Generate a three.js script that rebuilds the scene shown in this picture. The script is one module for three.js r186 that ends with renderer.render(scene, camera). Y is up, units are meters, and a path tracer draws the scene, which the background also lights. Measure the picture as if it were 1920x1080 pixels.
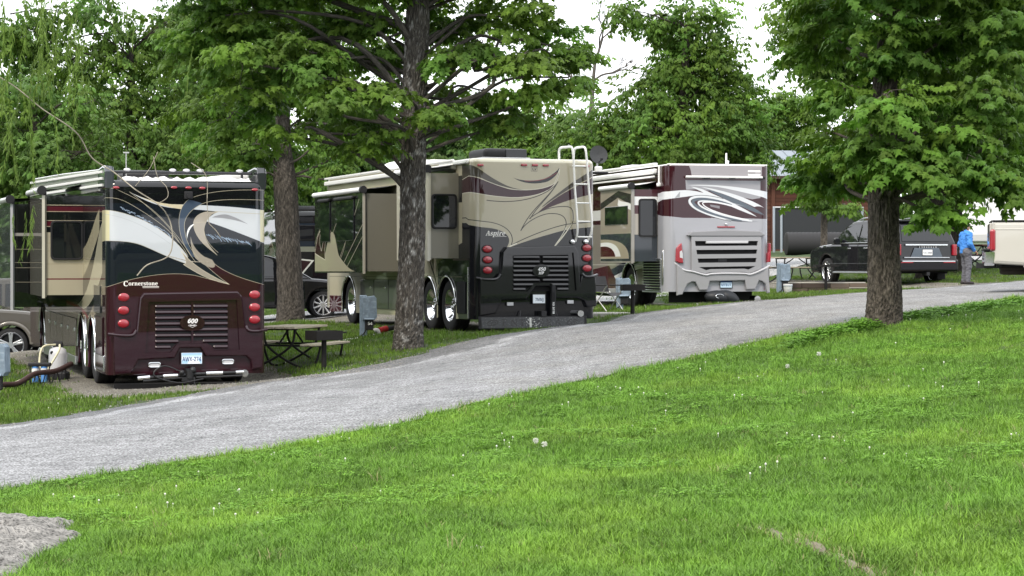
import * as THREE from 'three';
import { RoundedBoxGeometry } from 'three/addons/geometries/RoundedBoxGeometry.js';
import { mergeGeometries, mergeVertices, toCreasedNormals } from 'three/addons/utils/BufferGeometryUtils.js';
import { MarchingCubes } from 'three/addons/objects/MarchingCubes.js';
import { createNoise2D, createNoise3D } from 'simplex-noise';

// ---------------------------------------------------------------- camera, sky, sun, exposure
const scene = new THREE.Scene();
const camera = new THREE.PerspectiveCamera(14.65, 1920 / 1080, 0.1, 2000);
camera.position.set(0, 1.7, 0);
camera.rotation.x = -Math.atan(45 / 4200);

const renderer = new THREE.WebGLRenderer({ antialias: true });
renderer.toneMapping = THREE.LinearToneMapping;
renderer.toneMappingExposure = 2.15;
renderer.shadowMap.enabled = true;

function rng(seed) { let s = seed >>> 0; return () => { s = (s + 0x6d2b79f5) | 0; let t = Math.imul(s ^ (s >>> 15), 1 | s); t = (t + Math.imul(t ^ (t >>> 7), 61 | t)) ^ t; return ((t ^ (t >>> 14)) >>> 0) / 4294967296; }; }
const noise2 = createNoise2D(rng(11)), noise3 = createNoise3D(rng(12));
const fbm = (x, y, o = 4) => { let a = 0.5, s = 0, f = 1; for (let i = 0; i < o; i++) { s += a * noise2(x * f + i * 17.3, y * f - i * 9.1); a *= 0.5; f *= 2.03; } return s; };
const lerp = (a, b, t) => a + (b - a) * t, clamp = (v, a, b) => Math.max(a, Math.min(b, v));
const smooth = (a, b, v) => { const t = clamp((v - a) / (b - a), 0, 1); return t * t * (3 - 2 * t); };

{ // bright overcast sky
  const w = 1024, h = 512, data = new Float32Array(w * h * 4);
  for (let j = 0; j < h; j++) for (let i = 0; i < w; i++) {
    const el = ((j + 0.5) / h - 0.5) * Math.PI, az = (i / w) * 2 * Math.PI, up = Math.max(0, Math.sin(el));
    const c = Math.cos(el), n = noise3(Math.cos(az) * c * 1.7, Math.sin(el) * 3.4, Math.sin(az) * c * 1.7) * 0.5 + noise3(Math.cos(az) * c * 4.1, Math.sin(el) * 8, Math.sin(az) * c * 4.1) * 0.25;
    const v = (0.92 + 0.32 * up) * (1 + 0.12 * n), k = (j * w + i) * 4;
    data[k] = v * 0.965; data[k + 1] = v * 0.99; data[k + 2] = v * 1.03; data[k + 3] = 1;
  }
  const t = new THREE.DataTexture(data, w, h, THREE.RGBAFormat, THREE.FloatType);
  t.mapping = THREE.EquirectangularReflectionMapping; t.magFilter = THREE.LinearFilter; t.needsUpdate = true;
  scene.background = t; scene.environment = t;
}
const sun = new THREE.DirectionalLight(0xfff3e0, 1.5);
sun.position.set(-30, 70, 14); sun.target.position.set(0, 0, -40); scene.add(sun, sun.target);
sun.castShadow = true; sun.shadow.radius = 26; sun.shadow.mapSize.set(4096, 4096);
Object.assign(sun.shadow.camera, { left: -70, right: 70, top: 70, bottom: -70, near: 1, far: 220 });

// ---------------------------------------------------------------- terrain height (metres; d is distance ahead of the camera, world z = -d)
const CTRL = [[-2.88, 12.6, -0.05], [0, 11.5, 0.1], [2.33, 10.2, 0.28], [-4.27, 18.7, -0.21], [-1.66, 21.8, 0.01], [0, 24.9, 0.22], [1.57, 27.4, 0.4], [3.14, 30, 0.59], [5.11, 32.5, 0.81], [5.2, 31.4, 0.83], [9.6, 42, 1.05],
  [-5.97, 26.1, -0.2], [-5.08, 29.2, -0.19], [-3.75, 32.8, -0.06], [-2.14, 34.5, 0.1], [-1.13, 36.5, 0.31], [-1.73, 37.3, 0.28], [-0.55, 38.5, 0.42], [0.38, 40, 0.49], [1.86, 43.5, 0.64], [5.13, 49, 0.86], [8.8, 56, 0.97], [12, 60, 1.06], [14.4, 63, 1.19],
  [12, 64.6, 1.09], [12.52, 62, 1.11], [-6.64, 35.4, -0.21], [-8.93, 42.6, -0.16], [-10.4, 46, -0.32], [-3.63, 50, 0.39], [-1.27, 43.8, 0.4], [2.75, 52.5, 0.66], [-4.94, 50, 0.4], [-2.92, 35, 0.06], [-6.64, 62, 0.45], [-4.56, 54, 0.36], [9.9, 80, 1.6], [13, 105, 2.27],
  [-14, 20, -0.5], [-14, 34, -0.35], [-11.6, 52, -0.5], [-16, 60, -0.4], [-7.4, 74, 0.2], [10, 20, 0.8], [12, 32, 1.05], [0, 2, 0.12], [-6, 4, -0.1], [7, 4, 0.5], [22, 60, 1.6], [24, 44, 1.5], [-20, 70, 0.5], [-14, 100, 0.9], [0, 100, 1.4], [24, 100, 2.2], [-30, 34, -0.3], [36, 34, 1.7], [0, -20, 0], [20, -18, 0.5], [-20, -18, -0.4], [-30, 130, 1.5], [0, 130, 2], [34, 130, 2.6]];
const TPS = (() => {
  const n = CTRL.length, N = n + 3, A = [], U = (r2) => (r2 > 1e-9 ? 0.5 * r2 * Math.log(r2) : 0), S = 0.05;
  for (let i = 0; i < N; i++) { A.push(new Float64Array(N + 1)); }
  for (let i = 0; i < n; i++) { const [x, d, y] = CTRL[i]; for (let j = 0; j < n; j++) { const dx = (x - CTRL[j][0]) * S, dd = (d - CTRL[j][1]) * S; A[i][j] = U(dx * dx + dd * dd) + (i === j ? 0.004 : 0); } A[i][n] = A[n][i] = 1; A[i][n + 1] = A[n + 1][i] = x * S; A[i][n + 2] = A[n + 2][i] = d * S; A[i][N] = y; }
  for (let c = 0; c < N; c++) { let p = c; for (let r = c + 1; r < N; r++) if (Math.abs(A[r][c]) > Math.abs(A[p][c])) p = r; [A[c], A[p]] = [A[p], A[c]]; for (let r = 0; r < N; r++) if (r !== c) { const f = A[r][c] / A[c][c]; if (f) for (let k = c; k <= N; k++) A[r][k] -= f * A[c][k]; } }
  const w = A.map((r, i) => r[N] / r[i]);
  return (x, d) => { let s = w[n] + w[n + 1] * x * S + w[n + 2] * d * S; for (let j = 0; j < n; j++) { const dx = (x - CTRL[j][0]) * S, dd = (d - CTRL[j][1]) * S; s += w[j] * U(dx * dx + dd * dd); } return s; };
})();
// polylines of the road edges (x, d)
const NEAR = [[-16, 7], [-8, 14.6], [-4.27, 18.7], [-1.66, 21.8], [0, 24.9], [1.57, 27.4], [3.14, 30], [5.05, 33.0], [7, 36.8], [9.6, 42], [13, 45], [18, 46.5], [26, 48], [38, 54]];
const FAR = [[-20, 13], [-10, 21.4], [-5.97, 26.1], [-5.08, 29.2], [-3.75, 32.6], [-2.14, 34.5], [-1.13, 36.5], [-0.55, 38.3], [0.38, 39.9], [1.86, 43.3], [5.13, 48.9], [8.8, 56], [12, 60.6], [14.4, 63.4], [24, 73], [33, 82]];
const curve2 = (pts) => new THREE.CatmullRomCurve3(pts.map(([x, d]) => new THREE.Vector3(x, 0, d)), false, 'centripetal');
const nearC = curve2(NEAR), farC = curve2(FAR), NSEG = 260;
const nearP = nearC.getSpacedPoints(NSEG), farP = farC.getSpacedPoints(NSEG);
const jag = (p, i, seed) => { const a = 0.1 * noise2(p.x * 0.8 + seed, p.z * 0.8) + 0.05 * noise2(p.x * 3 + seed, p.z * 3); return new THREE.Vector3(p.x - a * 0.8, 0, p.z + a * 0.5); };
const nearE = nearP.map((p, i) => jag(p, i, 3)), farE = farP.map((p, i) => jag(p, i, 71));
const roadPoly = [...nearE.map((p) => [p.x, p.z]), ...farE.map((p) => [p.x, p.z]).reverse()];
function inPoly(poly, x, y) { let c = false; for (let i = 0, j = poly.length - 1; i < poly.length; j = i++) { const [xi, yi] = poly[i], [xj, yj] = poly[j]; if ((yi > y) !== (yj > y) && x < ((xj - xi) * (y - yi)) / (yj - yi) + xi) c = !c; } return c; }
const toSeg = (px, py, line) => { let b = 1e9; for (let i = 0; i + 1 < line.length; i++) { const ax = line[i].x, ay = line[i].z, dx = line[i + 1].x - ax, dy = line[i + 1].z - ay, t = clamp(((px - ax) * dx + (py - ay) * dy) / (dx * dx + dy * dy), 0, 1); b = Math.min(b, Math.hypot(px - ax - t * dx, py - ay - t * dy)); } return b; };

// height looked up from a half metre lattice; unevenness of mown lawn added
const GX0 = -40, GX1 = 40, GD0 = -20, GD1 = 130, GS = 0.5, GNX = (GX1 - GX0) / GS + 1, GND = (GD1 - GD0) / GS + 1;
const GH = new Float32Array(GNX * GND);
{
  const nc = farP.filter((_, i) => i % 4 === 0), mc = nearP.filter((_, i) => i % 4 === 0);
  for (let j = 0; j < GND; j++) for (let i = 0; i < GNX; i++) {
    const x = GX0 + i * GS, d = GD0 + j * GS; let y = TPS(x, d);
    const onRoad = inPoly(roadPoly, x, d);
    const e = onRoad ? 0 : smooth(0.2, 1.6, Math.min(toSeg(x, d, mc), toSeg(x, d, nc)));
    y += e * (0.035 * noise2(x * 0.45, d * 0.3) + 0.018 * noise2(x * 1.1 + 9, d * 0.9));
    for (const [cx, cd, a, y0, f0, f1, pitch] of [[-4.92, 33.96, 0.302, -0.21, 0.6, 13.5, 0.008], [0.42, 41.93, 0.353, 0.41, 0.2, 11, -0.004], [4.63, 50.32, 0.262, 0.66, 0.3, 12, 0], [-6.37, 72.4, 0.31, TPS(-7.4, 74), 0, 11, 0]]) { // level standings under the motorhomes
      const dx = x - cx, dd = d - cd, q = Math.abs(dx * Math.cos(a) + dd * Math.sin(a)), f = -dx * Math.sin(a) + dd * Math.cos(a), k = smooth(2.3, 1.3, q) * smooth(f0 - 1.4, f0, f) * smooth(f1 + 1.5, f1, f); y = lerp(y, y0 + pitch * f, k);
    }
    GH[j * GNX + i] = y;
  }
}
function H(x, d) {
  const fx = clamp((x - GX0) / GS, 0, GNX - 1.001), fd = clamp((d - GD0) / GS, 0, GND - 1.001), i = fx | 0, j = fd | 0, u = fx - i, v = fd - j, k = j * GNX + i;
  const y = lerp(lerp(GH[k], GH[k + 1], u), lerp(GH[k + GNX], GH[k + GNX + 1], u), v);
  const out = Math.max(0, GX0 - x, x - GX1, GD0 - d, d - GD1);
  return y + out * 0.012;
}

// ---------------------------------------------------------------- textures
function tex(w, h, fn, srgb = true, repeat = true) {
  const d = new Uint8Array(w * h * 4);
  for (let j = 0; j < h; j++) for (let i = 0; i < w; i++) { const c = fn(i / w, j / h, i, j), k = (j * w + i) * 4; if (typeof c === 'number') { d[k] = d[k + 1] = d[k + 2] = clamp(c, 0, 1) * 255; } else { d[k] = clamp(c[0], 0, 1) * 255; d[k + 1] = clamp(c[1], 0, 1) * 255; d[k + 2] = clamp(c[2], 0, 1) * 255; } d[k + 3] = 255; }
  const t = new THREE.DataTexture(d, w, h); t.magFilter = THREE.LinearFilter; t.minFilter = THREE.LinearMipmapLinearFilter; t.generateMipmaps = true;
  if (srgb) t.colorSpace = THREE.SRGBColorSpace; if (repeat) t.wrapS = t.wrapT = THREE.RepeatWrapping; t.needsUpdate = true; return t;
}
// noise that repeats over the unit square
const tnoise = (u, v, f, s = 0) => { const a = u * 2 * Math.PI, b = v * 2 * Math.PI, r = f / (2 * Math.PI); return noise3(Math.cos(a) * r + s, Math.sin(a) * r + Math.cos(b) * r * 1.37 + s * 0.7, Math.sin(b) * r * 1.37 - s); };
function speckle(n, seed, lo, hi) { const R = rng(seed), a = new Float32Array(n * n); for (let i = 0; i < n * n; i++) a[i] = lo + (hi - lo) * R(); return (i, j) => a[((j + n) % n) * n + ((i + n) % n)]; }
// stones: nearest of jittered points, returns [distance, id]
function cells(n, seed) { const R = rng(seed), P = []; for (let i = 0; i < n * n; i++) P.push([R(), R(), R(), R()]); return (u, v) => { const x = u * n, y = v * n, xi = Math.floor(x), yi = Math.floor(y); let b = 9, b2 = 9, id = 0, tone = 0; for (let a = -1; a <= 1; a++) for (let c = -1; c <= 1; c++) { const k = ((yi + c + n) % n) * n + ((xi + a + n) % n), p = P[k], dx = xi + a + p[0] - x, dy = yi + c + p[1] - y, dd = dx * dx + dy * dy; if (dd < b) { b2 = b; b = dd; id = p[2]; tone = p[3]; } else if (dd < b2) b2 = dd; } return [Math.sqrt(b), Math.sqrt(b2), id, tone]; }; }

function canvasTex(w, h, draw) { const c = document.createElement('canvas'); c.width = w; c.height = h; const x = c.getContext('2d'); draw(x, w, h); const t = new THREE.CanvasTexture(c); t.colorSpace = THREE.SRGBColorSpace; t.anisotropy = 8; return t; }

// ---------------------------------------------------------------- geometry helpers
const V = (x, y, z) => new THREE.Vector3(x, y, z);
function fin(g) { g = g.index ? g.toNonIndexed() : g; for (const k of Object.keys(g.attributes)) if (!['position', 'normal', 'uv'].includes(k)) g.deleteAttribute(k); if (!g.attributes.uv) g.setAttribute('uv', new THREE.BufferAttribute(new Float32Array(g.attributes.position.count * 2), 2)); if (!g.attributes.normal) g.computeVertexNormals(); return g; }
function at(g, x = 0, y = 0, z = 0, rx = 0, ry = 0, rz = 0) { g.applyMatrix4(new THREE.Matrix4().compose(V(x, y, z), new THREE.Quaternion().setFromEuler(new THREE.Euler(rx, ry, rz)), V(1, 1, 1))); return g; }
const box = (w, h, d, x, y, z, rx, ry, rz) => at(new THREE.BoxGeometry(w, h, d), x, y, z, rx, ry, rz);
const rbox = (w, h, d, r, x, y, z, rx, ry, rz) => at(new RoundedBoxGeometry(w, h, d, 2, Math.min(r, w / 2.01, h / 2.01, d / 2.01)), x, y, z, rx, ry, rz);
const cyl = (r1, r2, h, n, x, y, z, rx, ry, rz) => at(new THREE.CylinderGeometry(r1, r2, h, n), x, y, z, rx, ry, rz);
const tube = (pts, r, n = 6, seg) => new THREE.TubeGeometry(pts.length === 2 ? new THREE.LineCurve3(V(...pts[0]), V(...pts[1])) : new THREE.CatmullRomCurve3(pts.map((p) => V(...p)), false, 'centripetal'), seg || Math.max(2, pts.length * 4), r, n, false);
const bar = (a, b, r, n = 8) => { const A = V(...a), B = V(...b), L = A.distanceTo(B); const g = new THREE.CylinderGeometry(r, r, L, n); g.applyMatrix4(new THREE.Matrix4().compose(A.clone().add(B).multiplyScalar(0.5), new THREE.Quaternion().setFromUnitVectors(V(0, 1, 0), B.clone().sub(A).normalize()), V(1, 1, 1))); return g; };
const shape = (pts) => new THREE.Shape(pts.map(([x, y]) => new THREE.Vector2(x, y)));
const extr = (sh, depth, bevel = 0, curveSegments = 8) => new THREE.ExtrudeGeometry(sh, { depth, bevelEnabled: bevel > 0, bevelThickness: bevel, bevelSize: bevel, bevelOffset: -bevel, bevelSegments: 2, curveSegments });
function roundRect(x0, y0, x1, y1, r) { const s = new THREE.Shape(); s.moveTo(x0 + r, y0); s.lineTo(x1 - r, y0); s.quadraticCurveTo(x1, y0, x1, y0 + r); s.lineTo(x1, y1 - r); s.quadraticCurveTo(x1, y1, x1 - r, y1); s.lineTo(x0 + r, y1); s.quadraticCurveTo(x0, y1, x0, y1 - r); s.lineTo(x0, y0 + r); s.quadraticCurveTo(x0, y0, x0 + r, y0); return s; }
function gridGeo(nu, nv, f, closeU = false) { // f(u,v) -> [x,y,z,uvx,uvy]
  const pos = [], uv = [], idx = [];
  for (let j = 0; j <= nv; j++) for (let i = 0; i <= nu; i++) { const p = f(i / nu, j / nv, i, j); pos.push(p[0], p[1], p[2]); uv.push(p[3] ?? i / nu, p[4] ?? j / nv); }
  for (let j = 0; j < nv; j++) for (let i = 0; i < nu; i++) { const a = j * (nu + 1) + i, b = a + 1, c = a + nu + 1, e = c + 1; idx.push(a, b, e, a, e, c); }
  const g = new THREE.BufferGeometry(); g.setAttribute('position', new THREE.Float32BufferAttribute(pos, 3)); g.setAttribute('uv', new THREE.Float32BufferAttribute(uv, 2)); g.setIndex(idx); g.computeVertexNormals(); return g;
}
function withColors(g, fn) { const p = g.attributes.position, c = new Float32Array(p.count * 3); for (let i = 0; i < p.count; i++) { const k = fn(p.getX(i), p.getY(i), p.getZ(i), i); c[i * 3] = k[0]; c[i * 3 + 1] = k[1]; c[i * 3 + 2] = k[2]; } g.setAttribute('color', new THREE.BufferAttribute(c, 3)); return g; }

const used = {};
function numbered(n) { if (!(n in used)) { used[n] = 0; return n; } used[n]++; return n + '_' + String(used[n]).padStart(3, '0'); }
function shade(o) { o.castShadow = true; o.receiveShadow = true; return o; }
function thing(name, label, category, [x, y, z] = [0, 0, 0], turn = 0, group) { const o = new THREE.Group(); o.name = numbered(name); scene.add(o); o.position.set(x, y, z); o.rotation.y = turn; o.userData = { label, category }; if (group) o.userData.group = group; return o; }
function part(parent, name, geos, m, label) { const list = Array.isArray(geos) ? geos : [geos]; const g = list.length > 1 ? mergeGeometries(list.map(fin)) : list[0]; const o = shade(new THREE.Mesh(g, m)); o.name = name; parent.add(o); if (label) o.userData.label = label; return o; }
function sub(parent, name) { const o = new THREE.Group(); o.name = name; parent.add(o); return o; }
function struct(name, g, m) { const o = shade(new THREE.Mesh(g, m)); o.name = numbered(name); o.userData = { kind: 'structure' }; scene.add(o); return o; }
function single(name, label, category, geos, m, group) { const o = part(scene, numbered(name), geos, m); o.userData = { label, category }; if (group) o.userData.group = group; return o; }
function instanced(parent, name, g, m, items, kind = 'stuff') { // items: {m: Matrix4, c?: Color}
  const o = shade(new THREE.InstancedMesh(g, m, items.length)); o.name = name; items.forEach((it, i) => { o.setMatrixAt(i, it.m); if (it.c) o.setColorAt(i, it.c); }); o.userData.kind = kind; parent.add(o); return o;
}
const lin = (r, g, b) => new THREE.Color().setRGB(r, g, b);
const std = (c, rough = 0.7, metal = 0, more = {}) => new THREE.MeshPhysicalMaterial({ color: Array.isArray(c) ? lin(...c) : c, roughness: rough, metalness: metal, specularIntensity: metal > 0.3 ? 1 : 0.45, ...more });
const gloss = (c, more = {}) => new THREE.MeshPhysicalMaterial({ color: Array.isArray(c) ? lin(...c) : c, roughness: 0.5, specularIntensity: 0.1, clearcoat: 1, clearcoatRoughness: 0.02, ...more });
const M = {
  chrome: std([0.75, 0.76, 0.78], 0.12, 1), alloy: std([0.55, 0.56, 0.58], 0.28, 1), darkMetal: std([0.03, 0.03, 0.032], 0.45, 0.6), blackPlastic: std([0.018, 0.018, 0.02], 0.55), rubber: std([0.02, 0.02, 0.021], 0.8),
  under: std([0.012, 0.012, 0.013], 0.9), glass: gloss([0.006, 0.007, 0.009], { roughness: 0.05 }), red: new THREE.MeshPhysicalMaterial({ color: lin(0.27, 0.004, 0.014), roughness: 0.25, clearcoat: 1, clearcoatRoughness: 0.05 }), whitePlastic: std([0.7, 0.7, 0.7], 0.4), whitePaint: gloss([0.72, 0.72, 0.7]),
  black: gloss([0.006, 0.006, 0.008]), blackIron: std([0.014, 0.013, 0.013], 0.7, 0.2), clearLamp: gloss([0.5, 0.5, 0.52]), galv: std([0.5, 0.5, 0.5], 0.45, 0.7), roofWhite: std([0.62, 0.62, 0.6], 0.5),
};
// ---------------------------------------------------------------- ground, road, pads
const soilTex = (() => { const s = speckle(512, 21, -1, 1), cl = cells(60, 5); return tex(512, 512, (u, v, i, j) => { const n = tnoise(u, v, 6) * 0.5 + tnoise(u, v, 17, 4) * 0.35, [a, , id] = cl(u, v), g = 0.5 + 0.16 * n + 0.1 * s(i, j) + 0.1 * (id - 0.5) - a * 0.12; return [0.36 * g + 0.06, 0.44 * g + 0.09, 0.2 * g + 0.03]; }); })();
const asphaltCells = cells(96, 31);
const asphaltH = (() => { const s = speckle(1024, 22, -1, 1); return (u, v, i, j) => { const [a, b, id, tone] = asphaltCells(u, v); return { st: clamp(1 - a * 1.35, 0, 1) * (0.45 + 0.55 * id), tone, id, n: tnoise(u, v, 5, 2), s: s(i, j) }; }; })();
const asphaltTex = tex(1024, 1024, (u, v, i, j) => { const q = asphaltH(u, v, i, j), l = 0.46 + 0.14 * q.st + 0.24 * (q.tone - 0.5) + 0.05 * q.n + 0.06 * q.s - (q.st < 0.2 ? 0.14 : 0); return [l * 0.992, l, l * 1.018]; });
const asphaltBump = tex(1024, 1024, (u, v, i, j) => asphaltH(u, v, i, j).st, false);
const gravelCells = cells(56, 41);
const gravelTex = tex(512, 512, (u, v) => { const [a, b, id, tone] = gravelCells(u, v), e = clamp((b - a) * 4, 0, 1), l = (0.34 + 0.4 * tone) * (0.55 + 0.45 * e) + 0.05 * tnoise(u, v, 40); return [l * 1.0, l * 0.97, l * 0.9]; });
const gravelBump = tex(512, 512, (u, v) => { const [a, b] = gravelCells(u, v); return clamp((b - a) * 2, 0, 1); }, false);

{ // one sheet of ground to the horizon
  const xs = [], ds = [];
  for (let x = -700; x < GX0; x += 60) xs.push(x); for (let i = 0; i < GNX; i++) xs.push(GX0 + i * GS); for (let x = GX1 + 40; x <= 700; x += 60) xs.push(x);
  for (let d = -400; d < GD0; d += 60) ds.push(d); for (let i = 0; i < GND; i++) ds.push(GD0 + i * GS); for (let d = GD1 + 40; d <= 900; d += 60) ds.push(d);
  const g = gridGeo(xs.length - 1, ds.length - 1, (u, v, i, j) => [xs[i], H(xs[i], ds[j]), -ds[j], xs[i] / 1.7, ds[j] / 1.7]);
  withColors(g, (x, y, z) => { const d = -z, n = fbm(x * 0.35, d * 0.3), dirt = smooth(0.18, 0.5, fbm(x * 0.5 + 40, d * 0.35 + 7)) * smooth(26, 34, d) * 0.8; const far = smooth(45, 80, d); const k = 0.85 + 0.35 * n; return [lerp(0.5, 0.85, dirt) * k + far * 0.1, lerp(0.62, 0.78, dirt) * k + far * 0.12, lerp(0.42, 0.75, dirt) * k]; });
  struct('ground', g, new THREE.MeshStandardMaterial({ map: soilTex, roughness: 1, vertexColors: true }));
}
const farFine = farE.filter((_, i) => i % 2 === 0), nearFine = nearE.filter((_, i) => i % 2 === 0);
{ // the lane: chip seal, a dusty streak and a rim of older asphalt along its far side
  const nv = 34;
  const g = gridGeo(NSEG, nv, (u, v, i, j) => { const a = nearE[i], b = farE[i], x = lerp(a.x, b.x, v), d = lerp(a.z, b.z, v); return [x, H(x, d) + 0.03 + 0.02 * Math.sin(Math.PI * v), -d, x / 2.1, d / 2.1]; });
  withColors(g, (x, y, z) => {
    const d = -z, fe = toSeg(x, d, farFine), ne = toSeg(x, d, nearFine), n = fbm(x * 0.7, d * 0.5), n2 = fbm(x * 2.3 + 8, d * 1.9), t = (x + 6) * 0.8 + (d - 20);
    let k = 1.03 + 0.24 * n + 0.08 * n2, w = 0;
    const tracks = Math.exp(-((ne - 1.6) ** 2) * 2) + Math.exp(-((ne - 3.3) ** 2) * 2); k *= 0.87 + 0.2 * tracks * (0.7 + 0.6 * fbm(x * 0.9 + 20, d * 0.9)); k *= 1 - 0.13 * smooth(0.2, 0.42, fbm((x * 0.75 - d * 0.6) * 1.6 + 13, (x * 0.6 + d * 0.75) * 0.35));
    const rim = 0.5 + 0.25 * noise2(x * 0.4, d * 0.3) + (x > -3.2 && x < 0.4 ? 0.28 : 0);
    if (fe < rim) k *= 0.66 + 0.1 * n2; else w = Math.exp(-(((fe - rim - 0.16) / 0.2) ** 2)) * clamp(0.55 + 1.1 * fbm(x * 1.6, d * 1.2), 0, 1);
    const brown = smooth(-0.1, 0.45, fbm(x * 0.5 + 3, d * 0.4 + 2)) * 0.35 * smooth(-3, 1, x) + smooth(0.5, 0, ne) * 0.4 + smooth(-1, 4, x) * smooth(13, 7, x) * 0.45; k *= 1 - 0.16 * smooth(0.5, 0, ne) * (0.5 + n2); k *= 1 - 0.1 * smooth(-1, 3, x) * smooth(14, 7, x);
    k *= 1 + 0.95 * w; return [k * (1 + 0.03 * brown), k * (1 - 0.02 * brown), k * (1 - 0.12 * brown)];
  });
  struct('road', g, new THREE.MeshStandardMaterial({ map: asphaltTex, bumpMap: asphaltBump, bumpScale: 0.012, roughness: 0.92, vertexColors: true }));
}
// gravel parking pads, each a strip running ahead from the lane
const PADS = [];
function pad(name, cx, cd, a, len, w, back, lift = 0.012) {
  const s = Math.sin(a), c = Math.cos(a), nu = 24, nv = Math.round(len * 2);
  const P = (u, v) => { const q = (u - 0.5) * w * (1 + 0.1 * noise2(v * 6 + cx, u > 0.5 ? 3 : 9)), f = -back + v * len + (v === 0 ? 0 : 0); return [cx + q * c - f * s, cd + q * s + f * c]; };
  const g = gridGeo(nu, nv, (u, v) => { const [x, d] = P(u, v); return [x, H(x, d) + lift, -d, x / 1.1, d / 1.1]; });
  withColors(g, (x, y, z) => { const n = fbm(x * 0.9, z * 0.9), k = 0.78 + 0.3 * n; return [k, k * 0.98, k * 0.93]; });
  struct(name, g, new THREE.MeshStandardMaterial({ map: gravelTex, bumpMap: gravelBump, bumpScale: 0.012, roughness: 0.95, vertexColors: true }));
  PADS.push((x, d) => { const dx = x - cx, dd = d - cd, q = dx * c + dd * s, f = -dx * s + dd * c; return Math.abs(q) < w / 2 - 0.15 && f > -back && f < len - back; });
}
pad('gravel_pad', -4.9, 33.9, 0.302, 20, 3.9, 1.9);
pad('gravel_pad', 0.42, 41.9, 0.353, 18, 3.1, 0.2);
pad('gravel_pad', 4.6, 50.3, 0.262, 16, 2.7, -0.7);
pad('gravel_pad', 12.1, 62.3, 0.5, 12, 3.4, 1.6);
{ // pale lane of the next row behind the motorhomes, and the loop on the right
  const strip = (name, pts, w, m) => { const c = curve2(pts), n = 80, P = c.getSpacedPoints(n), T = P.map((_, i) => c.getTangentAt(i / n)); const g = gridGeo(6, n, (u, v, i, j) => { const p = P[j], t = T[j], q = (u - 0.5) * w, x = p.x + t.z * q, d = p.z - t.x * q; return [x, H(x, d) + 0.03, -d, x / 3, d / 3]; }); struct(name, g, m); };
  const pale = new THREE.MeshStandardMaterial({ map: asphaltTex, color: lin(1.35, 1.33, 1.3), roughness: 0.95 });
  strip('back_lane', [[-30, 46], [-16, 50.5], [-8, 55.5], [-2, 58.5], [3, 64], [7, 76], [9.2, 84]], 4.2, pale);
  strip('loop_road', [[0, 98], [6, 93], [11, 88], [16, 84], [24, 80], [40, 76]], 9, pale);
}
// ---------------------------------------------------------------- wheels
const TYRES = {}, RIMS = {};
function tyreGeo(r, w, ri) { const k = [r, w, ri].join(); if (!TYRES[k]) { const p = [[ri, -w * 0.42], [ri + 0.02, -w * 0.5], [r - 0.09, -w * 0.53], [r - 0.03, -w * 0.48], [r - 0.006, -w * 0.4], [r - 0.006, -w * 0.16], [r - 0.02, -w * 0.15], [r - 0.02, -w * 0.12], [r, -w * 0.11], [r, w * 0.11], [r - 0.02, w * 0.12], [r - 0.02, w * 0.15], [r - 0.006, w * 0.16], [r - 0.006, w * 0.4], [r - 0.03, w * 0.48], [r - 0.09, w * 0.53], [ri + 0.02, w * 0.5], [ri, w * 0.42]]; TYRES[k] = at(new THREE.LatheGeometry(p.map(([a, b]) => new THREE.Vector2(a, b)), 40), 0, 0, 0, 0, 0, Math.PI / 2); } return TYRES[k]; }
function rimGeo(ri, w, style) { // faces -x
  const k = [ri, w, style].join(); if (RIMS[k]) return RIMS[k]; const L = []; const lathe = (p) => at(new THREE.LatheGeometry(p.map(([a, b]) => new THREE.Vector2(a, b)), 36), 0, 0, 0, 0, 0, Math.PI / 2);
  if (style === 'truck') { // deep dish with a ring of lug nuts
    L.push(lathe([[0.001, 0.1 * w], [0.05, 0.1 * w], [0.06, 0.3 * w], [0.085, 0.32 * w], [0.09, 0.02], [ri * 0.62, 0.0], [ri * 0.7, 0.05], [ri * 0.92, 0.1], [ri * 0.93, w * 0.44], [ri + 0.012, w * 0.47]]));
    for (let i = 0; i < 10; i++) { const a = (i / 10) * 2 * Math.PI; L.push(cyl(0.018, 0.022, 0.07, 6, -0.03, Math.cos(a) * ri * 0.5, Math.sin(a) * ri * 0.5, 0, 0, Math.PI / 2)); }
  } else {
    L.push(lathe([[ri * 0.9, -w * 0.2], [ri * 0.92, w * 0.4], [ri + 0.012, w * 0.46]])); const n = style;
    for (let i = 0; i < n; i++) { const a = (i / n) * 2 * Math.PI; for (const q of n > 5 ? [0] : [-0.12, 0.12]) L.push(at(rbox(0.04, ri * 0.95, n > 5 ? 0.04 : 0.05, 0.012, 0, ri * 0.48, 0), -w * 0.34, 0, 0, a + q)); }
    L.push(cyl(ri * 0.24, ri * 0.28, 0.06, 16, -w * 0.35, 0, 0, 0, 0, Math.PI / 2));
  }
  return (RIMS[k] = mergeGeometries(L.map(fin)));
}
function wheel(parent, x, y, z, r, w, ri, style, rimMat, right = false) {
  const g = sub(parent, 'wheel'); g.position.set(x, y, z); if (right) g.rotation.y = Math.PI;
  part(g, 'tyre', tyreGeo(r, w, ri), M.rubber); part(g, 'rim', rimGeo(ri, w, style), rimMat); part(g, 'brake_disc', cyl(ri * 0.86, ri * 0.86, 0.02, 24, w * 0.1, 0, 0, 0, 0, Math.PI / 2), M.darkMetal); return g;
}
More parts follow.
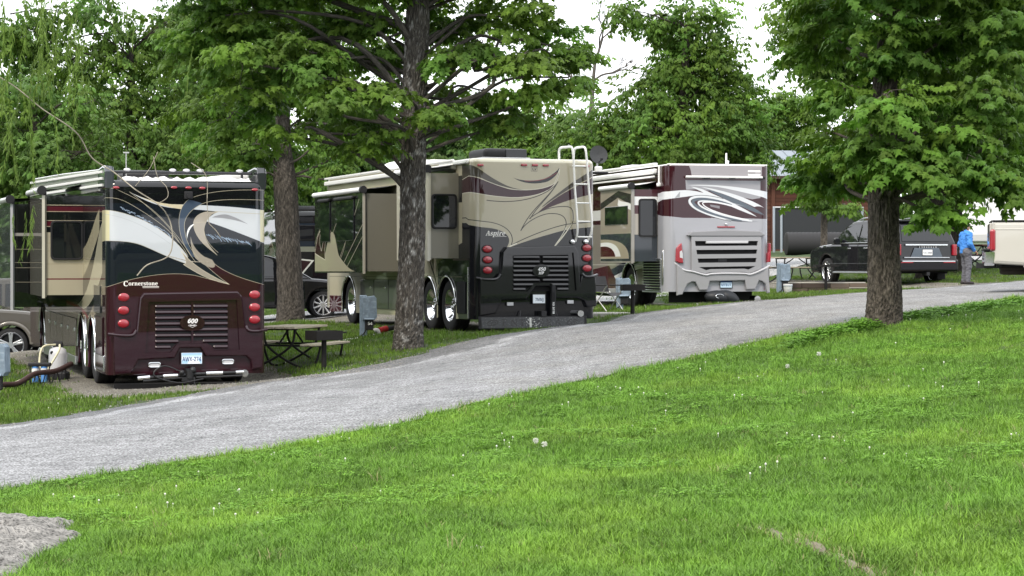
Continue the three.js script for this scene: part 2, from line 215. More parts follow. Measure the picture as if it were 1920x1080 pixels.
// ---------------------------------------------------------------- motorhome shell pieces. Local axes: rear face at z = 0 looking to +z, the front ahead at -z, y up from the ground
function capGeo(W, H, y0, r, back, topR, bulge) {
  const P = []; const hw = W / 2;
  for (let i = 0; i <= 4; i++) P.push([-hw, -back + (i / 4) * (back - r), -1, 0]);
  for (let i = 1; i <= 8; i++) { const a = (i / 8) * Math.PI / 2; P.push([-hw + r - Math.cos(a) * r, -r + Math.sin(a) * r, -Math.cos(a), Math.sin(a)]); }
  for (let i = 1; i < 24; i++) P.push([-hw + r + (i / 24) * (W - 2 * r), 0, 0, 1]);
  for (let i = 0; i < 8; i++) { const a = (i / 8) * Math.PI / 2; P.push([hw - r + Math.sin(a) * r, -r + Math.cos(a) * r, Math.sin(a), Math.cos(a)]); }
  for (let i = 0; i <= 4; i++) P.push([hw, -r - (i / 4) * (back - r), 1, 0]);
  const ys = []; for (let i = 0; i <= 24; i++) ys.push(lerp(y0, H - topR, i / 24)); for (let i = 1; i <= 7; i++) ys.push(H - topR + topR * Math.sin((i / 7) * Math.PI / 2));
  return gridGeo(P.length - 1, ys.length - 1, (u, v, i, j) => { const [x, z, nx, nz] = P[i], y = ys[j], t = clamp((y - H + topR) / topR, 0, 1), ins = topR * (1 - Math.sqrt(Math.max(0, 1 - t * t))), b = bulge ? bulge(y, x) : 0; const X = x - nx * ins, Z = z - nz * ins + b * Math.max(0, nz); const uu = z < -r ? (x < 0 ? (z + r) / W : 1 - (z + r) / W) : (x + hw) / W; return [X, y, Z, (uu + 0.2) / 1.4, y / H]; });
}
function sideShape(L0, L, y0, y1, wheels, R, step) { const s = new THREE.Shape(); s.moveTo(L0, y1); s.lineTo(L0, y0); for (const [c, rr] of wheels) { const q = rr || R; s.lineTo(c - q, y0); s.lineTo(c - q, 0.52); s.absarc(c, 0.52, q, Math.PI, 0, true); s.lineTo(c + q, y0); } s.lineTo(L, y0); s.lineTo(L, y1); s.closePath(); return s; }
function wallGeo(sh, x, t = 0.04) { return at(extr(sh, t, 0, 14), x, 0, 0, 0, Math.PI / 2, 0); }
function motorhome(name, label, o) {
  const g = thing(name, label, 'motorhome', [o.X, o.y, -o.d], o.yaw); g.rotation.order = 'YXZ'; g.rotation.x = o.pitch || 0; const { W, H, L } = o, hw = W / 2, back = 0.55;
  const k = g.userData; k.group = 'motorhomes parked along the lane';
  const capMat = gloss(0xffffff, { map: o.capMap }), sideMat = gloss(0xffffff, { map: o.sideMap });
  part(g, 'rear_cap', capGeo(W, H, o.y0, o.r || 0.17, back, o.topR || 0.1, o.bulge), capMat);
  const arches = o.wheels.map((s) => [s, o.archR || 0.56]);
  part(g, 'side_wall', wallGeo(sideShape(back, L - 0.4, o.y0, H - 0.03, arches), -hw), sideMat); part(g, 'side_wall', wallGeo(sideShape(back, L - 0.4, o.y0, H - 0.03, arches), hw - 0.04), sideMat);
  const fc = capGeo(W, H, o.y0 + 0.1, 0.25, 0.42, 0.2, (y) => -0.12 * smooth(1.5, H, y)); fc.rotateY(Math.PI); fc.translate(0, 0, -L + 0.0);
  part(g, 'front_cap', fc, gloss(o.frontColor)); part(g, 'windshield', rbox(W - 0.3, 1.25, 0.05, 0.02, 0, 2.1, -L - 0.01 + 0.06, 0.06), M.glass);
  part(g, 'roof', rbox(W - 0.12, 0.08, L - 0.2, 0.03, 0, H - 0.045, -L / 2), M.roofWhite);
  part(g, 'underbody', [box(W - 0.5, 0.5, L - 0.9, 0, 0.78, -L / 2 - 0.1), ...(o.wheels.map((s) => cyl(0.07, 0.07, W - 0.5, 10, 0, 0.5, -s, 0, 0, Math.PI / 2)))], M.under);
  for (const s of o.wheels) { wheel(g, -hw + 0.2, 0.5, -s, 0.5, 0.3, 0.29, 'truck', M.chrome); wheel(g, hw - 0.2, 0.5, -s, 0.5, 0.3, 0.29, 'truck', M.chrome, true); const m = new THREE.TorusGeometry(o.archR || 0.56, 0.022, 6, 28, Math.PI); part(g, 'wheel_arch_trim', at(m, -hw - 0.008, 0.52, -s, 0, Math.PI / 2, 0), M.chrome); }
  return g;
}
// a room pushed out of the left wall, from s0 to s1 along the body, y0 to y1 high, w out
function slide(g, o, hw) {
  const q = sub(g, 'slide_out'); const len = o.s1 - o.s0, h = o.y1 - o.y0;
  part(q, 'outer_wall', box(0.05, h + 0.06, len + 0.06, -hw - o.w + 0.02, (o.y0 + o.y1) / 2, -(o.s0 + o.s1) / 2), o.outer);
  part(q, 'rear_wall', at(new THREE.PlaneGeometry(o.w - 0.01, h).translate(0, 0, 0), -hw - o.w / 2 + 0.02, (o.y0 + o.y1) / 2, -o.s0 + 0.003), o.rear);
  part(q, 'room_shell', box(o.w - 0.01, h - 0.004, len - 0.004, -hw - o.w / 2 + 0.02, (o.y0 + o.y1) / 2, -(o.s0 + o.s1) / 2), o.shell || M.blackPlastic);
  part(q, 'flange', [box(0.045, h + 0.1, 0.05, -hw - o.w - 0.004, (o.y0 + o.y1) / 2, -o.s0 + 0.012)], o.flange || M.blackPlastic);
  if (o.win) { const [x0, x1, y0, y1] = o.win; part(q, 'window', at(extr(roundRect(x0, y0, x1, y1, 0.06), 0.02, 0.006), -hw, 0, -o.s0 + 0.004), M.glass); part(q, 'window_frame', at((() => { const a = roundRect(x0 - 0.03, y0 - 0.03, x1 + 0.03, y1 + 0.03, 0.08); a.holes.push(roundRect(x0, y0, x1, y1, 0.06)); return extr(a, 0.03, 0.005); })(), -hw, 0, -o.s0 + 0.004), M.blackPlastic); }
  const tp = sub(q, 'topper'); part(tp, 'topper_fabric', at(gridGeo(1, 3, (u, v) => [-hw - v * (o.w + 0.02), o.y1 + 0.19 - v * 0.1 - Math.sin(v * Math.PI) * 0.02, -lerp(o.s0 + 0.06, o.s1 - 0.06, u)]), 0, 0, 0), o.topper || M.blackPlastic);
  part(tp, 'topper_roller', cyl(0.05, 0.05, len, 14, -hw - o.w - 0.03, o.y1 + 0.08, -(o.s0 + o.s1) / 2, Math.PI / 2), o.roller || M.whitePlastic); part(tp, 'roller_cap', [cyl(0.075, 0.075, 0.1, 14, -hw - o.w - 0.03, o.y1 + 0.08, -o.s0 + 0.03, Math.PI / 2), box(0.05, 0.12, 0.08, -hw - o.w + 0.02, o.y1 + 0.06, -o.s0 + 0.0)], M.blackPlastic);
  return q;
}
const lightGeo = (rx, ry, rz) => new THREE.SphereGeometry(1, 24, 14).scale(rx, ry, rz);
function lamp(g, name, x, y, z, rx, ry, m = M.red) { part(g, name, at(lightGeo(rx, ry, 0.03), x, y, z), m); part(g, 'lamp_bezel', at(new THREE.TorusGeometry(1, 0.09, 6, 28).scale(rx * 1.08, ry * 1.08, 0.1), x, y, z), M.blackPlastic); }
function plate(g, x, y, z, w, h, draw) { const m = std(0xffffff, 0.4, 0, { map: canvasTex(256, 128, draw) }); const q = part(g, 'license_plate', at(new THREE.PlaneGeometry(w, h), x, y, z + 0.006), m); part(g, 'plate_holder', rbox(w + 0.03, h + 0.03, 0.01, 0.004, x, y, z - 0.001), M.blackPlastic); return q; }
// drawing units of a rear panel to metres
const units = (ox, oy, k, x0, yb, mx, my, W) => (zx, zy) => [(ox + zx / k - x0) * mx - W / 2, (yb - (oy + zy / k)) * my];
// canvas of a rear panel, u from -0.2 to 1.2 of its width; draw(ctx) in the panel's drawing units
function panelTex(x0, x1, yt, yb, ox, oy, k, draw) { const wu = x1 - x0, s = 1150 / (wu * 1.4), h = Math.round((yb - yt) * s); return canvasTex(1150, h, (c) => { c.setTransform(s / k, 0, 0, s / k, (ox - x0 + 0.2 * wu) * s, (oy - yt) * s); draw(c); }); }
const P2 = (c, d, fill, stroke, lw) => { const p = new Path2D(d); if (fill) { c.fillStyle = fill; c.fill(p); } if (stroke) { c.strokeStyle = stroke; c.lineWidth = lw || 5; c.stroke(p); } };
const sideTex = (L, H, draw) => { const w = 2048, h = 560, t = canvasTex(w, h, (c) => { c.setTransform(w / L, 0, 0, -h / H, 0, h); draw(c); }); t.repeat.set(1 / L, 1 / H); return t; };
const wallTex = (draw) => canvasTex(256, 512, (c) => { c.setTransform(256, 0, 0, -512, 0, 512); draw(c); }); // 0..1, y up
function louvres(g, rows, cols, m, zb, tilt = 0.5) { for (const [y, h] of rows) for (const [x0, x1] of cols) { const q = typeof x0 === 'function' ? [x0(y), x1(y)] : [x0, x1]; if (q[1] - q[0] > 0.03) part(g, 'louvre', rbox(q[1] - q[0], h, 0.05, 0.012, (q[0] + q[1]) / 2, y, zb, tilt), m); } }
// ---------------------------------------------------------------- the maroon and navy motorhome on the left
{
  const W = 2.42, H = 3.17, L = 12.7, hw = W / 2, mar = [0.017, 0.003, 0.007];
  const capMap = panelTex(200, 498, 734 - H / 0.00799, 734, 190, 300, 6, (c) => {
    const SILVER = '#b2b6ba', NAVY = '#0e141c', CREAM = '#c0ba98', GOLD = '#8d867a', MAR = '#290b15', line = '#a59d88';
    c.fillStyle = '#07080b'; c.fillRect(-900, -200, 4000, 3400);
    P2(c, 'M-600,480 L1900,500 L2500,520 L2500,1800 L-600,1800 Z', NAVY);
    // maroon lower body
    P2(c, 'M-700,1470 L73,1428 C367,1310 735,1250 1030,1298 L1420,1400 C1274,1298 1151,1175 1053,1090 C1151,1078 1200,1102 1237,1151 C1372,1274 1592,1347 1849,1413 L2600,1440 L2600,3200 L-700,3200Z', MAR, line, 5);
    // left pearl sweep
    P2(c, 'M-700,560 L40,560 C200,570 420,640 600,750 C720,830 840,920 940,1060 C960,1100 975,1150 967,1175 C760,1110 600,1020 450,960 C300,900 100,890 -700,940Z', SILVER, line, 4);
    P2(c, 'M-700,560 L60,562 L95,570 L95,905 L-700,940Z', CREAM);
    P2(c, 'M0,600 C300,640 520,760 760,940', null, '#9ea2a6', 4);
    // right pearl sweep with its thin tail
    P2(c, 'M780,492 C1100,495 1500,510 1840,555 L2600,600 L2600,1000 L1840,935 C1650,860 1400,760 1230,705 C1200,695 1170,680 1160,690 C1190,640 1230,600 1300,575 C1200,560 1000,545 780,535 C600,510 450,440 310,355 C450,425 620,478 780,492Z', SILVER);
    P2(c, 'M1780,548 L2600,600 L2600,1000 L1780,915Z', CREAM);
    P2(c, 'M310,355 C450,425 620,478 780,492 L900,495 L900,548 C700,530 500,450 310,355Z', '#b7ad93');
    P2(c, 'M1230,640 C1300,600 1380,600 1400,605 C1500,630 1600,690 1640,715 C1550,680 1400,640 1230,640Z', '#85868a');
    // curls
    P2(c, 'M970,435 C850,520 840,700 880,850 C910,960 960,1040 1000,1090 L1040,1090 C980,1000 930,900 920,760 C915,650 980,550 1130,480 Z', '#3a4656');
    P2(c, 'M1170,575 C1080,590 1020,640 1020,720 C1030,830 1100,920 1200,1000 L1290,1070 C1200,980 1140,880 1140,790 C1140,720 1180,650 1230,600 L1300,575Z', '#968f84', line, 4);
    P2(c, 'M1020,715 C960,740 935,800 950,890 C955,820 980,760 1030,720Z', '#e4e6e4');
    P2(c, 'M990,850 C1000,950 1060,1030 1150,1090 L1230,1120 C1330,1250 1180,1240 1040,1100 C1010,1050 980,950 990,850Z', GOLD);
    P2(c, 'M880,1020 C960,1110 1040,1220 1420,1400 C1200,1360 1050,1270 907,1175 C960,1170 930,1100 880,1020Z', GOLD, '#c9c0a8', 4);
    for (const d of ['M40,310 L150,320 C300,390 430,450 520,520 C650,620 750,740 860,880 C920,960 970,1030 1000,1090', 'M-100,440 C150,390 250,450 380,530 C560,640 700,740 780,830 C860,920 930,1000 960,1090', 'M310,355 C420,440 560,560 650,650 C740,740 800,820 860,920', 'M2300,330 C1500,300 1250,330 1020,410', 'M970,435 C850,520 840,700 880,850 C910,960 960,1040 1040,1140', 'M2300,460 C1500,410 1250,430 1130,480 C980,550 910,650 920,760 C930,900 980,1000 1080,1110', 'M1040,700 L1160,690', 'M1260,570 L1840,597', 'M1140,790 C1150,880 1200,960 1300,1040']) P2(c, d, null, line, 5);
    const R = rng(5); c.strokeStyle = '#8d9db0'; for (let i = 0; i < 46; i++) { const t = i / 46, x = lerp(190, 760, t), y = lerp(535, 860, t * (0.75 + 0.25 * t)); c.lineWidth = 3 + 5 * R(); c.beginPath(); c.moveTo(x + R() * 20, y - 14 + 20 * R()); c.lineTo(x + 25 + 22 * R(), y - 8 + 40 * R()); c.stroke(); }
    for (let i = 0; i < 20; i++) { const t = i / 20, x = lerp(1160, 1660, t), y = lerp(830, 930, t); c.strokeStyle = '#7f93a8'; c.lineWidth = 4 + 5 * R(); c.beginPath(); c.moveTo(x, y - 20 + 30 * R()); c.quadraticCurveTo(x + 30, y + 10 + 20 * R(), x + 60 * R() + 20, y + 60 * R()); c.stroke(); }
    // name in white
    c.fillStyle = '#f2f0ea'; c.font = 'bold 84px serif'; c.fillText('C', 238, 1420); c.font = 'bold 58px serif'; c.fillText('ornerstone', 296, 1412, 345); c.fillRect(452, 1424, 184, 8); c.fillRect(452, 1438, 184, 3);
  });
  const sideMap = sideTex(L, H, (c) => {
    c.fillStyle = '#0b0d11'; c.fillRect(0, 0, L, H);
    c.fillStyle = '#290b15'; c.fillRect(0, 0, L, 0.98); c.fillStyle = '#5a5246'; c.fillRect(3.2, 0.55, 8, 0.62); c.fillStyle = '#6f6656'; c.fillRect(2.6, 1.0, 10, 0.24);
    P2(c, 'M0,2.62 C0.5,2.6 0.8,2.5 1.2,2.2 C1.9,1.7 2.6,1.35 4,1.2 L3.2,1.14 C2,1.2 1.2,1.5 0.6,1.75 L0,1.9Z', '#a8a38c'); P2(c, 'M0,1.75 C0.8,1.6 1.6,1.2 2.6,1.02 L2,1.0 C1.2,1.15 0.6,1.3 0,1.35Z', '#8f8672');
    P2(c, 'M0.9,2.75 C1.6,2.6 2.2,2.2 3.4,2.1 L3.4,1.6 C2.4,1.8 1.4,2.2 0.9,2.4Z', '#a49c82'); P2(c, 'M0,1.05 L12,1.05', null, '#b9b09a', 0.02); P2(c, 'M2,0.9 C3,1.3 5,1.1 7,1.3', null, '#7c1524', 0.05); P2(c, 'M0,1.42 L1.6,1.42', null, '#a99', 0.015);
    c.fillStyle = '#77716a'; c.fillRect(0, 0, 1.3, 0.55); c.fillStyle = '#35101c'; c.fillRect(0.0, 0.5, 1.4, 0.5);
  });
  const g = motorhome('motorhome', 'maroon and navy motorhome with pearl swooshes and a maroon louvred engine door', { X: -6.08 + 0.955 * hw, d: 33.6 + 0.297 * hw, y: -0.21, yaw: 0.302, pitch: 0.008, W, H, L, y0: 0.24, wheels: [1.9, 3.3, 9.86], archR: 0.55, capMap, sideMap, frontColor: mar, bulge: (y) => 0.03 * Math.sin(clamp((y - 0.9) / 2.2, 0, 1) * Math.PI) });
  const MAR = gloss(mar), Q = units(190, 520, 5.144, 200, 734, W / 298, 0.00799, W), poly = (pts) => shape(pts.map(([a, b]) => Q(a, b)));
  const bump = poly([[110, 546], [290, 560], [325, 525], [358, 200], [395, 152], [1300, 138], [1342, 185], [1375, 490], [1405, 525], [1545, 518], [1545, 895], [1440, 905], [1428, 820], [1385, 775], [990, 772], [940, 690], [740, 690], [690, 785], [345, 800], [275, 930], [110, 945]]);
  bump.holes.push(new THREE.Path([[428, 225], [1302, 208], [1330, 725], [1055, 735], [985, 660], [715, 665], [655, 745], [395, 748]].map(([a, b]) => new THREE.Vector2(...Q(a, b)))));
  part(g, 'bumper', at(extr(bump, 0.05, 0.022), 0, 0, 0.012), MAR);
  // ledges under the lamps
  part(g, 'bumper_ledge', [tube([[...Q(62, 548), 0.03], [...Q(200, 562), 0.1], [...Q(290, 556), 0.1], [...Q(322, 515), 0.07]], 0.025, 8)], MAR); part(g, 'bumper_ledge', [tube([[...Q(1380, 480), 0.07], [...Q(1400, 520), 0.1], [...Q(1480, 530), 0.1], [...Q(1590, 516), 0.03]], 0.025, 8)], MAR);
  const door = sub(g, 'engine_door');
  const dp = poly([[432, 230], [1298, 214], [1326, 720], [1058, 730], [990, 652], [712, 658], [650, 740], [400, 742]]); dp.holes.push(new THREE.Path([[498, 258], [1205, 250], [1212, 690], [1065, 692], [960, 625], [740, 628], [650, 702], [503, 704]].map(([a, b]) => new THREE.Vector2(...Q(a, b)))));
  part(door, 'door_panel', at(extr(dp, 0.03, 0.012), 0, 0, 0.012), MAR); part(door, 'grille_backing', at(extr(poly([[490, 250], [1215, 242], [1220, 700], [1065, 700], [960, 632], [740, 636], [650, 712], [495, 712]]), 0.006), 0, 0, 0.034), M.blackPlastic);
  const rows = []; for (let i = 0; i < 8; i++) rows.push(285 + i * 56.5);
  rows.forEach((zy, i) => { for (const [a, b] of [[505, 850], [870, 1205]]) { let x0 = a, x1 = b; if (i === 7) { if (a < 600) x1 = 655; else x0 = 1062; } else if (i === 6) { if (a < 600) x1 = 730; else x0 = 960; } const [u0, y] = Q(x0, zy), [u1] = Q(x1, zy); part(door, 'louvre', rbox(u1 - u0, 0.05, 0.05, 0.014, (u0 + u1) / 2, y, 0.05, -0.5), MAR); } });
  part(door, 'grille_divider', box(0.03, 2.4 * 0.28, 0.02, ...[Q(860, 420)[0], Q(860, 430)[1]], 0.062), MAR);
  const badge = canvasTex(256, 160, (c) => { c.fillStyle = '#1f0810'; c.fillRect(0, 0, 256, 160); c.fillStyle = '#eee'; c.font = 'italic bold 88px sans-serif'; c.textAlign = 'center'; c.fillText('600', 126, 82); c.strokeStyle = '#ccc'; c.lineWidth = 5; c.beginPath(); c.moveTo(70, 116); c.lineTo(128, 88); c.lineTo(188, 116); c.lineTo(128, 146); c.closePath(); c.stroke(); c.fillStyle = '#ccc'; c.fillRect(92, 110, 74, 12); });
  const [bx, by] = Q(858, 445); part(door, 'badge', at(cyl(0.19, 0.19, 0.03, 32, 0, 0, 0, Math.PI / 2).scale(1, 0.62, 1), bx, by, 0.075), MAR); part(door, 'badge_print', at(new THREE.PlaneGeometry(0.27, 0.168), bx, by, 0.0925), gloss(0xffffff, { map: badge }));
  for (const [a, b] of [[210, 193], [209, 320], [208, 447], [1470, 172], [1470, 297], [1470, 418]]) { const [x, y] = Q(a, b); lamp(g, 'tail_light', x, y, 0.012, 0.088, 0.066); }
  const Z = units(190, 300, 6, 200, 734, W / 298, 0.00799, W);
  for (const [a, b] of [[163, 310], [805, 302], [967, 304], [1122, 306], [1718, 318]]) { const [x, y] = Z(a, b); part(g, 'clearance_light', at(lightGeo(0.05, 0.022, 0.02), x, y, 0.01), M.red); }
  { const [x, y] = Z(965, 390); part(g, 'rear_camera', [rbox(0.13, 0.12, 0.05, 0.015, x, y, 0.02), cyl(0.03, 0.03, 0.05, 12, x, y - 0.01, 0.05, Math.PI / 2)], M.blackPlastic); }
  for (const [a, b] of [[500, 850], [1206, 828]]) { const [x, y] = Q(a, b); const s = roundRect(x - 0.095, y - 0.042, x + 0.095, y + 0.042, 0.04); s.holes.push(roundRect(x - 0.075, y - 0.026, x + 0.075, y + 0.026, 0.025)); part(g, 'reverse_light', at(extr(roundRect(x - 0.076, y - 0.027, x + 0.076, y + 0.027, 0.025), 0.02, 0.004), 0, 0, 0.02), M.clearLamp); part(g, 'lamp_bezel', at(extr(s, 0.03, 0.008), 0, 0, 0.02), M.chrome); }
  { const [x, y] = Q(855, 790); plate(g, x, y, 0.055, 0.31, 0.165, (c) => { const q = c.createLinearGradient(0, 0, 0, 128); q.addColorStop(0, '#7fb0dc'); q.addColorStop(0.45, '#dfeaf2'); q.addColorStop(1, '#8fbce0'); c.fillStyle = q; c.fillRect(0, 0, 256, 128); c.fillStyle = '#f4f6f8'; c.beginPath(); c.moveTo(70, 128); c.lineTo(120, 50); c.lineTo(150, 90); c.lineTo(180, 60); c.lineTo(240, 128); c.fill(); c.fillStyle = '#123066'; c.font = 'bold 74px sans-serif'; c.textAlign = 'center'; c.fillText('AWX-274', 128, 100, 236); c.strokeStyle = '#eef'; c.lineWidth = 8; c.strokeRect(0, 0, 256, 128); }); }
  // rear vents on the corner
  for (let i = 0; i < 9; i++) part(g, 'vent_slot', rbox(0.05, 0.03, 0.02, 0.01, -hw + 0.075, 1.98 + i * 0.075, -0.055, 0, -0.75), M.blackPlastic);
  // underside, hitch and folded tow bar
  part(g, 'receiver_hitch', [box(1.6, 0.09, 0.09, 0, 0.3, -0.12), box(0.09, 0.09, 0.3, 0, 0.28, 0.05)], M.darkMetal);
  const tb = sub(g, 'tow_bar'); part(tb, 'arm', [bar([-0.75, 0.2, 0.22], [-0.05, 0.24, 0.2], 0.028), bar([-0.7, 0.16, 0.24], [-0.1, 0.2, 0.22], 0.018)], M.darkMetal); part(tb, 'arm', [bar([0.05, 0.25, 0.2], [0.75, 0.27, 0.22], 0.028), bar([0.1, 0.2, 0.22], [0.8, 0.22, 0.24], 0.018)], M.darkMetal);
  for (const b of [bar([-0.78, 0.2, 0.22], [-0.6, 0.215, 0.22], 0.034), bar([-0.4, 0.225, 0.222], [-0.18, 0.235, 0.212], 0.036), bar([0.25, 0.258, 0.212], [0.5, 0.262, 0.216], 0.036), bar([0.7, 0.27, 0.22], [0.82, 0.272, 0.22], 0.03)]) part(tb, 'arm_tip', b, M.chrome); part(tb, 'pivot', [cyl(0.06, 0.06, 0.12, 14, 0, 0.25, 0.22), lightGeo(0.05, 0.05, 0.05).translate(0.05, 0.31, 0.22), lightGeo(0.04, 0.04, 0.04).translate(-0.12, 0.28, 0.25), box(0.2, 0.06, 0.1, -0.02, 0.18, 0.2), bar([0.06, 0.2, 0.26], [0.07, 0.08, 0.28], 0.012)], M.darkMetal); part(tb, 'safety_cable', tube([[-0.1, 0.28, 0.25], [-0.4, 0.38, 0.22], [-0.55, 0.26, 0.25], [-0.2, 0.13, 0.28], [0.2, 0.18, 0.27]], 0.012, 6, 30), M.darkMetal);
  part(g, 'mud_flap', [box(2.1, 0.1, 0.02, -0.05, 0.06, -0.05, 0.3), bar([-1.05, 0.1, -0.05], [1.2, 0.1, -0.02], 0.014)], M.rubber); part(g, 'exhaust_tip', cyl(0.055, 0.055, 0.3, 16, 0.88, 0.25, 0.02, Math.PI / 2, 0, 0.2), M.chrome);
  // roof fins, light bar and fairings
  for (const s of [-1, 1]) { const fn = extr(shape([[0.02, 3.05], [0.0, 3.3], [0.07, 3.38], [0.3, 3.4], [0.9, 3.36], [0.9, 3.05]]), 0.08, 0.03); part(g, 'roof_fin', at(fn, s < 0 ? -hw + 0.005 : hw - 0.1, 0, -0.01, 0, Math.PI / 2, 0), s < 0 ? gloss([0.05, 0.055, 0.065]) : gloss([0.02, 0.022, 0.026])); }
  part(g, 'light_bar', [rbox(W - 0.3, 0.05, 0.08, 0.02, 0, 3.3, -0.35), bar([-0.9, 3.15, -0.35], [-0.9, 3.3, -0.35], 0.02), bar([0.9, 3.15, -0.35], [0.9, 3.3, -0.35], 0.02)], M.black);
  for (const x of [-0.86, -0.17, 0.04, 0.25, 0.86]) part(g, 'bar_light', at(lightGeo(0.055, 0.028, 0.035), x, 3.335, -0.33), M.clearLamp);
  const wp = sub(g, 'roof_gear'); part(wp, 'folded_cover', [at(gridGeo(30, 10, (u, v) => [lerp(-0.95, 1.0, u), 3.17 + 0.07 * Math.sin(v * Math.PI) * (0.6 + 0.6 * noise2(u * 9, v * 2)), lerp(-0.1, -0.5, v)]), 0, 0, 0), rbox(0.35, 0.09, 0.4, 0.03, 0.62, 3.23, -0.7, 0, 0, 0.1), rbox(0.3, 0.12, 0.3, 0.03, 0.88, 3.23, -0.6)], M.whitePlastic); part(wp, 'air_conditioner', [rbox(0.7, 0.25, 0.9, 0.08, -0.45, 3.24, -1.6)], M.blackPlastic); part(wp, 'air_conditioner', [rbox(0.7, 0.25, 0.9, 0.08, 0.2, 3.24, -5.0)], M.blackPlastic); part(wp, 'antenna', [cyl(0.008, 0.009, 0.46, 6, -0.8, 3.4, -0.9), box(0.09, 0.02, 0.02, -0.8, 3.62, -0.9)], M.galv);
  const fair = sub(g, 'roof_fairing'); part(fair, 'fairing_panel', at(extr(shape([[0.85, 3.02], [0.85, 3.36], [6, 3.45], [11.6, 3.52], [12.2, 3.3], [12.2, 3.02]]), 0.05, 0.015), -hw + 0.0, 0, 0, 0, Math.PI / 2, 0), gloss([0.42, 0.42, 0.41]));
  for (let i = 0; i < 3; i++) part(fair, 'fairing_rail', at(extr(shape([[0.3, 3.08 + i * 0.1], [0.3, 3.12 + i * 0.1], [6, 3.16 + i * 0.115], [12, 3.2 + i * 0.13], [12, 3.16 + i * 0.13], [6, 3.12 + i * 0.115]]), 0.03, 0.006), -hw - 0.035, 0, 0, 0, Math.PI / 2, 0), M.roofWhite);
  // pushed-out rooms on the left
  const rw = wallTex((c) => { c.fillStyle = '#a19a86'; c.fillRect(0, 0, 1, 0.66); c.fillStyle = '#0c0d10'; c.fillRect(0, 0.63, 1, 0.4); c.fillStyle = '#4a1320'; c.fillRect(0, 0.84, 1, 0.05); c.fillRect(0.0, 0.69, 0.5, 0.05); c.fillStyle = '#b5aa90'; for (const y of [0.9, 0.835, 0.745, 0.685]) c.fillRect(0, y, 1, 0.006); c.fillStyle = '#8c8268'; for (const y of [0.52, 0.44, 0.31]) c.fillRect(0, y, 1, 0.004); c.fillStyle = '#5c1626'; c.fillRect(0, 0.155, 1, 0.012); });
  slide(g, { s0: 3.12, s1: 5.45, y0: 1.38, y1: 3.0, w: 0.63, outer: gloss([0.09, 0.085, 0.07]), rear: gloss(0xffffff, { map: rw }), flange: gloss([0.5, 0.48, 0.4]), win: [-0.49, -0.03, 1.98, 2.56], roller: M.galv }, hw);
  const rw2 = wallTex((c) => { c.fillStyle = '#0a0b0d'; c.fillRect(0, 0, 1, 1); c.fillStyle = '#8d8676'; for (const y of [0.24, 0.38, 0.43, 0.56]) c.fillRect(0, y, 1, 0.005); c.fillStyle = '#8f8c88'; c.fillRect(0, 0.69, 0.35, 0.03); });
  slide(g, { s0: 5.6, s1: 10.4, y0: 1.12, y1: 2.9, w: 0.93, outer: gloss([0.05, 0.055, 0.06]), rear: gloss(0xffffff, { map: rw2 }), win: [-0.5, -0.05, 1.75, 2.35], roller: M.galv, flange: gloss([0.4, 0.4, 0.42]) }, hw);
  // storage doors between the axles
  for (let i = 0; i < 5; i++) { const d = sub(g, 'storage_door'); const s0 = 4.0 + i * 1.04; part(d, 'door_skin', rbox(0.025, 0.66, 1.0, 0.01, -hw - 0.012, 0.64, -s0 - 0.5), gloss([0.17, 0.15, 0.125], { metalness: 0.6 })); part(d, 'handle', rbox(0.03, 0.07, 0.12, 0.012, -hw - 0.03, 0.78, -s0 - 0.14), M.chrome); }
  part(g, 'side_skirt', at(extr(shape([[3.95, 0.2], [3.95, 0.34], [9.2, 0.34], [9.2, 0.14]]), 0.03, 0.008), -hw - 0.03, 0, 0, 0, Math.PI / 2, 0), M.alloy); part(g, 'side_skirt', rbox(0.03, 0.24, 1.05, 0.01, -hw - 0.012, 0.4, -0.75), M.chrome); part(g, 'engine_side_door', rbox(0.02, 0.6, 0.85, 0.01, -hw - 0.01, 0.8, -0.85), MAR); part(g, 'air_intake', rbox(0.02, 0.42, 0.8, 0.01, -hw - 0.01, 1.36, -1.1), gloss([0.03, 0.032, 0.035]));
}
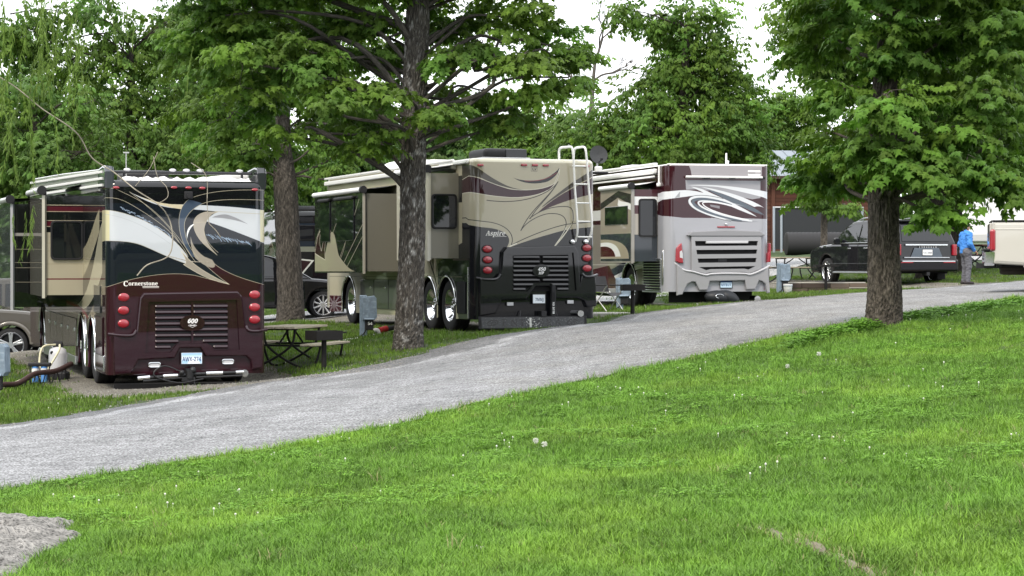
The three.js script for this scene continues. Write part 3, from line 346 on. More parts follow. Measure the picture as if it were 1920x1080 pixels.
// ---------------------------------------------------------------- the cream and black motorhome in the middle
const MID = { W: 2.48, H: 3.26, L: 10.2 };
function midPanel(c) {
  const CR = '#a09a86', BR = '#3f3b33', MAR = '#2c0b17', BK = '#111216', ln = '#1d1b19';
  c.fillStyle = CR; c.fillRect(-900, -300, 4000, 3200); c.fillStyle = '#bdb9a6'; c.fillRect(-900, 85, 4000, 55);
  P2(c, 'M-700,140 L80,170 C150,190 250,300 450,390 C550,430 620,435 700,436 L640,440 C500,430 300,380 200,320 C150,300 100,285 -100,320 L-700,400Z', BR);
  P2(c, 'M-700,400 L-100,320 L80,290 C200,320 350,400 500,430 C700,450 880,420 960,360 C990,300 1000,270 1015,185 L1010,260 C990,330 960,390 900,430 C800,490 650,520 500,518 C300,510 150,480 80,465 L-700,480Z', MAR, '#c9c6b4', 6);
  P2(c, 'M520,305 C600,345 800,350 900,290 C960,250 1000,220 1015,185 C1010,240 960,310 880,345 C760,380 620,370 520,305Z', BK); P2(c, 'M640,336 C760,350 900,320 990,240', null, '#8a2230', 5);
  P2(c, 'M780,680 C900,560 1050,470 1140,420 L1400,280 L2200,200 L2200,300 L1400,465 C1200,510 1000,570 780,680Z', MAR); P2(c, 'M830,610 C950,500 1050,430 1150,350 L1400,190 L2200,100 L2200,200 L1400,270 C1200,370 1050,450 830,620Z', BR);
  for (const d of ['M240,550 C450,580 700,560 880,450 C940,410 980,380 1000,340', 'M1000,340 C900,520 780,600 700,745', 'M970,390 C850,560 700,650 600,875', 'M600,875 C650,780 800,700 900,688 C1000,680 1080,700 1085,790 C1085,870 1000,960 930,1075', 'M690,745 C800,650 950,600 1100,612 C1150,620 1165,650 1160,760 C1140,850 1040,950 960,1040', 'M-600,735 L0,735 C100,770 200,775 280,785 C420,810 520,880 510,990 L500,1030', 'M500,1030 C700,920 950,830 1100,800 L1500,762 L2200,750']) P2(c, d, null, ln, 8);
  P2(c, 'M-700,780 L0,790 C60,800 100,830 200,840 C350,850 450,880 475,960 C480,1000 470,1030 435,1075 C600,1000 800,940 1050,870 C1200,845 1300,830 1500,825 L2200,820 L2200,3000 L-700,3000Z', BK);
  P2(c, 'M1150,790 C1100,870 1020,960 920,1082 C1000,1010 1080,910 1150,790Z', CR, '#d5d2c0', 4); P2(c, 'M1085,830 C1060,900 1000,980 950,1050', null, '#c9c6b4', 7); P2(c, 'M435,1078 C470,1050 500,1030 560,1010', null, '#d8d5c4', 10);
  c.fillStyle = '#d8d6d0'; c.font = 'italic bold 70px serif'; c.fillText('Aspire', 228, 928, 205); c.fillRect(330, 935, 120, 4);
  c.strokeStyle = '#57544a'; c.lineWidth = 4; c.strokeRect(712, 182, 62, 52); c.fillStyle = '#111'; c.font = 'bold 40px sans-serif'; c.fillText('Lx', 722, 226);
}
const midSide = (L, H) => sideTex(L, H, (c) => {
  c.fillStyle = '#aaa48e'; c.fillRect(0, 0, L, H); c.fillStyle = '#2b2a28'; c.fillRect(0, 2.45, 4, 0.5); P2(c, 'M0,1.75 C0.8,1.7 1.4,1.5 2,1.3 L2,0.9 L0,0.9Z', '#25272b'); P2(c, 'M0.1,0.2 L0.1,0.95 L1.1,0.95 C1.0,0.6 0.8,0.4 0.75,0.2Z', '#131417');
  P2(c, 'M1.9,1.35 C1.6,1.0 1.7,0.7 1.75,0.4', null, '#25221d', 0.07); P2(c, 'M2.5,1.35 C2.1,1.0 2.0,0.8 2.02,0.5', null, '#25221d', 0.05); P2(c, 'M0,1.05 L11,1.05', null, '#6f6a58', 0.012);
  c.fillStyle = '#3a1019'; c.fillRect(8.8, 0, 2, 0.62);
});
{
  const { W, H, L } = MID, hw = W / 2, BK = gloss([0.008, 0.008, 0.01]);
  const capMap = panelTex(885, 1117, 627 - H / 0.00989, 627, 870, 280, 5.685, midPanel);
  const g = motorhome('motorhome', 'cream and black motorhome with maroon swooshes and a white rear ladder', { X: -0.742 + 0.9385 * hw, d: 41.5 + 0.345 * hw, y: 0.41, yaw: 0.353, pitch: -0.004, W, H, L, y0: 0.26, wheels: [1.46, 2.61, 8.2], archR: 0.54, topR: 0.09, capMap, sideMap: midSide(L, H), frontColor: [0.3, 0.28, 0.22] });
  const Q = units(870, 440, 5.685, 885, 627, W / 232, 0.00989, W), Z = units(870, 280, 5.685, 885, 627, W / 232, 0.00989, W), poly = (pts) => shape(pts.map(([a, b]) => Q(a, b)));
  const bump = poly([[150, 470], [340, 480], [370, 440], [390, 190], [430, 140], [1160, 120], [1200, 190], [1215, 560], [1235, 440], [1255, 460], [1385, 450], [1395, 780], [1290, 790], [1260, 720], [1200, 690], [960, 690], [920, 590], [880, 560], [740, 565], [690, 620], [640, 700], [380, 710], [320, 850], [150, 880]]);
  bump.holes.push(new THREE.Path([[415, 205], [1155, 185], [1190, 620], [965, 625], [900, 545], [720, 550], [660, 630], [420, 640]].map(([a, b]) => new THREE.Vector2(...Q(a, b)))));
  part(g, 'bumper', at(extr(bump, 0.06, 0.024), 0, 0, 0.012), BK);
  part(g, 'bumper_ledge', [tube([[...Q(125, 470), 0.03], [...Q(220, 488), 0.1], [...Q(330, 478), 0.1], [...Q(368, 430), 0.08]], 0.026, 8)], BK); part(g, 'bumper_ledge', [tube([[...Q(1240, 425), 0.08], [...Q(1265, 455), 0.1], [...Q(1340, 458), 0.1], [...Q(1415, 440), 0.03]], 0.026, 8)], BK);
  const door = sub(g, 'engine_door'); const dp = poly([[420, 210], [1150, 190], [1185, 615], [968, 620], [905, 538], [716, 545], [655, 625], [424, 634]]); dp.holes.push(new THREE.Path([[500, 225], [1100, 215], [1105, 605], [970, 606], [900, 530], [720, 535], [640, 612], [505, 614]].map(([a, b]) => new THREE.Vector2(...Q(a, b)))));
  part(door, 'door_panel', at(extr(dp, 0.03, 0.012), 0, 0, 0.014), BK); part(door, 'grille_backing', at(extr(poly([[492, 218], [1108, 208], [1112, 612], [492, 620]]), 0.006), 0, 0, 0.016), M.under);
  for (let i = 0; i < 8; i++) for (const [a, b] of [[503, 790], [815, 1098]]) { let x0 = a, x1 = b; if (i === 7) { if (a < 600) x1 = 640; else x0 = 970; } else if (i === 6) { if (a < 600) x1 = 720; else x0 = 900; } const [u0, y] = Q(x0, 250 + i * 49), [u1] = Q(x1, 250); part(door, 'louvre', rbox(u1 - u0, 0.055, 0.05, 0.016, (u0 + u1) / 2, y, 0.05, -0.5), BK); }
  const [bx, by] = Q(800, 395), badge = canvasTex(192, 160, (c) => { c.fillStyle = '#0d0e10'; c.fillRect(0, 0, 192, 160); c.fillStyle = '#e4e4e4'; c.textAlign = 'center'; c.font = 'italic bold 90px sans-serif'; c.fillText('450', 98, 80); c.font = 'italic bold 76px sans-serif'; c.fillText('HP', 88, 146); });
  part(door, 'badge', at(cyl(0.17, 0.17, 0.03, 32, 0, 0, 0, Math.PI / 2).scale(1, 0.7, 1), bx, by, 0.08), BK); part(door, 'badge_print', at(new THREE.PlaneGeometry(0.2, 0.165), bx, by, 0.0975), gloss(0xffffff, { map: badge }));
  for (const [a, b] of [[245, 163], [248, 277], [248, 388], [1305, 147], [1306, 257], [1307, 368]]) { const [x, y] = Q(a, b); lamp(g, 'tail_light', x, y, 0.012, 0.093, 0.066); }
  for (const [a, b] of [[175, 178], [635, 168], [750, 168], [865, 168], [1302, 172]]) { const [x, y] = Z(a, b); part(g, 'clearance_light', rbox(0.12, 0.045, 0.03, 0.02, x, y, 0.012), M.red); }
  for (const [a, b] of [[476, 750], [1118, 732]]) { const [x, y] = Q(a, b); part(g, 'reverse_light', [rbox(0.13, 0.065, 0.03, 0.01, x, y, 0.05)], M.clearLamp); }
  { const [x, y] = Q(780, 697); plate(g, x, y, 0.06, 0.24, 0.16, (c) => { c.fillStyle = '#d9e0e6'; c.fillRect(0, 0, 256, 128); c.fillStyle = '#16324c'; c.font = 'bold 66px sans-serif'; c.textAlign = 'center'; c.fillText('7MMJ', 138, 96); }); }
  for (let i = 0; i < 8; i++) part(g, 'vent_slot', rbox(0.055, 0.035, 0.02, 0.01, -hw + 0.075, 1.84 + i * 0.058, -0.055, 0, -0.75), M.blackPlastic);
  // white ladder
  const ld = sub(g, 'ladder'), top = Z(1118, -10), p = (a, b, z) => [...Z(a, b), z];
  part(ld, 'rail', tube([p(1180, 985, 0.03), p(1178, 880, 0.13), p(1150, 400, 0.13), p(1125, -20, 0.12), p(1122, -34, 0.06), p(1112, -36, -0.1), p(1085, -22, -0.34), p(1085, 90, -0.36)], 0.022, 8, 50), M.whitePaint); part(ld, 'rail', tube([p(1310, 980, 0.03), p(1330, 880, 0.13), p(1300, 400, 0.13), p(1265, -20, 0.12), p(1264, -34, 0.06), p(1255, -36, -0.1), p(1240, -22, -0.3), p(1240, 90, -0.36)], 0.022, 8, 50), M.whitePaint);
  for (const [a, b, y] of [[1122, 1272, 175], [1148, 1298, 370], [1155, 1308, 573], [1165, 1320, 772], [1180, 1332, 940]]) part(ld, 'rung', bar(p(a, y, 0.13), p(b, y, 0.13), 0.016), M.whitePaint);
  for (const [a, b] of [[1150, 992], [1290, 990]]) { const [x, y] = Z(a, b); part(ld, 'ladder_foot', at(lightGeo(0.055, 0.05, 0.04), x, y, 0.03), M.chrome); }
  // tow bar strut and long rock guard lettered across
  part(g, 'tow_strut', [at(extr(shape([[-0.05, 0], [0.06, 0], [0.045, 0.62], [-0.03, 0.66]]), 0.06, 0.012), Q(915, 560)[0], 0.26, 0.09)], M.blackPlastic); part(g, 'strut_print', at(new THREE.PlaneGeometry(0.06, 0.42), Q(915, 760)[0], 0.55, 0.165), std(0xffffff, 0.5, 0, { map: canvasTex(64, 448, (c) => { c.fillStyle = '#0f0f11'; c.fillRect(0, 0, 64, 448); c.save(); c.translate(52, 430); c.rotate(-Math.PI / 2); c.fillStyle = '#eee'; c.font = 'bold 58px sans-serif'; c.fillText('BLUE OX', 0, 0, 300); c.restore(); }) }));
  part(g, 'receiver_hitch', [box(1.5, 0.1, 0.1, 0, 0.42, -0.1), box(0.1, 0.1, 0.3, 0.12, 0.36, 0.04), bar([-0.35, 0.2, 0.12], [-0.3, 0.42, 0.05], 0.012), bar([0.45, 0.2, 0.12], [0.4, 0.42, 0.05], 0.012)], M.darkMetal); part(g, 'exhaust_tip', cyl(0.06, 0.06, 0.3, 16, 0.88, 0.36, 0.06, Math.PI / 2, 0, 0.2), M.chrome);
  const rg = sub(g, 'rock_guard'); part(rg, 'guard_panel', at(rbox(2.16, 0.235, 0.03, 0.012, 0, 0, 0), -0.09, 0.2, 0.16, -0.12, 0, 0), M.rubber);
  part(rg, 'guard_print', at(new THREE.PlaneGeometry(2.05, 0.2), -0.09, 0.2 + 0.002, 0.178, -0.12), new THREE.MeshStandardMaterial({ roughness: 0.4, map: canvasTex(1024, 100, (c) => { c.fillStyle = '#26282b'; c.fillRect(0, 0, 1024, 100); c.fillStyle = '#0b0b0c'; c.font = 'bold 92px serif'; const T = 'ENTEGRA'; [...T].forEach((q, i) => c.fillText(q, 195 + i * 88, 84)); c.lineWidth = 9; c.strokeStyle = '#0b0b0c'; for (const x of [110, 900]) { c.beginPath(); c.ellipse(x, 52, 52, 24, -0.2, 0, 6.3); c.stroke(); c.beginPath(); c.ellipse(x + 8, 56, 22, 12, -0.2, 0, 6.3); c.stroke(); } const R = rng(8); c.fillStyle = '#b8b8b4'; c.fillRect(474, 6, 20, 90); for (let i = 0; i < 60; i++) c.fillRect(440 + R() * 140, R() * 96, 3 + R() * 9, 2 + R() * 5); c.fillStyle = '#6f706e'; for (let i = 0; i < 260; i++) c.fillRect(R() * 1024, R() * 100, 2 + R() * 8, 1 + R() * 3); }) }));
  // roof: air conditioners, domes, awning rail
  for (const [x, z, m] of [[-0.46, -0.75, M.blackPlastic], [-0.3, -5.2, M.whitePlastic]]) { const a = sub(g, 'air_conditioner'); part(a, 'shroud', rbox(0.88, 0.2, 0.95, 0.09, x, H + 0.1, z), m); part(a, 'front_panel', rbox(0.42, 0.17, 0.02, 0.03, x + 0.2, H + 0.1, z + 0.47), M.glass); part(a, 'base_gasket', rbox(0.95, 0.04, 1.0, 0.01, x, H + 0.01, z), M.galv); }
  part(g, 'vent_cover', [at(lightGeo(0.45, 0.17, 0.5), -0.85, H, -4.2), rbox(0.5, 0.1, 0.5, 0.04, -0.9, H + 0.05, -3.0)], M.whitePlastic); part(g, 'roof_dome', at(lightGeo(0.35, 0.22, 0.4), -0.8, H, -6.1), M.whitePlastic);
  part(g, 'awning_rail', [rbox(0.12, 0.1, 9.0, 0.03, -hw - 0.04, H - 0.12, -5.4), rbox(0.07, 0.05, 9.0, 0.02, -hw - 0.06, H - 0.01, -5.4)], M.whitePaint);
  part(g, 'corner_eave', rbox(0.08, 0.09, 1.6, 0.03, -hw - 0.03, H - 0.06, -0.95), M.whitePaint);
  const taupe = gloss([0.2, 0.19, 0.155], { roughness: 0.5, clearcoat: 0.4 });
  slide(g, { s0: 0.76, s1: 2.7, y0: 1.4, y1: 3.0, w: 0.6, outer: gloss([0.38, 0.36, 0.3]), rear: taupe, shell: taupe, flange: gloss([0.45, 0.43, 0.36]), win: [-0.51, -0.07, 1.98, 2.58] }, hw);
  const fs = slide(g, { s0: 4.5, s1: 8.24, y0: 1.16, y1: 2.74, w: 0.75, outer: gloss([0.012, 0.013, 0.014]), rear: gloss([0.13, 0.125, 0.105], { roughness: 0.55, clearcoat: 0.3 }), shell: taupe, flange: gloss([0.3, 0.28, 0.24]) }, hw);
  const ot = sideTex(3.74, 1.6, (c) => { c.fillStyle = '#0c0d0d'; c.fillRect(0, 0, 4, 2); P2(c, 'M0.6,0 C1.2,0.05 1.5,0.22 1.75,0.3 C2.0,0.4 2.05,0.85 2.35,0.85 C2.7,0.85 2.75,0.45 3.0,0.32 L3.74,0.5 L3.74,0Z', '#8f8b76'); P2(c, 'M3.74,0.4 C3.6,0.7 3.45,0.85 3.25,0.9 C3.4,0.7 3.35,0.55 3.2,0.45 C3.1,0.6 3.0,0.75 2.8,0.8 C2.95,0.6 2.95,0.4 2.9,0.25 C3.2,0.3 3.5,0.35 3.74,0.4Z', '#2a0d16', '#b5b19e', 0.02); for (const d of ['M3.74,0.6 C3.2,1.2 2.4,1.1 2.2,0.5', 'M2.6,0.4 C2.2,1.1 1.5,1.4 1.3,0.9 C1.2,0.6 1.5,0.4 1.8,0.2', 'M1.9,0.2 C1.3,0.6 0.6,1.2 0.3,1.5', 'M0,1.0 L1.6,0.1', 'M0,0.75 L1.2,0.1']) P2(c, d, null, '#938e7c', 0.018); });
  part(fs, 'wall_graphics', at(new THREE.PlaneGeometry(3.74, 1.58), -hw - 0.762, 1.95, -6.37, 0, -Math.PI / 2, 0), (() => { const t = ot; t.repeat.set(-1, 1); t.offset.set(1, 0); return gloss(0xffffff, { map: t }); })());
  for (const [s, w] of [[5.8, 1.3], [7.35, 0.75]]) { part(fs, 'window', rbox(0.02, 0.85, w, 0.008, -hw - 0.775, 2.22, -s), M.glass); part(fs, 'window_visor', rbox(0.08, 0.07, w + 0.1, 0.03, -hw - 0.8, 2.68, -s), M.blackPlastic); }
  for (let i = 0; i < 4; i++) { const d = sub(g, 'storage_door'); part(d, 'door_skin', rbox(0.025, 0.62, 1.0, 0.02, -hw - 0.014, 0.68, -3.65 - i * 1.03), gloss([0.1, 0.098, 0.095], { metalness: 0.5 })); part(d, 'handle', rbox(0.03, 0.05, 0.1, 0.01, -hw - 0.03, 0.82, -3.35 - i * 1.03), M.chrome); }
  part(g, 'fender_panel', rbox(0.02, 0.66, 0.65, 0.01, -hw - 0.012, 0.72, -7.2), gloss([0.35, 0.33, 0.27])); part(g, 'engine_side_grille', [...Array(10)].map((_, i) => rbox(0.02, 0.6, 0.03, 0.008, -hw - 0.012, 0.66, -0.35 - i * 0.05)), M.blackPlastic); part(g, 'corner_trim', rbox(0.02, 0.95, 0.03, 0.008, -hw - 0.01, 0.75, -0.2), M.chrome);
}
{ // second motorhome of the same make, dark, in the row behind
  const W = 2.48, H = 3.2, L = 10, hw = W / 2, my = H / 330;
  const capMap = panelTex(0, 232, 0, 330, 0, 0, 1, (c) => { c.fillStyle = '#0d0f12'; c.fillRect(-100, -50, 500, 500); c.fillStyle = '#14202c'; c.fillRect(10, 40, 200, 80); P2(c, 'M-20,118 L260,118 L260,135 L-20,135Z', '#77786a'); P2(c, 'M-20,150 L110,165 L60,230 C20,240 -20,200 -20,150Z', '#2a1418', '#c9c6bd', 5); P2(c, 'M0,160 C30,190 60,200 70,215 C40,225 10,200 0,160Z', '#4a1020', '#ddd9cf', 6); P2(c, 'M-20,240 L260,235', null, '#8d8a84', 4); c.fillStyle = '#8d8c8a'; c.fillRect(-50, 260, 400, 12); c.fillStyle = '#dedbd4'; c.font = 'italic bold 17px serif'; c.fillText('Aspire', 32, 232); });
  const sideMap = sideTex(L, H, (c) => { c.fillStyle = '#0c0d10'; c.fillRect(0, 0, L, H); c.fillStyle = '#55504a'; c.fillRect(0, 0.5, L, 0.6); P2(c, 'M0.8,2.5 C1.4,2.6 0.6,2.0 0.3,1.8 C1.0,1.6 1.1,1.1 2.4,0.9', null, '#b9a98d', 0.12); P2(c, 'M1.0,2.3 C1.6,2.0 0.8,1.8 1.5,1.5 L0.6,1.9Z', '#4a1020'); });
  const g = motorhome('motorhome', 'dark motorhome in the row behind, partly hidden by the dark tree trunk', { X: -7.55 + 0.95 * hw, d: 72 + 0.3 * hw, y: H_at(-7.4, 74), yaw: 0.31, W, H, L, y0: 0.3, wheels: [2.0, 3.2, 8], capMap, sideMap, frontColor: [0.01, 0.01, 0.012] });
  part(g, 'rear_window', rbox(1.5, 0.5, 0.03, 0.01, 0.1, 2.5, 0.012), M.glass); part(g, 'roof_rack', [rbox(1.9, 0.1, 0.5, 0.04, 0, H + 0.07, -0.5), rbox(0.9, 0.22, 0.8, 0.08, 0.2, H + 0.1, -2)], M.blackPlastic); part(g, 'awning_rail', rbox(0.1, 0.12, 8.5, 0.03, -hw - 0.05, H - 0.2, -4.8), M.whitePaint); part(g, 'bumper', rbox(W - 0.2, 0.4, 0.1, 0.03, 0, 0.55, 0.05), M.black);
  for (const x of [-0.95, 0.95]) for (const y of [0.95, 1.15]) part(g, 'tail_light', at(lightGeo(0.08, 0.06, 0.03), x, y, 0.012), M.red);
}
function H_at(x, d) { return H(x, d); }
// ---------------------------------------------------------------- the silver and maroon motorhome on the right
{
  const W = 2.487, H = 3.27, L = 11, hw = W / 2, SIL = gloss([0.27, 0.27, 0.285]), mx = W / 194, my = 0.01193;
  const capMap = panelTex(1248, 1442, 582 - H / my, 582, 1240, 300, 7.714, (c) => {
    const MAR = '#2e0a13', S = '#94959b', WH = '#c6c9cd', SL = '#4b545e', G = '#8b8b90';
    c.fillStyle = S; c.fillRect(-900, -100, 4000, 3000); P2(c, 'M-900,60 L2600,60 L2600,830 L1480,845 L1200,838 L300,835 L-100,790 L-900,700Z', MAR); c.fillStyle = '#c9c9c6'; c.fillRect(-900, 40, 4000, 36);
    P2(c, 'M390,82 L1440,82 L1440,238 L430,238 C425,180 415,130 390,82Z', '#8d898c'); P2(c, 'M340,290 L1418,290 L1418,540 L1300,560 L560,420 L350,430Z', G); P2(c, 'M720,830 L780,850 L700,838Z', S);
    P2(c, 'M-900,640 L-200,480 C0,470 200,440 330,435 C450,435 520,455 590,470 C680,490 720,500 780,520 C640,500 480,510 380,525 C250,545 100,560 -200,620 L-900,780Z', WH); P2(c, 'M190,548 L265,455 L260,535Z', '#8d9094');
    P2(c, 'M380,365 C600,340 1000,360 1540,450 L2300,520 L2300,650 L1560,560 C1300,480 900,400 800,385 C650,372 500,370 380,365Z', WH);
    P2(c, 'M640,420 C900,480 1250,610 1480,790 C1350,765 1200,690 1000,610Z', SL); P2(c, 'M560,385 C900,430 1250,540 1480,685 C1430,660 1370,655 1330,672 C1100,560 800,450 560,385Z', WH);
    P2(c, 'M420,385 L560,450 C800,590 1100,720 1370,815 C1200,690 900,560 700,470 C600,420 500,390 420,385Z', WH); P2(c, 'M800,560 C950,600 1100,640 1240,672 C1100,640 950,620 800,560Z', WH);
    const loop = 'M880,575 C620,510 415,510 400,590 C400,690 640,790 1000,865'; P2(c, loop, null, '#2a2d32', 48); P2(c, loop, null, WH, 34); const l2 = 'M1000,655 C760,560 470,530 450,600 C440,680 700,790 1150,870'; P2(c, l2, null, SL, 40); const l3 = 'M1120,690 C800,590 540,570 525,610 C510,680 800,800 1300,880'; P2(c, l3, null, WH, 24); P2(c, 'M1150,700 C850,600 600,590 585,620 C590,690 850,790 1250,862', null, '#d5d7d9', 14);
    P2(c, 'M610,625 C640,610 720,620 830,650 C1000,700 1200,760 1330,820 C1100,790 800,740 610,640Z', MAR); P2(c, 'M690,640 L830,660 L830,700 L700,670Z', '#77757a');
    P2(c, 'M900,850 C1100,880 1250,890 1400,885 C1200,900 1000,890 900,850Z', '#33363b'); c.fillStyle = '#e8e8e4'; c.fillRect(1238, 138, 180, 26); c.fillRect(1238, 190, 180, 24); c.fillStyle = '#3a3a3c'; c.font = 'bold 22px sans-serif'; c.fillText('NEWMAR', 1246, 186, 160);
  });
  const sideMap = sideTex(L, H, (c) => {
    c.fillStyle = '#767169'; c.fillRect(0, 0, L, H); c.fillStyle = '#2e0a13'; c.fillRect(0, 2.0, L, 1.3); P2(c, 'M0,2.55 C2,2.35 4,2.3 11,2.4 L11,2.15 C4,2.05 2,2.1 0,2.3Z', '#bfbfbd'); P2(c, 'M0,2.05 L0,1.95 C0.6,1.9 1.4,1.9 2.9,1.9 L2.9,1.0 C1.6,0.9 0.8,1.3 0.6,1.7Z', '#33383f'); P2(c, 'M1.0,1.7 C0.4,1.2 1.4,0.9 4.5,0.5 L5,0.8 C3,1 2.4,1.2 2.0,1.7Z', '#2e343c'); P2(c, 'M1.6,1.0 C3,0.9 4,0.6 6,0.4', null, '#d5d5d2', 0.1); P2(c, 'M3.4,0.5 L7,0.2 L7,0.8 L4.2,1.0Z', '#3a0d17'); P2(c, 'M0,1.02 L11,1.02', null, '#b9b6b0', 0.015);
  });
  const g = motorhome('motorhome', 'silver and maroon motorhome with white swirls and four black grille slots', { X: 3.43 + 0.966 * hw, d: 50 + 0.259 * hw, y: 0.66, yaw: 0.262, W, H, L, y0: 0.42, r: 0.22, wheels: [2.62, 8.2], archR: 0.55, capMap, sideMap, topR: 0.05, frontColor: [0.1, 0.01, 0.02] });
  const Q = units(1240, 430, 7.2, 1248, 582, mx, my, W), Z = units(1240, 300, 7.714, 1248, 582, mx, my, W), poly = (pts, f = Q) => shape(pts.map(([a, b]) => f(a, b)));
  // lower bumper with side horns, the engine door proud of it
  part(g, 'bumper', at(extr(poly([[195, 470], [290, 540], [580, 610], [1150, 600], [1330, 540], [1420, 500], [1425, 690], [1440, 860], [1400, 860], [1380, 740], [1330, 700], [1290, 690], [1240, 810], [1120, 815], [1100, 690], [630, 700], [600, 820], [490, 822], [440, 710], [395, 705], [330, 740], [265, 880], [195, 890]]), 0.05, 0.02), 0, 0, 0.012), SIL);
  part(g, 'bumper_ridge', tube([[...Q(175, 450), -0.02], [...Q(280, 545), 0.07], [...Q(400, 570), 0.085], [...Q(580, 615), 0.085], [...Q(640, 602), 0.085], [...Q(1110, 600), 0.085], [...Q(1160, 610), 0.085], [...Q(1330, 545), 0.085], [...Q(1440, 490), 0.03]], 0.024, 8, 60), gloss([0.42, 0.42, 0.44]));
  const door = sub(g, 'engine_door'); const dp = poly([[385, 95], [1320, 92], [1325, 530], [1155, 595], [1100, 575], [625, 580], [575, 598], [390, 550]]); for (const h of [[[430, 155], [1275, 152], [1268, 218], [438, 225]], [[448, 275], [1268, 268], [1258, 330], [458, 338]], [[466, 392], [1256, 382], [1250, 445], [476, 452]], [[482, 508], [1244, 495], [1150, 545], [1090, 532], [640, 538], [580, 552]]]) dp.holes.push(new THREE.Path(h.map(([a, b]) => new THREE.Vector2(...Q(a, b)))));
  part(door, 'door_panel', at(extr(dp, 0.06, 0.003), 0, 0, 0.01), SIL); part(door, 'grille_backing', at(extr(poly([[420, 145], [1285, 142], [1260, 555], [470, 560]]), 0.004), 0, 0, 0.012), M.under);
  part(door, 'door_handle', at(extr(poly([[575, 158], [1145, 152], [1140, 186], [578, 190]]), 0.05, 0.01), 0, 0, 0.03), gloss([0.45, 0.45, 0.47])); part(door, 'door_brow', at(extr(poly([[330, 80], [390, 30], [850, 5], [1300, 18], [1375, 72], [1320, 92], [385, 95]]), 0.07, 0.02), 0, 0, 0.0), gloss([0.2, 0.2, 0.21]));
  { const [x, y] = Q(855, 118); part(door, 'door_lettering', at(new THREE.PlaneGeometry(0.52, 0.075), x, y, 0.0645), gloss(0xffffff, { map: canvasTex(512, 72, (c) => { c.fillStyle = '#94959b'; c.fillRect(0, 0, 512, 72); c.fillStyle = '#5f6064'; c.font = 'bold 46px serif'; [...'NEW AIRE'].forEach((q, i) => c.fillText(q, 22 + i * 60, 52)); }) })); }
  { const [x, y] = Q(810, 415); part(door, 'grille_badge', box(0.2, 0.07, 0.01, x, y, 0.02), M.darkMetal); }
  // tail lamps wrap the corners
  for (const s of [-1, 1]) { const pts = s < 0 ? [[190, 260], [235, 200], [262, 185], [275, 300], [285, 455], [230, 455], [182, 430]] : [[1435, 180], [1455, 190], [1460, 300], [1455, 440], [1412, 445], [1415, 330], [1430, 300]]; part(g, 'tail_light', at(extr(poly(pts), 0.09, 0.02), 0, 0, -0.06), M.red); if (s < 0) part(g, 'reverse_light', at(extr(poly([[232, 300], [262, 280], [275, 330], [278, 395], [234, 380]]), 0.02, 0.006), 0, 0, 0.025), M.clearLamp); }
  { const [x, y] = Z(920, 965); part(g, 'brake_light', rbox(0.42, 0.03, 0.02, 0.008, x, y, 0.012), M.red); part(g, 'rear_camera', [at(lightGeo(0.03, 0.03, 0.04), x, Z(915, 925)[1], 0.02)], M.chrome); }
  for (const [a, b] of [[522, 735], [1200, 735]]) { const [x, y] = Q(a, b); part(g, 'lamp_pod', at(extr(poly([[a - 82, 705], [a + 80, 703], [a + 62, 770], [a + 30, 778], [a - 50, 780]]), 0.02), 0, 0, 0.008), M.blackPlastic); if (a < 600) part(g, 'reverse_light', rbox(0.13, 0.07, 0.02, 0.01, x, y, 0.03), M.clearLamp); }
  for (const [a, b] of [[318, 818], [1360, 805]]) { const [x, y] = Q(a, b); part(g, 'reflector', rbox(0.1, 0.06, 0.02, 0.01, x, y, -0.03), M.red); }
  { const [x, y] = Q(858, 745); plate(g, x, y, 0.02, 0.27, 0.14, (c) => { c.fillStyle = '#b9cfe0'; c.fillRect(0, 0, 256, 128); c.fillStyle = '#22406e'; c.fillRect(0, 0, 256, 22); c.font = 'bold 70px sans-serif'; c.textAlign = 'center'; c.fillText('MYBUT', 128, 98, 230); }); }
  // covered spare or cargo bag behind, hitch
  part(g, 'hitch_cover', [at(lightGeo(0.36, 0.17, 0.2), 0.0, 0.28, 0.1, 0, 0, -0.1), at(lightGeo(0.26, 0.16, 0.2), 0.22, 0.27, 0.12, 0, 0, -0.5)], std([0.02, 0.022, 0.026], 0.45)); part(g, 'hitch_emblem', at(new THREE.TorusGeometry(1, 0.14, 6, 26).scale(0.09, 0.045, 0.05), -0.07, 0.32, 0.285), M.chrome); part(g, 'receiver_hitch', [box(1.6, 0.1, 0.1, 0, 0.48, -0.15), box(0.1, 0.1, 0.3, 0.05, 0.4, 0)], M.darkMetal); part(g, 'exhaust_tip', cyl(0.075, 0.08, 0.35, 18, 0.86, 0.25, 0.05, Math.PI / 2, 0, 0), M.chrome);
  part(g, 'mud_flap', [box(2.0, 0.3, 0.02, 0, 0.32, -0.5)], M.rubber);
  // awning bar across the rear, roof gear and rails
  const bar3 = sub(g, 'rear_awning_bar'); part(bar3, 'bar_tube', [cyl(0.028, 0.028, 1.82, 12, Z(880, 0)[0], Z(0, 244)[1], 0.07, 0, 0, Math.PI / 2)], M.whitePaint); for (const a of [630, 990, 1420]) { const [x, y] = Z(a, 248); part(bar3, 'bracket', rbox(0.16, 0.06, 0.1, 0.015, x, y, 0.04), M.blackPlastic); }
  part(g, 'roof_edge_trim', rbox(W - 0.1, 0.03, 0.05, 0.01, 0, H + 0.0, -0.06), M.whitePaint); part(g, 'corner_pillar', [rbox(0.05, 0.42, 0.05, 0.02, -hw - 0.02, H - 0.22, -0.4), rbox(0.09, 0.09, 0.12, 0.03, -hw - 0.03, H - 0.45, -0.4)], M.whitePaint);
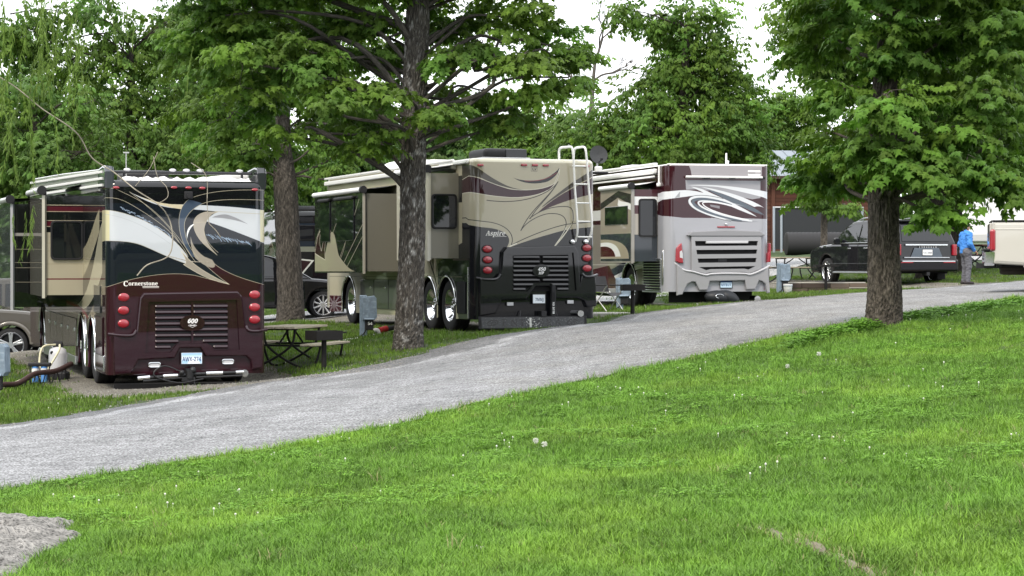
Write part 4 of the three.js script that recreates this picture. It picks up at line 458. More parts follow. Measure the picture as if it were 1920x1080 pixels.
  part(g, 'awning_rail', [rbox(0.1, 0.06, 7.5, 0.02, -hw - 0.05, H + 0.02, -4.3), rbox(0.12, 0.12, 7.5, 0.04, -hw - 0.06, H - 0.14, -4.3), rbox(0.05, 0.04, 7.5, 0.01, -hw - 0.09, H - 0.26, -4.3)], M.whitePaint); part(g, 'roof_antenna', [cyl(0.02, 0.025, 0.34, 8, 0.75, H + 0.17, -1.5), rbox(0.07, 0.1, 0.05, 0.01, 0.77, H + 0.12, -1.5)], M.whitePlastic);
  part(g, 'air_conditioner', [rbox(0.8, 0.22, 0.9, 0.08, -0.2, H + 0.08, -5)], M.whitePlastic);
  // slide-out with a tall dark window
  const rw = wallTex((c) => { c.fillStyle = '#33383f'; c.fillRect(0, 0, 1, 0.37); c.fillStyle = '#9a958c'; c.fillRect(0, 0.37, 1, 0.3); c.fillStyle = '#3a0d17'; c.fillRect(0, 0.66, 1, 0.36); c.fillStyle = '#d0d2d3'; c.fillRect(0, 0.78, 1, 0.12); c.fillStyle = '#111'; c.fillRect(0, 0.365, 1, 0.005); });
  const q = slide(g, { s0: 0.58, s1: 2.92, y0: 1.1, y1: 2.72, w: 0.6, outer: gloss([0.28, 0.265, 0.235]), rear: gloss(0xffffff, { map: rw }), flange: gloss([0.25, 0.24, 0.22]), win: [-0.42, -0.05, 1.68, 2.48], topper: M.whitePlastic }, hw);
  const ot = sideTex(2.34, 1.6, (c) => { c.fillStyle = '#8f877a'; c.fillRect(0, 0, 3, 2); c.fillStyle = '#2f343b'; c.fillRect(0, 0, 3, 0.62); P2(c, 'M2.34,1.0 C1.6,1.2 0.8,1.15 0.2,1.05 L0.2,0.62 L2.34,0.62Z', '#8f877a'); P2(c, 'M0.2,0.05 C0.2,0.4 1.0,0.5 2.34,0.5 L2.34,0.05Z', '#9a927f'); P2(c, 'M0.8,0.1 C1.0,0.42 1.6,0.45 2.34,0.42 L2.34,0.1Z', '#d9dad8'); P2(c, 'M1.2,0.1 C1.3,0.3 1.8,0.36 2.34,0.33 L2.34,0.1Z', '#430e1b'); P2(c, 'M0,1.25 L1.0,1.45 L2.34,1.2 L2.34,1.35 L1,1.6 L0,1.5Z', '#2d2a2a'); P2(c, 'M0,1.2 C0.4,1.3 0.8,1.25 1.0,1.35', null, '#e0e0dd', 0.14); });
  ot.repeat.set(-1, 1); ot.offset.set(1, 0); part(q, 'wall_graphics', at(new THREE.PlaneGeometry(2.34, 1.6), -hw - 0.612, 1.91, -1.75, 0, -Math.PI / 2, 0), gloss(0xffffff, { map: ot })); part(q, 'window', rbox(0.02, 0.42, 1.7, 0.01, -hw - 0.618, 2.15, -1.7), M.glass);
  // radiator louvres on the side, chrome corner
  const rad = sub(g, 'radiator_grille'); part(rad, 'grille_backing', rbox(0.02, 0.72, 1.25, 0.005, -hw - 0.005, 0.78, -0.9), M.under); for (let i = 0; i < 12; i++) part(rad, 'slat', rbox(0.035, 0.022, 1.22, 0.006, -hw - 0.03, 0.45 + i * 0.06, -0.9), M.chrome); part(rad, 'grille_frame', [rbox(0.04, 0.03, 1.3, 0.01, -hw - 0.02, 1.15, -0.9), rbox(0.04, 0.03, 1.3, 0.01, -hw - 0.02, 0.41, -0.9), rbox(0.04, 0.75, 0.03, 0.01, -hw - 0.02, 0.78, -0.26)], M.alloy); part(g, 'corner_trim', at(lightGeo(0.03, 0.4, 0.06), -hw - 0.0, 0.95, -0.2), M.chrome);
  part(g, 'side_skirt', rbox(0.03, 0.1, 7, 0.01, -hw - 0.01, 0.4, -6.6), SIL);
}
{ // round satellite dish on its mount, on the roof edge of the cream motorhome
  const t = thing('satellite_dish', 'dark grey satellite dish standing up beside the white ladder top', 'satellite dish', [1.66, 3.44, -43.3], 0.3); t.scale.setScalar(0.86);
  part(t, 'dish', at(new THREE.LatheGeometry([[0, 0], [0.08, 0.006], [0.16, 0.024], [0.21, 0.045], [0.212, 0.052], [0.15, 0.03], [0, 0.012]].map(([a, b]) => new THREE.Vector2(a, b)), 32), 0, 0.42, 0, 1.35, 0, 0), std([0.045, 0.047, 0.05], 0.6)); part(t, 'mount', [cyl(0.02, 0.02, 0.42, 8, 0, 0.2, -0.04), rbox(0.16, 0.14, 0.12, 0.03, 0, 0.1, 0.03)], M.whitePlastic); part(t, 'feed_arm', [bar([0, 0.25, 0], [0, 0.3, 0.24], 0.012), rbox(0.05, 0.05, 0.07, 0.01, 0, 0.32, 0.25)], M.blackPlastic); part(t, 'base_bracket', rbox(0.5, 0.05, 0.3, 0.02, -0.05, 0.02, 0), M.blackPlastic);
}
// ---------------------------------------------------------------- cars: rear at z = 0, front ahead at -z
function tumble(g, yb, yt, k) { const p = g.attributes.position; for (let i = 0; i < p.count; i++) { const t = clamp((p.getY(i) - yb) / (yt - yb), 0, 1.2); p.setX(i, p.getX(i) * lerp(1, k, t * (0.7 + 0.3 * t))); } g.computeVertexNormals(); return g; }
function profile(pts) { const s = new THREE.Shape(); s.moveTo(...pts[0]); for (let i = 1; i < pts.length; i++) { const p = pts[i]; if (p.length === 4) s.quadraticCurveTo(...p); else s.lineTo(...p); } s.closePath(); return s; }
const across = (sh, w, b) => at(extr(sh, w - 2 * b, b, 10), -w / 2 + b, 0, 0, 0, Math.PI / 2, 0);
function carBody(g, o, paint) {
  const { W, L } = o, sh = new THREE.Shape(), r = o.archR; sh.moveTo(...o.low[0]); for (const p of o.low.slice(1)) p.length === 4 ? sh.quadraticCurveTo(...p) : sh.lineTo(...p);
  for (const c of [...o.axles].sort((a, b) => b - a)) { sh.lineTo(c + r, o.sill); sh.lineTo(c + r, o.wy); sh.absarc(c, o.wy, r, 0, Math.PI, false); sh.lineTo(c - r, o.sill); } sh.closePath();
  part(g, 'body', across(sh, W, 0.07), paint); const yb = o.belt, yt = o.top;
  part(g, 'cabin', tumble(across(profile(o.cabin), W - 0.06, 0.05), yb, yt, o.tk), paint);
  for (const w of o.glass) for (const s of [-1, 1]) part(g, 'side_window', tumble(at(extr(profile(w), 0.02, 0), s * (W / 2 - 0.018) - (s > 0 ? 0.02 : 0), 0, 0, 0, Math.PI / 2, 0), yb, yt, o.tk), M.glass);
  part(g, 'underbody', box(W - 0.35, 0.28, L - 0.5, 0, o.sill + 0.12, -L / 2), M.under);
  for (const c of o.axles) for (const s of [-1, 1]) { wheel(g, s * (W / 2 - o.tw / 2 - 0.02), o.wr, -c, o.wr, o.tw, o.ri, o.spokes, o.rim, s > 0); part(g, 'wheel_well', at(new THREE.CylinderGeometry(r - 0.005, r - 0.005, 0.3, 24, 1, true, 0, Math.PI), s * (W / 2 - 0.22), o.wy, -c, 0, 0, Math.PI / 2), M.under); }
  return g;
}
const SUV = { W: 2.06, L: 5.3, archR: 0.47, wy: 0.42, sill: 0.36, belt: 1.2, top: 1.92, tk: 0.82, wr: 0.4, ri: 0.29, tw: 0.27, axles: [1.12, 4.22],
  low: [[0.0, 0.42], [-0.03, 0.72], [0.02, 0.76], [0.04, 1.2], [3.85, 1.22], [4.9, 1.18, 5.2, 1.05], [5.3, 0.95], [5.32, 0.55], [5.2, 0.36]],
  cabin: [[0.05, 1.16], [0.06, 1.24], [0.34, 1.84], [0.42, 1.9, 0.6, 1.91], [1.6, 1.94, 2.7, 1.9], [3.0, 1.86, 3.2, 1.74], [3.98, 1.2], [3.9, 1.16]],
  glass: [[[0.42, 1.28], [0.62, 1.76], [1.28, 1.8], [1.24, 1.28]], [[1.36, 1.28], [1.4, 1.8], [2.15, 1.79], [2.2, 1.28]], [[2.28, 1.28], [2.24, 1.79], [2.72, 1.77], [3.1, 1.68], [3.62, 1.28]]] };
{ // black suv in the next site
  const g = thing('suv', 'shiny black full-size suv parked behind the right maple trunk', 'suv', [11.05 + 0.94 * 1.03, H(11.6, 66.5) - 0.01, -(64.6 + 0.342 * 1.03)], 0.349), o = { ...SUV, spokes: 12, rim: std([0.7, 0.7, 0.72], 0.2, 1) };
  carBody(g, o, M.black); const W = o.W;
  part(g, 'rear_window', at(extr(shape([[-0.78, 0], [0.78, 0], [0.7, 0.52], [-0.7, 0.52]]), 0.02, 0.004), 0, 1.26, -0.075, -0.43, 0, 0), M.glass); part(g, 'spoiler', rbox(1.5, 0.06, 0.28, 0.025, 0, 1.88, -0.36, 0.1), M.black); part(g, 'windshield', at(extr(shape([[-0.84, 0], [0.84, 0], [0.72, 0.86], [-0.72, 0.86]]), 0.02), 0, 1.24, -3.98, 0.95, 0, 0), M.glass);
  for (const s of [-1, 1]) { const t = sub(g, 'tail_light'); part(t, 'red_lens', rbox(0.14, 0.33, 0.1, 0.03, s * 0.92, 1.02, 0.0), M.red); part(t, 'clear_lens', rbox(0.1, 0.26, 0.09, 0.03, s * 0.965, 1.0, -0.03), M.clearLamp); part(g, 'roof_rail', tube([[s * 0.7, 1.9, -0.6], [s * 0.72, 1.965, -0.75], [s * 0.72, 1.975, -2.4], [s * 0.71, 1.91, -2.75]], 0.02, 8), M.alloy); const m = sub(g, 'mirror'); part(m, 'mirror_shell', rbox(0.2, 0.2, 0.13, 0.05, s * 1.13, 1.3, -3.35), M.black); part(m, 'mirror_glass', rbox(0.15, 0.14, 0.01, 0.004, s * 1.14, 1.3, -3.28), M.glass); part(g, 'headlight', rbox(0.2, 0.16, 0.5, 0.05, s * 0.92, 0.95, -5.0), M.clearLamp); for (const z of [1.75, 2.75]) part(g, 'door_handle', rbox(0.03, 0.035, 0.2, 0.012, s * 1.035, 1.08, -z), M.chrome); part(g, 'running_board', rbox(0.12, 0.05, 2.2, 0.02, s * 0.99, 0.36, -2.67), M.alloy); part(g, 'window_trim', bar([s * 1.02, 1.245, -0.3], [s * 1.02, 1.245, -3.75], 0.012), M.chrome); part(g, 'side_moulding', rbox(0.02, 0.03, 2.6, 0.008, s * 1.028, 0.62, -2.66), M.black); for (const z of [1.28, 2.23]) part(g, 'door_gap', rbox(0.008, 0.8, 0.01, 0.002, s * 1.029, 0.82, -z), M.under); }
  part(g, 'tailgate_trim', [rbox(1.4, 0.05, 0.03, 0.012, 0, 1.165, 0.0)], M.chrome); part(g, 'tailgate_letters', at(new THREE.PlaneGeometry(0.62, 0.06), 0.05, 1.105, 0.0075), gloss(0xffffff, { map: canvasTex(512, 50, (c) => { c.fillStyle = '#08080a'; c.fillRect(0, 0, 512, 50); c.fillStyle = '#c9c9cc'; c.font = 'bold 44px sans-serif'; [...'SUBURBAN'].forEach((q, i) => c.fillText(q, 8 + i * 63, 41)); }) })); part(g, 'rear_bumper', [rbox(2.02, 0.36, 0.16, 0.06, 0, 0.58, 0.02)], M.black); part(g, 'bumper_trim', rbox(1.75, 0.035, 0.03, 0.012, 0.02, 0.69, 0.1), M.chrome); part(g, 'plate_recess', at(extr(shape([[-0.52, 0], [0.52, 0], [0.4, 0.26], [-0.4, 0.26]]), 0.01), 0, 0.82, -0.002), gloss([0.1, 0.12, 0.15])); part(g, 'step_trim', rbox(1.5, 0.03, 0.03, 0.01, 0, 0.8, 0.02), M.alloy); for (const s of [-1, 1]) part(g, 'reflector', rbox(0.4, 0.025, 0.02, 0.008, s * 0.7, 0.655, 0.105), M.red);
  plate(g, 0.02, 0.95, 0.016, 0.32, 0.16, (c) => { c.fillStyle = '#e8eaec'; c.fillRect(0, 0, 256, 128); c.fillStyle = '#20242c'; c.font = 'bold 62px sans-serif'; c.textAlign = 'center'; c.fillText('FZE-4988', 128, 96, 230); c.font = '24px sans-serif'; c.fillText('TEXAS', 128, 32); });
  part(g, 'tow_hitch', [box(0.1, 0.1, 0.3, 0, 0.33, -0.05)], M.darkMetal); for (const s of [-1, 1]) part(g, 'mud_flap', box(0.26, 0.26, 0.015, s * 0.86, 0.3, -0.62), M.rubber);
}
{ // beige pickup at the right edge, its tail to the left
  const th = -1.755, c = Math.cos(th), s = Math.sin(th), g = thing('pickup_truck', 'beige pickup truck entering from the right edge, tail end showing', 'pickup truck', [9.68 - 1.02 * c, H(10.6, 46.5), -45.4 + 1.02 * s], th);
  const paint = gloss([0.46, 0.445, 0.405]), o = { W: 2.03, L: 6.2, archR: 0.52, wy: 0.44, sill: 0.56, belt: 1.32, top: 1.95, tk: 0.84, wr: 0.42, ri: 0.28, tw: 0.28, axles: [1.25, 4.95], spokes: 8, rim: M.alloy, low: [[0.06, 0.6], [0.05, 0.9], [0.04, 1.42], [0.06, 1.46], [2.2, 1.46], [2.24, 1.34], [4.7, 1.34], [5.9, 1.3, 6.1, 1.2], [6.2, 1.05], [6.22, 0.7], [6.1, 0.56]], cabin: [[2.26, 1.3], [2.3, 1.86], [2.4, 1.95, 2.6, 1.95], [3.9, 1.96], [4.05, 1.92], [4.75, 1.34], [4.7, 1.3]], glass: [[[2.45, 1.4], [2.5, 1.84], [3.2, 1.85], [3.2, 1.4]], [[3.3, 1.4], [3.3, 1.85], [3.85, 1.83], [4.4, 1.4]]] };
  carBody(g, o, paint); part(g, 'tailgate', rbox(1.7, 0.62, 0.06, 0.02, 0, 1.12, -0.03), paint); part(g, 'bed_rail_cap', [rbox(0.12, 0.03, 2.16, 0.01, -0.96, 1.47, -1.13), rbox(0.12, 0.03, 2.16, 0.01, 0.96, 1.47, -1.13), rbox(1.8, 0.03, 0.1, 0.01, 0, 1.47, -0.08)], M.blackPlastic);
  for (const q of [-1, 1]) { part(g, 'tail_light', rbox(0.2, 0.44, 0.12, 0.05, q * 0.945, 1.08, -0.06), M.red); part(g, 'wheel_arch_lip', at(new THREE.TorusGeometry(0.53, 0.03, 8, 28, Math.PI), q * 1.0, 0.46, -1.25, 0, Math.PI / 2, 0), paint); part(g, 'bed_crease', rbox(0.02, 0.03, 2.1, 0.01, q * 1.012, 1.3, -1.15), paint); part(g, 'mirror', rbox(0.25, 0.32, 0.14, 0.05, q * 1.2, 1.55, -4.3), M.blackPlastic); }
  part(g, 'rear_bumper', [at(extr(shape([[-1.0, 0.62], [-1.02, 0.84], [-0.5, 0.88], [0.5, 0.88], [1.02, 0.84], [1.0, 0.62], [0.5, 0.56], [-0.5, 0.56]]), 0.16, 0.03), 0, 0, -0.08)], M.chrome); part(g, 'bumper_pad', rbox(1.9, 0.04, 0.2, 0.015, 0, 0.89, 0.03), M.blackPlastic);
  part(g, 'spare_tyre', at(tyreGeo(0.4, 0.24, 0.2).clone(), 0.0, 0.5, -0.62, 0, 0, Math.PI / 2), std([0.05, 0.042, 0.035], 0.85)); part(g, 'tow_hitch', [box(0.1, 0.1, 0.5, 0, 0.56, 0.0), box(1.2, 0.09, 0.09, 0, 0.58, -0.2)], M.darkMetal);
}
{ // cars partly hidden on the left and behind
  const tan = gloss([0.075, 0.069, 0.06]), a = thing('suv', 'taupe suv at the left edge beyond the first motorhome', 'suv', [-15.72, H(-12, 52) - 0.0, -51.8], -1.5); carBody(a, { ...SUV, spokes: 5, rim: M.alloy }, tan); part(a, 'wheel_arch_flare', [at(new THREE.TorusGeometry(0.48, 0.05, 8, 26, Math.PI), 1.02, 0.42, -1.12, 0, Math.PI / 2, 0), at(new THREE.TorusGeometry(0.48, 0.05, 8, 26, Math.PI), 1.02, 0.42, -4.22, 0, Math.PI / 2, 0)], gloss([0.12, 0.11, 0.095])); for (const s of [-1, 1]) part(a, 'headlight', rbox(0.2, 0.16, 0.4, 0.05, s * 0.92, 0.95, -5.05), M.clearLamp);
  const CAR = { W: 1.86, L: 4.5, archR: 0.4, wy: 0.35, sill: 0.27, belt: 0.98, top: 1.6, tk: 0.8, wr: 0.34, ri: 0.25, tw: 0.23, axles: [0.95, 3.6], low: [[0.03, 0.35], [0, 0.7], [0.06, 0.98], [3.25, 1.0], [4.1, 0.95, 4.35, 0.82], [4.5, 0.7], [4.5, 0.35], [4.4, 0.27]], cabin: [[0.08, 0.95], [0.12, 1.02], [0.5, 1.5], [0.8, 1.6, 1.2, 1.61], [2.0, 1.6], [2.4, 1.55, 2.55, 1.45], [3.35, 0.98], [3.3, 0.95]], glass: [[[0.45, 1.04], [0.7, 1.42], [1.3, 1.5], [1.3, 1.04]], [[1.38, 1.04], [1.38, 1.5], [2.0, 1.5], [2.45, 1.38], [2.95, 1.04]]] };
  const b = thing('hatchback', 'black hatchback between the dark trunk and the cream motorhome', 'car', [-8.35, H(-5, 54) - 0.0, -55.6], -1.42); carBody(b, { ...CAR, spokes: 10, rim: std([0.75, 0.75, 0.77], 0.25, 0.8) }, M.black); for (const s of [-1, 1]) part(b, 'headlight', rbox(0.18, 0.14, 0.36, 0.04, s * 0.82, 0.72, -4.25), M.clearLamp);
  const d = thing('sedan', 'grey car far off showing past the right side of the silver motorhome', 'car', [10.55, H(11, 101), -101], 0.06); carBody(d, { ...CAR, spokes: 8, rim: M.alloy }, gloss([0.3, 0.29, 0.27])); part(d, 'rear_window', rbox(1.3, 0.45, 0.02, 0.008, 0, 1.22, -0.27, -0.67), M.glass); for (const s of [-1, 1]) part(d, 'tail_light', rbox(0.3, 0.16, 0.08, 0.03, s * 0.76, 0.82, -0.01), M.red);
}
// ---------------------------------------------------------------- site furniture
const grey = std([0.2, 0.25, 0.31], 0.55, 0.1), woodTex = tex(256, 256, (u, v, i, j) => { const l = 0.62 + 0.1 * tnoise(u * 0.999, v, 3) + 0.16 * noise2(u * 2.5, v * 60) + 0.06 * noise2(u * 20, v * 160); return [l, l * 0.96, l * 0.88]; });
const oldWood = std(0xffffff, 0.85, 0, { map: woodTex, color: lin(0.95, 0.92, 0.85) }), darkWood = std([0.07, 0.05, 0.04], 0.85);
function pedestal(label, x, d, turn, hgt, num, lean = 0) {
  const g = thing('utility_pedestal', label, 'utility pedestal', [x, H(x, d) - 0.02, -d], turn, 'grey hook-up pedestals'); g.rotation.z = lean; const k = hgt / 0.85;
  const weather = std(0xffffff, 0.6, 0.1, { map: pedTex });
  part(g, 'post', [rbox(0.14, 0.84 * k, 0.2, 0.012, -0.04, 0.42 * k, 0)], weather); part(g, 'cabinet', [at(extr(shape([[-0.11, 0.36 * k], [0.13, 0.36 * k], [0.17, 0.42 * k], [0.16, 0.78 * k], [0.12, 0.83 * k], [-0.11, 0.8 * k]]), 0.2, 0.008), 0.05, 0, -0.06)], weather);
  part(g, 'outlet_box', rbox(0.17, 0.22 * k, 0.08, 0.01, 0.07, 0.27 * k, 0.1), M.blackPlastic); part(g, 'cover_flap', at(rbox(0.19, 0.02, 0.1, 0.005, 0, 0, 0), 0.07, 0.39 * k, 0.14, 0.5), grey);
  if (num) part(g, 'site_number', at(new THREE.PlaneGeometry(0.1, 0.1), 0.085, 0.29 * k, 0.1425), std(0xffffff, 0.5, 0, { map: canvasTex(64, 64, (c) => { c.fillStyle = '#0c0c0d'; c.fillRect(0, 0, 64, 64); c.fillStyle = '#e6e6e6'; c.font = 'bold 54px sans-serif'; c.textAlign = 'center'; c.fillText(num, 32, 51, 60); }) }));
  part(g, 'power_cord', tube([[0.02, 0.22 * k, 0.14], [-0.03, 0.1, 0.17], [-0.14, 0.02, 0.2]], 0.014, 6), M.rubber); return g;
}
const pedTex = tex(128, 256, (u, v) => { const n = fbm(u * 4, v * 4), s = smooth(0.15, 0.5, fbm(u * 3 + 5, v * 9)), l = 0.56 + 0.1 * n; return [lerp(l * 0.82, 0.72, s * 0.3), lerp(l * 0.92, 0.76, s * 0.3), lerp(l * 1.02, 0.8, s * 0.3)]; });
pedestal('pale blue-grey hook-up pedestal with number 3 at the left edge', -7.6, 32.9, -0.15, 0.86, '3');
pedestal('grey hook-up pedestal numbered 54 beside the lichen-covered trunk', -2.84, 43.4, 0.1, 0.84, '54');
pedestal('weathered grey hook-up pedestal at the silver motorhome slide-out', 2.4, 49.0, -0.1, 0.72, null, 0.03);
pedestal('blue-grey hook-up pedestal next to the low timber wall', 7.35, 61.2, 0.15, 0.84, null, -0.02);
function picnicTable(label, x, d, turn, topMat, frameMat, group) {
  const g = thing('picnic_table', label, 'picnic table', [x, H(x, d), -d], turn, group);
  for (let i = 0; i < 4; i++) part(g, 'top_plank', rbox(1.6, 0.04, 0.175, 0.008, 0, 0.75, -0.285 + i * 0.19), topMat); for (const s of [-1, 1]) for (let i = 0; i < 2; i++) part(g, 'seat_plank', rbox(1.75, 0.04, 0.13, 0.008, 0, 0.44, s * (0.56 + i * 0.14)), topMat);
  for (const s of [-1, 1]) { const x0 = s * 0.55; part(g, 'frame', [tube([[x0, 0.72, -0.3], [x0, 0.42, -0.22], [x0 * 1.1, 0.02, 0.42], [x0 * 1.1, 0.02, 0.62], [x0, 0.3, 0.72], [x0, 0.41, 0.74]], 0.022, 8, 40), tube([[x0 * 1.05, 0.72, 0.3], [x0 * 1.05, 0.42, 0.22], [x0 * 1.15, 0.02, -0.42], [x0 * 1.15, 0.02, -0.62], [x0 * 1.05, 0.3, -0.72], [x0 * 1.05, 0.41, -0.74]], 0.022, 8, 40), bar([x0, 0.42, -0.74], [x0, 0.42, 0.74], 0.02), bar([x0, 0.45, 0], [s * 0.1, 0.72, 0], 0.018), bar([x0, 0.72, -0.33], [x0, 0.72, 0.33], 0.02)], frameMat); }
  return g;
}
picnicTable('weathered plank picnic table on the grass between the first two motorhomes', -3.62, 36.7, 1.3, oldWood, M.blackIron).scale.set(0.95, 0.88, 0.95);
picnicTable('small pale picnic table in front of the black suv', 9.0, 71, 0.4, oldWood, M.darkMetal);
{ const t = picnicTable('reddish picnic table behind the person in blue', 15.35, 73, 0.9, std([0.12, 0.045, 0.035], 0.7), M.darkMetal); }
function grill(label, x, d, turn, w, hgt, deep, bh) { const g = thing('pedestal_grill', label, 'grill', [x, H(x, d) - 0.03, -d], turn, 'black pedestal grills'); part(g, 'post', cyl(0.04, 0.042, hgt, 12, 0, hgt / 2, 0), M.blackIron); part(g, 'fire_box', [box(w, 0.012, deep, 0, hgt, 0), box(w, bh, 0.012, 0, hgt + bh / 2, -deep / 2), box(0.012, bh, deep, -w / 2, hgt + bh / 2, 0), box(0.012, bh, deep, w / 2, hgt + bh / 2, 0), box(w, bh, 0.012, 0, hgt + bh / 2, deep / 2)], M.blackIron); for (let i = 0; i < 9; i++) part(g, 'grate_bar', bar([-w / 2 + 0.03, hgt + bh * 0.92, -deep / 2 + (i + 0.5) * deep / 9], [w / 2 - 0.03, hgt + bh * 0.92, -deep / 2 + (i + 0.5) * deep / 9], 0.006), M.blackIron); part(g, 'handle', [bar([w / 2, hgt + bh * 0.8, deep / 3], [w / 2 + 0.1, hgt + bh * 0.8, deep / 3], 0.012)], M.blackIron); return g; }
grill('black box grill on a post in front of the picnic table', -2.93, 34.9, 0.6, 0.46, 0.5, 0.36, 0.14);
grill('black box grill in front of the silver motorhome', 2.4, 44.6, 0.12, 0.44, 0.52, 0.3, 0.12);
grill('flat black grill post before the black suv front wheel', 8.6, 61.4, 0.1, 0.62, 0.74, 0.4, 0.05);
{ // low wall of old timbers, pebble strip on top, bucket in front
  const g = thing('timber_wall', 'low wall of dark old timbers below the black suv', 'retaining wall', [8.35, H(8.3, 61.7) - 0.02, -61.7], 0.12), R = rng(4); const tm = [std([0.09, 0.07, 0.055], 0.95), std([0.13, 0.1, 0.08], 0.95), std([0.06, 0.045, 0.038], 0.95)];
  for (let r = 0; r < 2; r++) { let x = -1.0; while (x < 1.25) { const w = 0.45 + 0.35 * R(); part(g, 'timber', rbox(w - 0.01, 0.135, 0.2 + 0.05 * R(), 0.018, x + w / 2, 0.07 + r * 0.14, 0.02 * R()), tm[(R() * 3) | 0]); x += w; } }
  part(g, 'cap_board', rbox(2.6, 0.03, 0.22, 0.01, 0.1, 0.295, 0), std([0.35, 0.33, 0.29], 0.9)); part(g, 'cap_board', rbox(3.2, 0.03, 0.14, 0.01, 2.4, 0.16, 0.04), std([0.42, 0.4, 0.36], 0.9));
  const b = thing('bucket', 'small white bucket standing at the timber wall', 'bucket', [7.5, H(7.5, 60.9), -60.9]); part(b, 'pail', at(new THREE.LatheGeometry([[0, 0.005], [0.1, 0.005], [0.125, 0.24], [0.132, 0.25], [0.12, 0.25], [0.098, 0.02], [0, 0.02]].map(([a, c]) => new THREE.Vector2(a, c)), 24)), M.whitePlastic); part(b, 'rim_band', at(new THREE.TorusGeometry(0.127, 0.008, 6, 24), 0, 0.2, 0, Math.PI / 2), grey); part(b, 'handle', tube([[-0.13, 0.22, 0], [0, 0.1, 0.13], [0.13, 0.22, 0]], 0.004, 5), M.galv);
}
{ // hook-up gear at the first motorhome
  const t = thing('water_softener', 'white water softener tank by the rear wheels of the maroon motorhome', 'water tank', [-7.42, H(-7.42, 36.6), -36.6]); part(t, 'tank', at(new THREE.LatheGeometry([[0, 0.12], [0.135, 0.13], [0.15, 0.18], [0.15, 0.42], [0.13, 0.5], [0.07, 0.54], [0, 0.55]].map(([a, c]) => new THREE.Vector2(a, c)), 28)), std([0.5, 0.5, 0.52], 0.4)); part(t, 'base', rbox(0.34, 0.14, 0.34, 0.04, 0, 0.07, 0), M.blackPlastic); part(t, 'valve_head', [rbox(0.16, 0.07, 0.1, 0.02, 0, 0.57, 0), cyl(0.03, 0.03, 0.14, 10, 0, 0.61, 0, 0, 0, Math.PI / 2)], M.blackPlastic); part(t, 'hand_hole', at(lightGeo(0.035, 0.03, 0.01), -0.07, 0.45, 0.12), M.under);
  single('water_hose', 'cream and yellow water hose looping over the softener tank', 'hose', [tube([[-7.45, H(-7.45, 36.6) + 0.58, -36.55], [-7.62, H(-7.5, 36.6) + 0.55, -36.4], [-7.66, H(-7.5, 36.6) + 0.3, -36.3], [-7.55, H(-7.5, 36) + 0.14, -36.1], [-7.72, H(-7.7, 35.6) + 0.12, -35.4], [-7.95, H(-7.9, 34.6) + 0.03, -34.6]], 0.017, 8, 60), tube([[-7.35, H(-7.4, 36.6) + 0.58, -36.4], [-7.33, H(-7.4, 36.6) + 0.5, -36.25], [-7.43, H(-7.4, 36.3) + 0.3, -36.15], [-7.5, H(-7.5, 36) + 0.16, -36.05]], 0.017, 8, 40)], std([0.55, 0.52, 0.36], 0.5));
  const f = thing('filter_box', 'blue and white water filter box in front of the softener tank', 'filter', [-7.55, H(-7.55, 35.8), -35.8], 0.1); part(f, 'housing', [cyl(0.055, 0.05, 0.26, 16, -0.07, 0.16, 0), cyl(0.055, 0.05, 0.26, 16, 0.07, 0.16, 0)], std([0.1, 0.25, 0.55], 0.35)); part(f, 'label_band', [cyl(0.057, 0.055, 0.1, 16, -0.07, 0.2, 0), cyl(0.057, 0.055, 0.1, 16, 0.07, 0.2, 0)], M.whitePlastic); part(f, 'manifold', rbox(0.36, 0.06, 0.13, 0.02, 0, 0.31, 0), M.blackPlastic); part(f, 'stand', [bar([-0.15, 0, 0.06], [-0.15, 0.3, 0], 0.01), bar([0.15, 0, 0.06], [0.15, 0.3, 0], 0.01), bar([-0.15, 0.02, 0.06], [0.15, 0.02, 0.06], 0.01)], M.blackPlastic);
  const hp = [[-7.12, 36.2, 0.28], [-7.28, 35.7, 0.2], [-7.5, 35.2, 0.2], [-7.66, 34.7, 0.1], [-7.8, 34.2, 0.13], [-7.86, 33.8, 0.08], [-7.72, 33.3, 0.07]].map(([x, d, h]) => [x, H(x, d) + h, -d]); const sh = thing('sewer_hose', 'brown-red ribbed sewer hose on a black cradle beside the pedestal', 'hose'); { const c = new THREE.CatmullRomCurve3(hp.map((p) => V(...p))), ribs = new THREE.TubeGeometry(c, 150, 0.038, 12, false), p = ribs.attributes.position; const n = 13; for (let i = 0; i < p.count; i++) { const ring = (i / n) | 0, o = c.getPointAt(clamp(ring / 150, 0, 1)), k = 1 + (ring % 2 ? 0.14 : 0); p.setXYZ(i, o.x + (p.getX(i) - o.x) * k, o.y + (p.getY(i) - o.y) * k, o.z + (p.getZ(i) - o.z) * k); } ribs.computeVertexNormals(); part(sh, 'hose_tube', ribs, std([0.05, 0.028, 0.026], 0.6)); for (let i = 1; i < 11; i++) { const q = c.getPointAt(i / 12), y = H(q.x, -q.z); part(sh, 'cradle_leg', [bar([q.x - 0.06, y, q.z + 0.05], [q.x - 0.02, q.y - 0.03, q.z], 0.009), bar([q.x + 0.06, y, q.z - 0.05], [q.x + 0.02, q.y - 0.03, q.z], 0.009)], M.blackPlastic); } const e = c.getPointAt(1); part(sh, 'elbow_fitting', [at(new THREE.TorusGeometry(0.07, 0.045, 10, 16, 2), e.x - 0.04, e.y, e.z), cyl(0.06, 0.06, 0.06, 16, e.x + 0.02, e.y + 0.01, e.z - 0.1, 1.4)], std([0.5, 0.5, 0.48], 0.4)); }
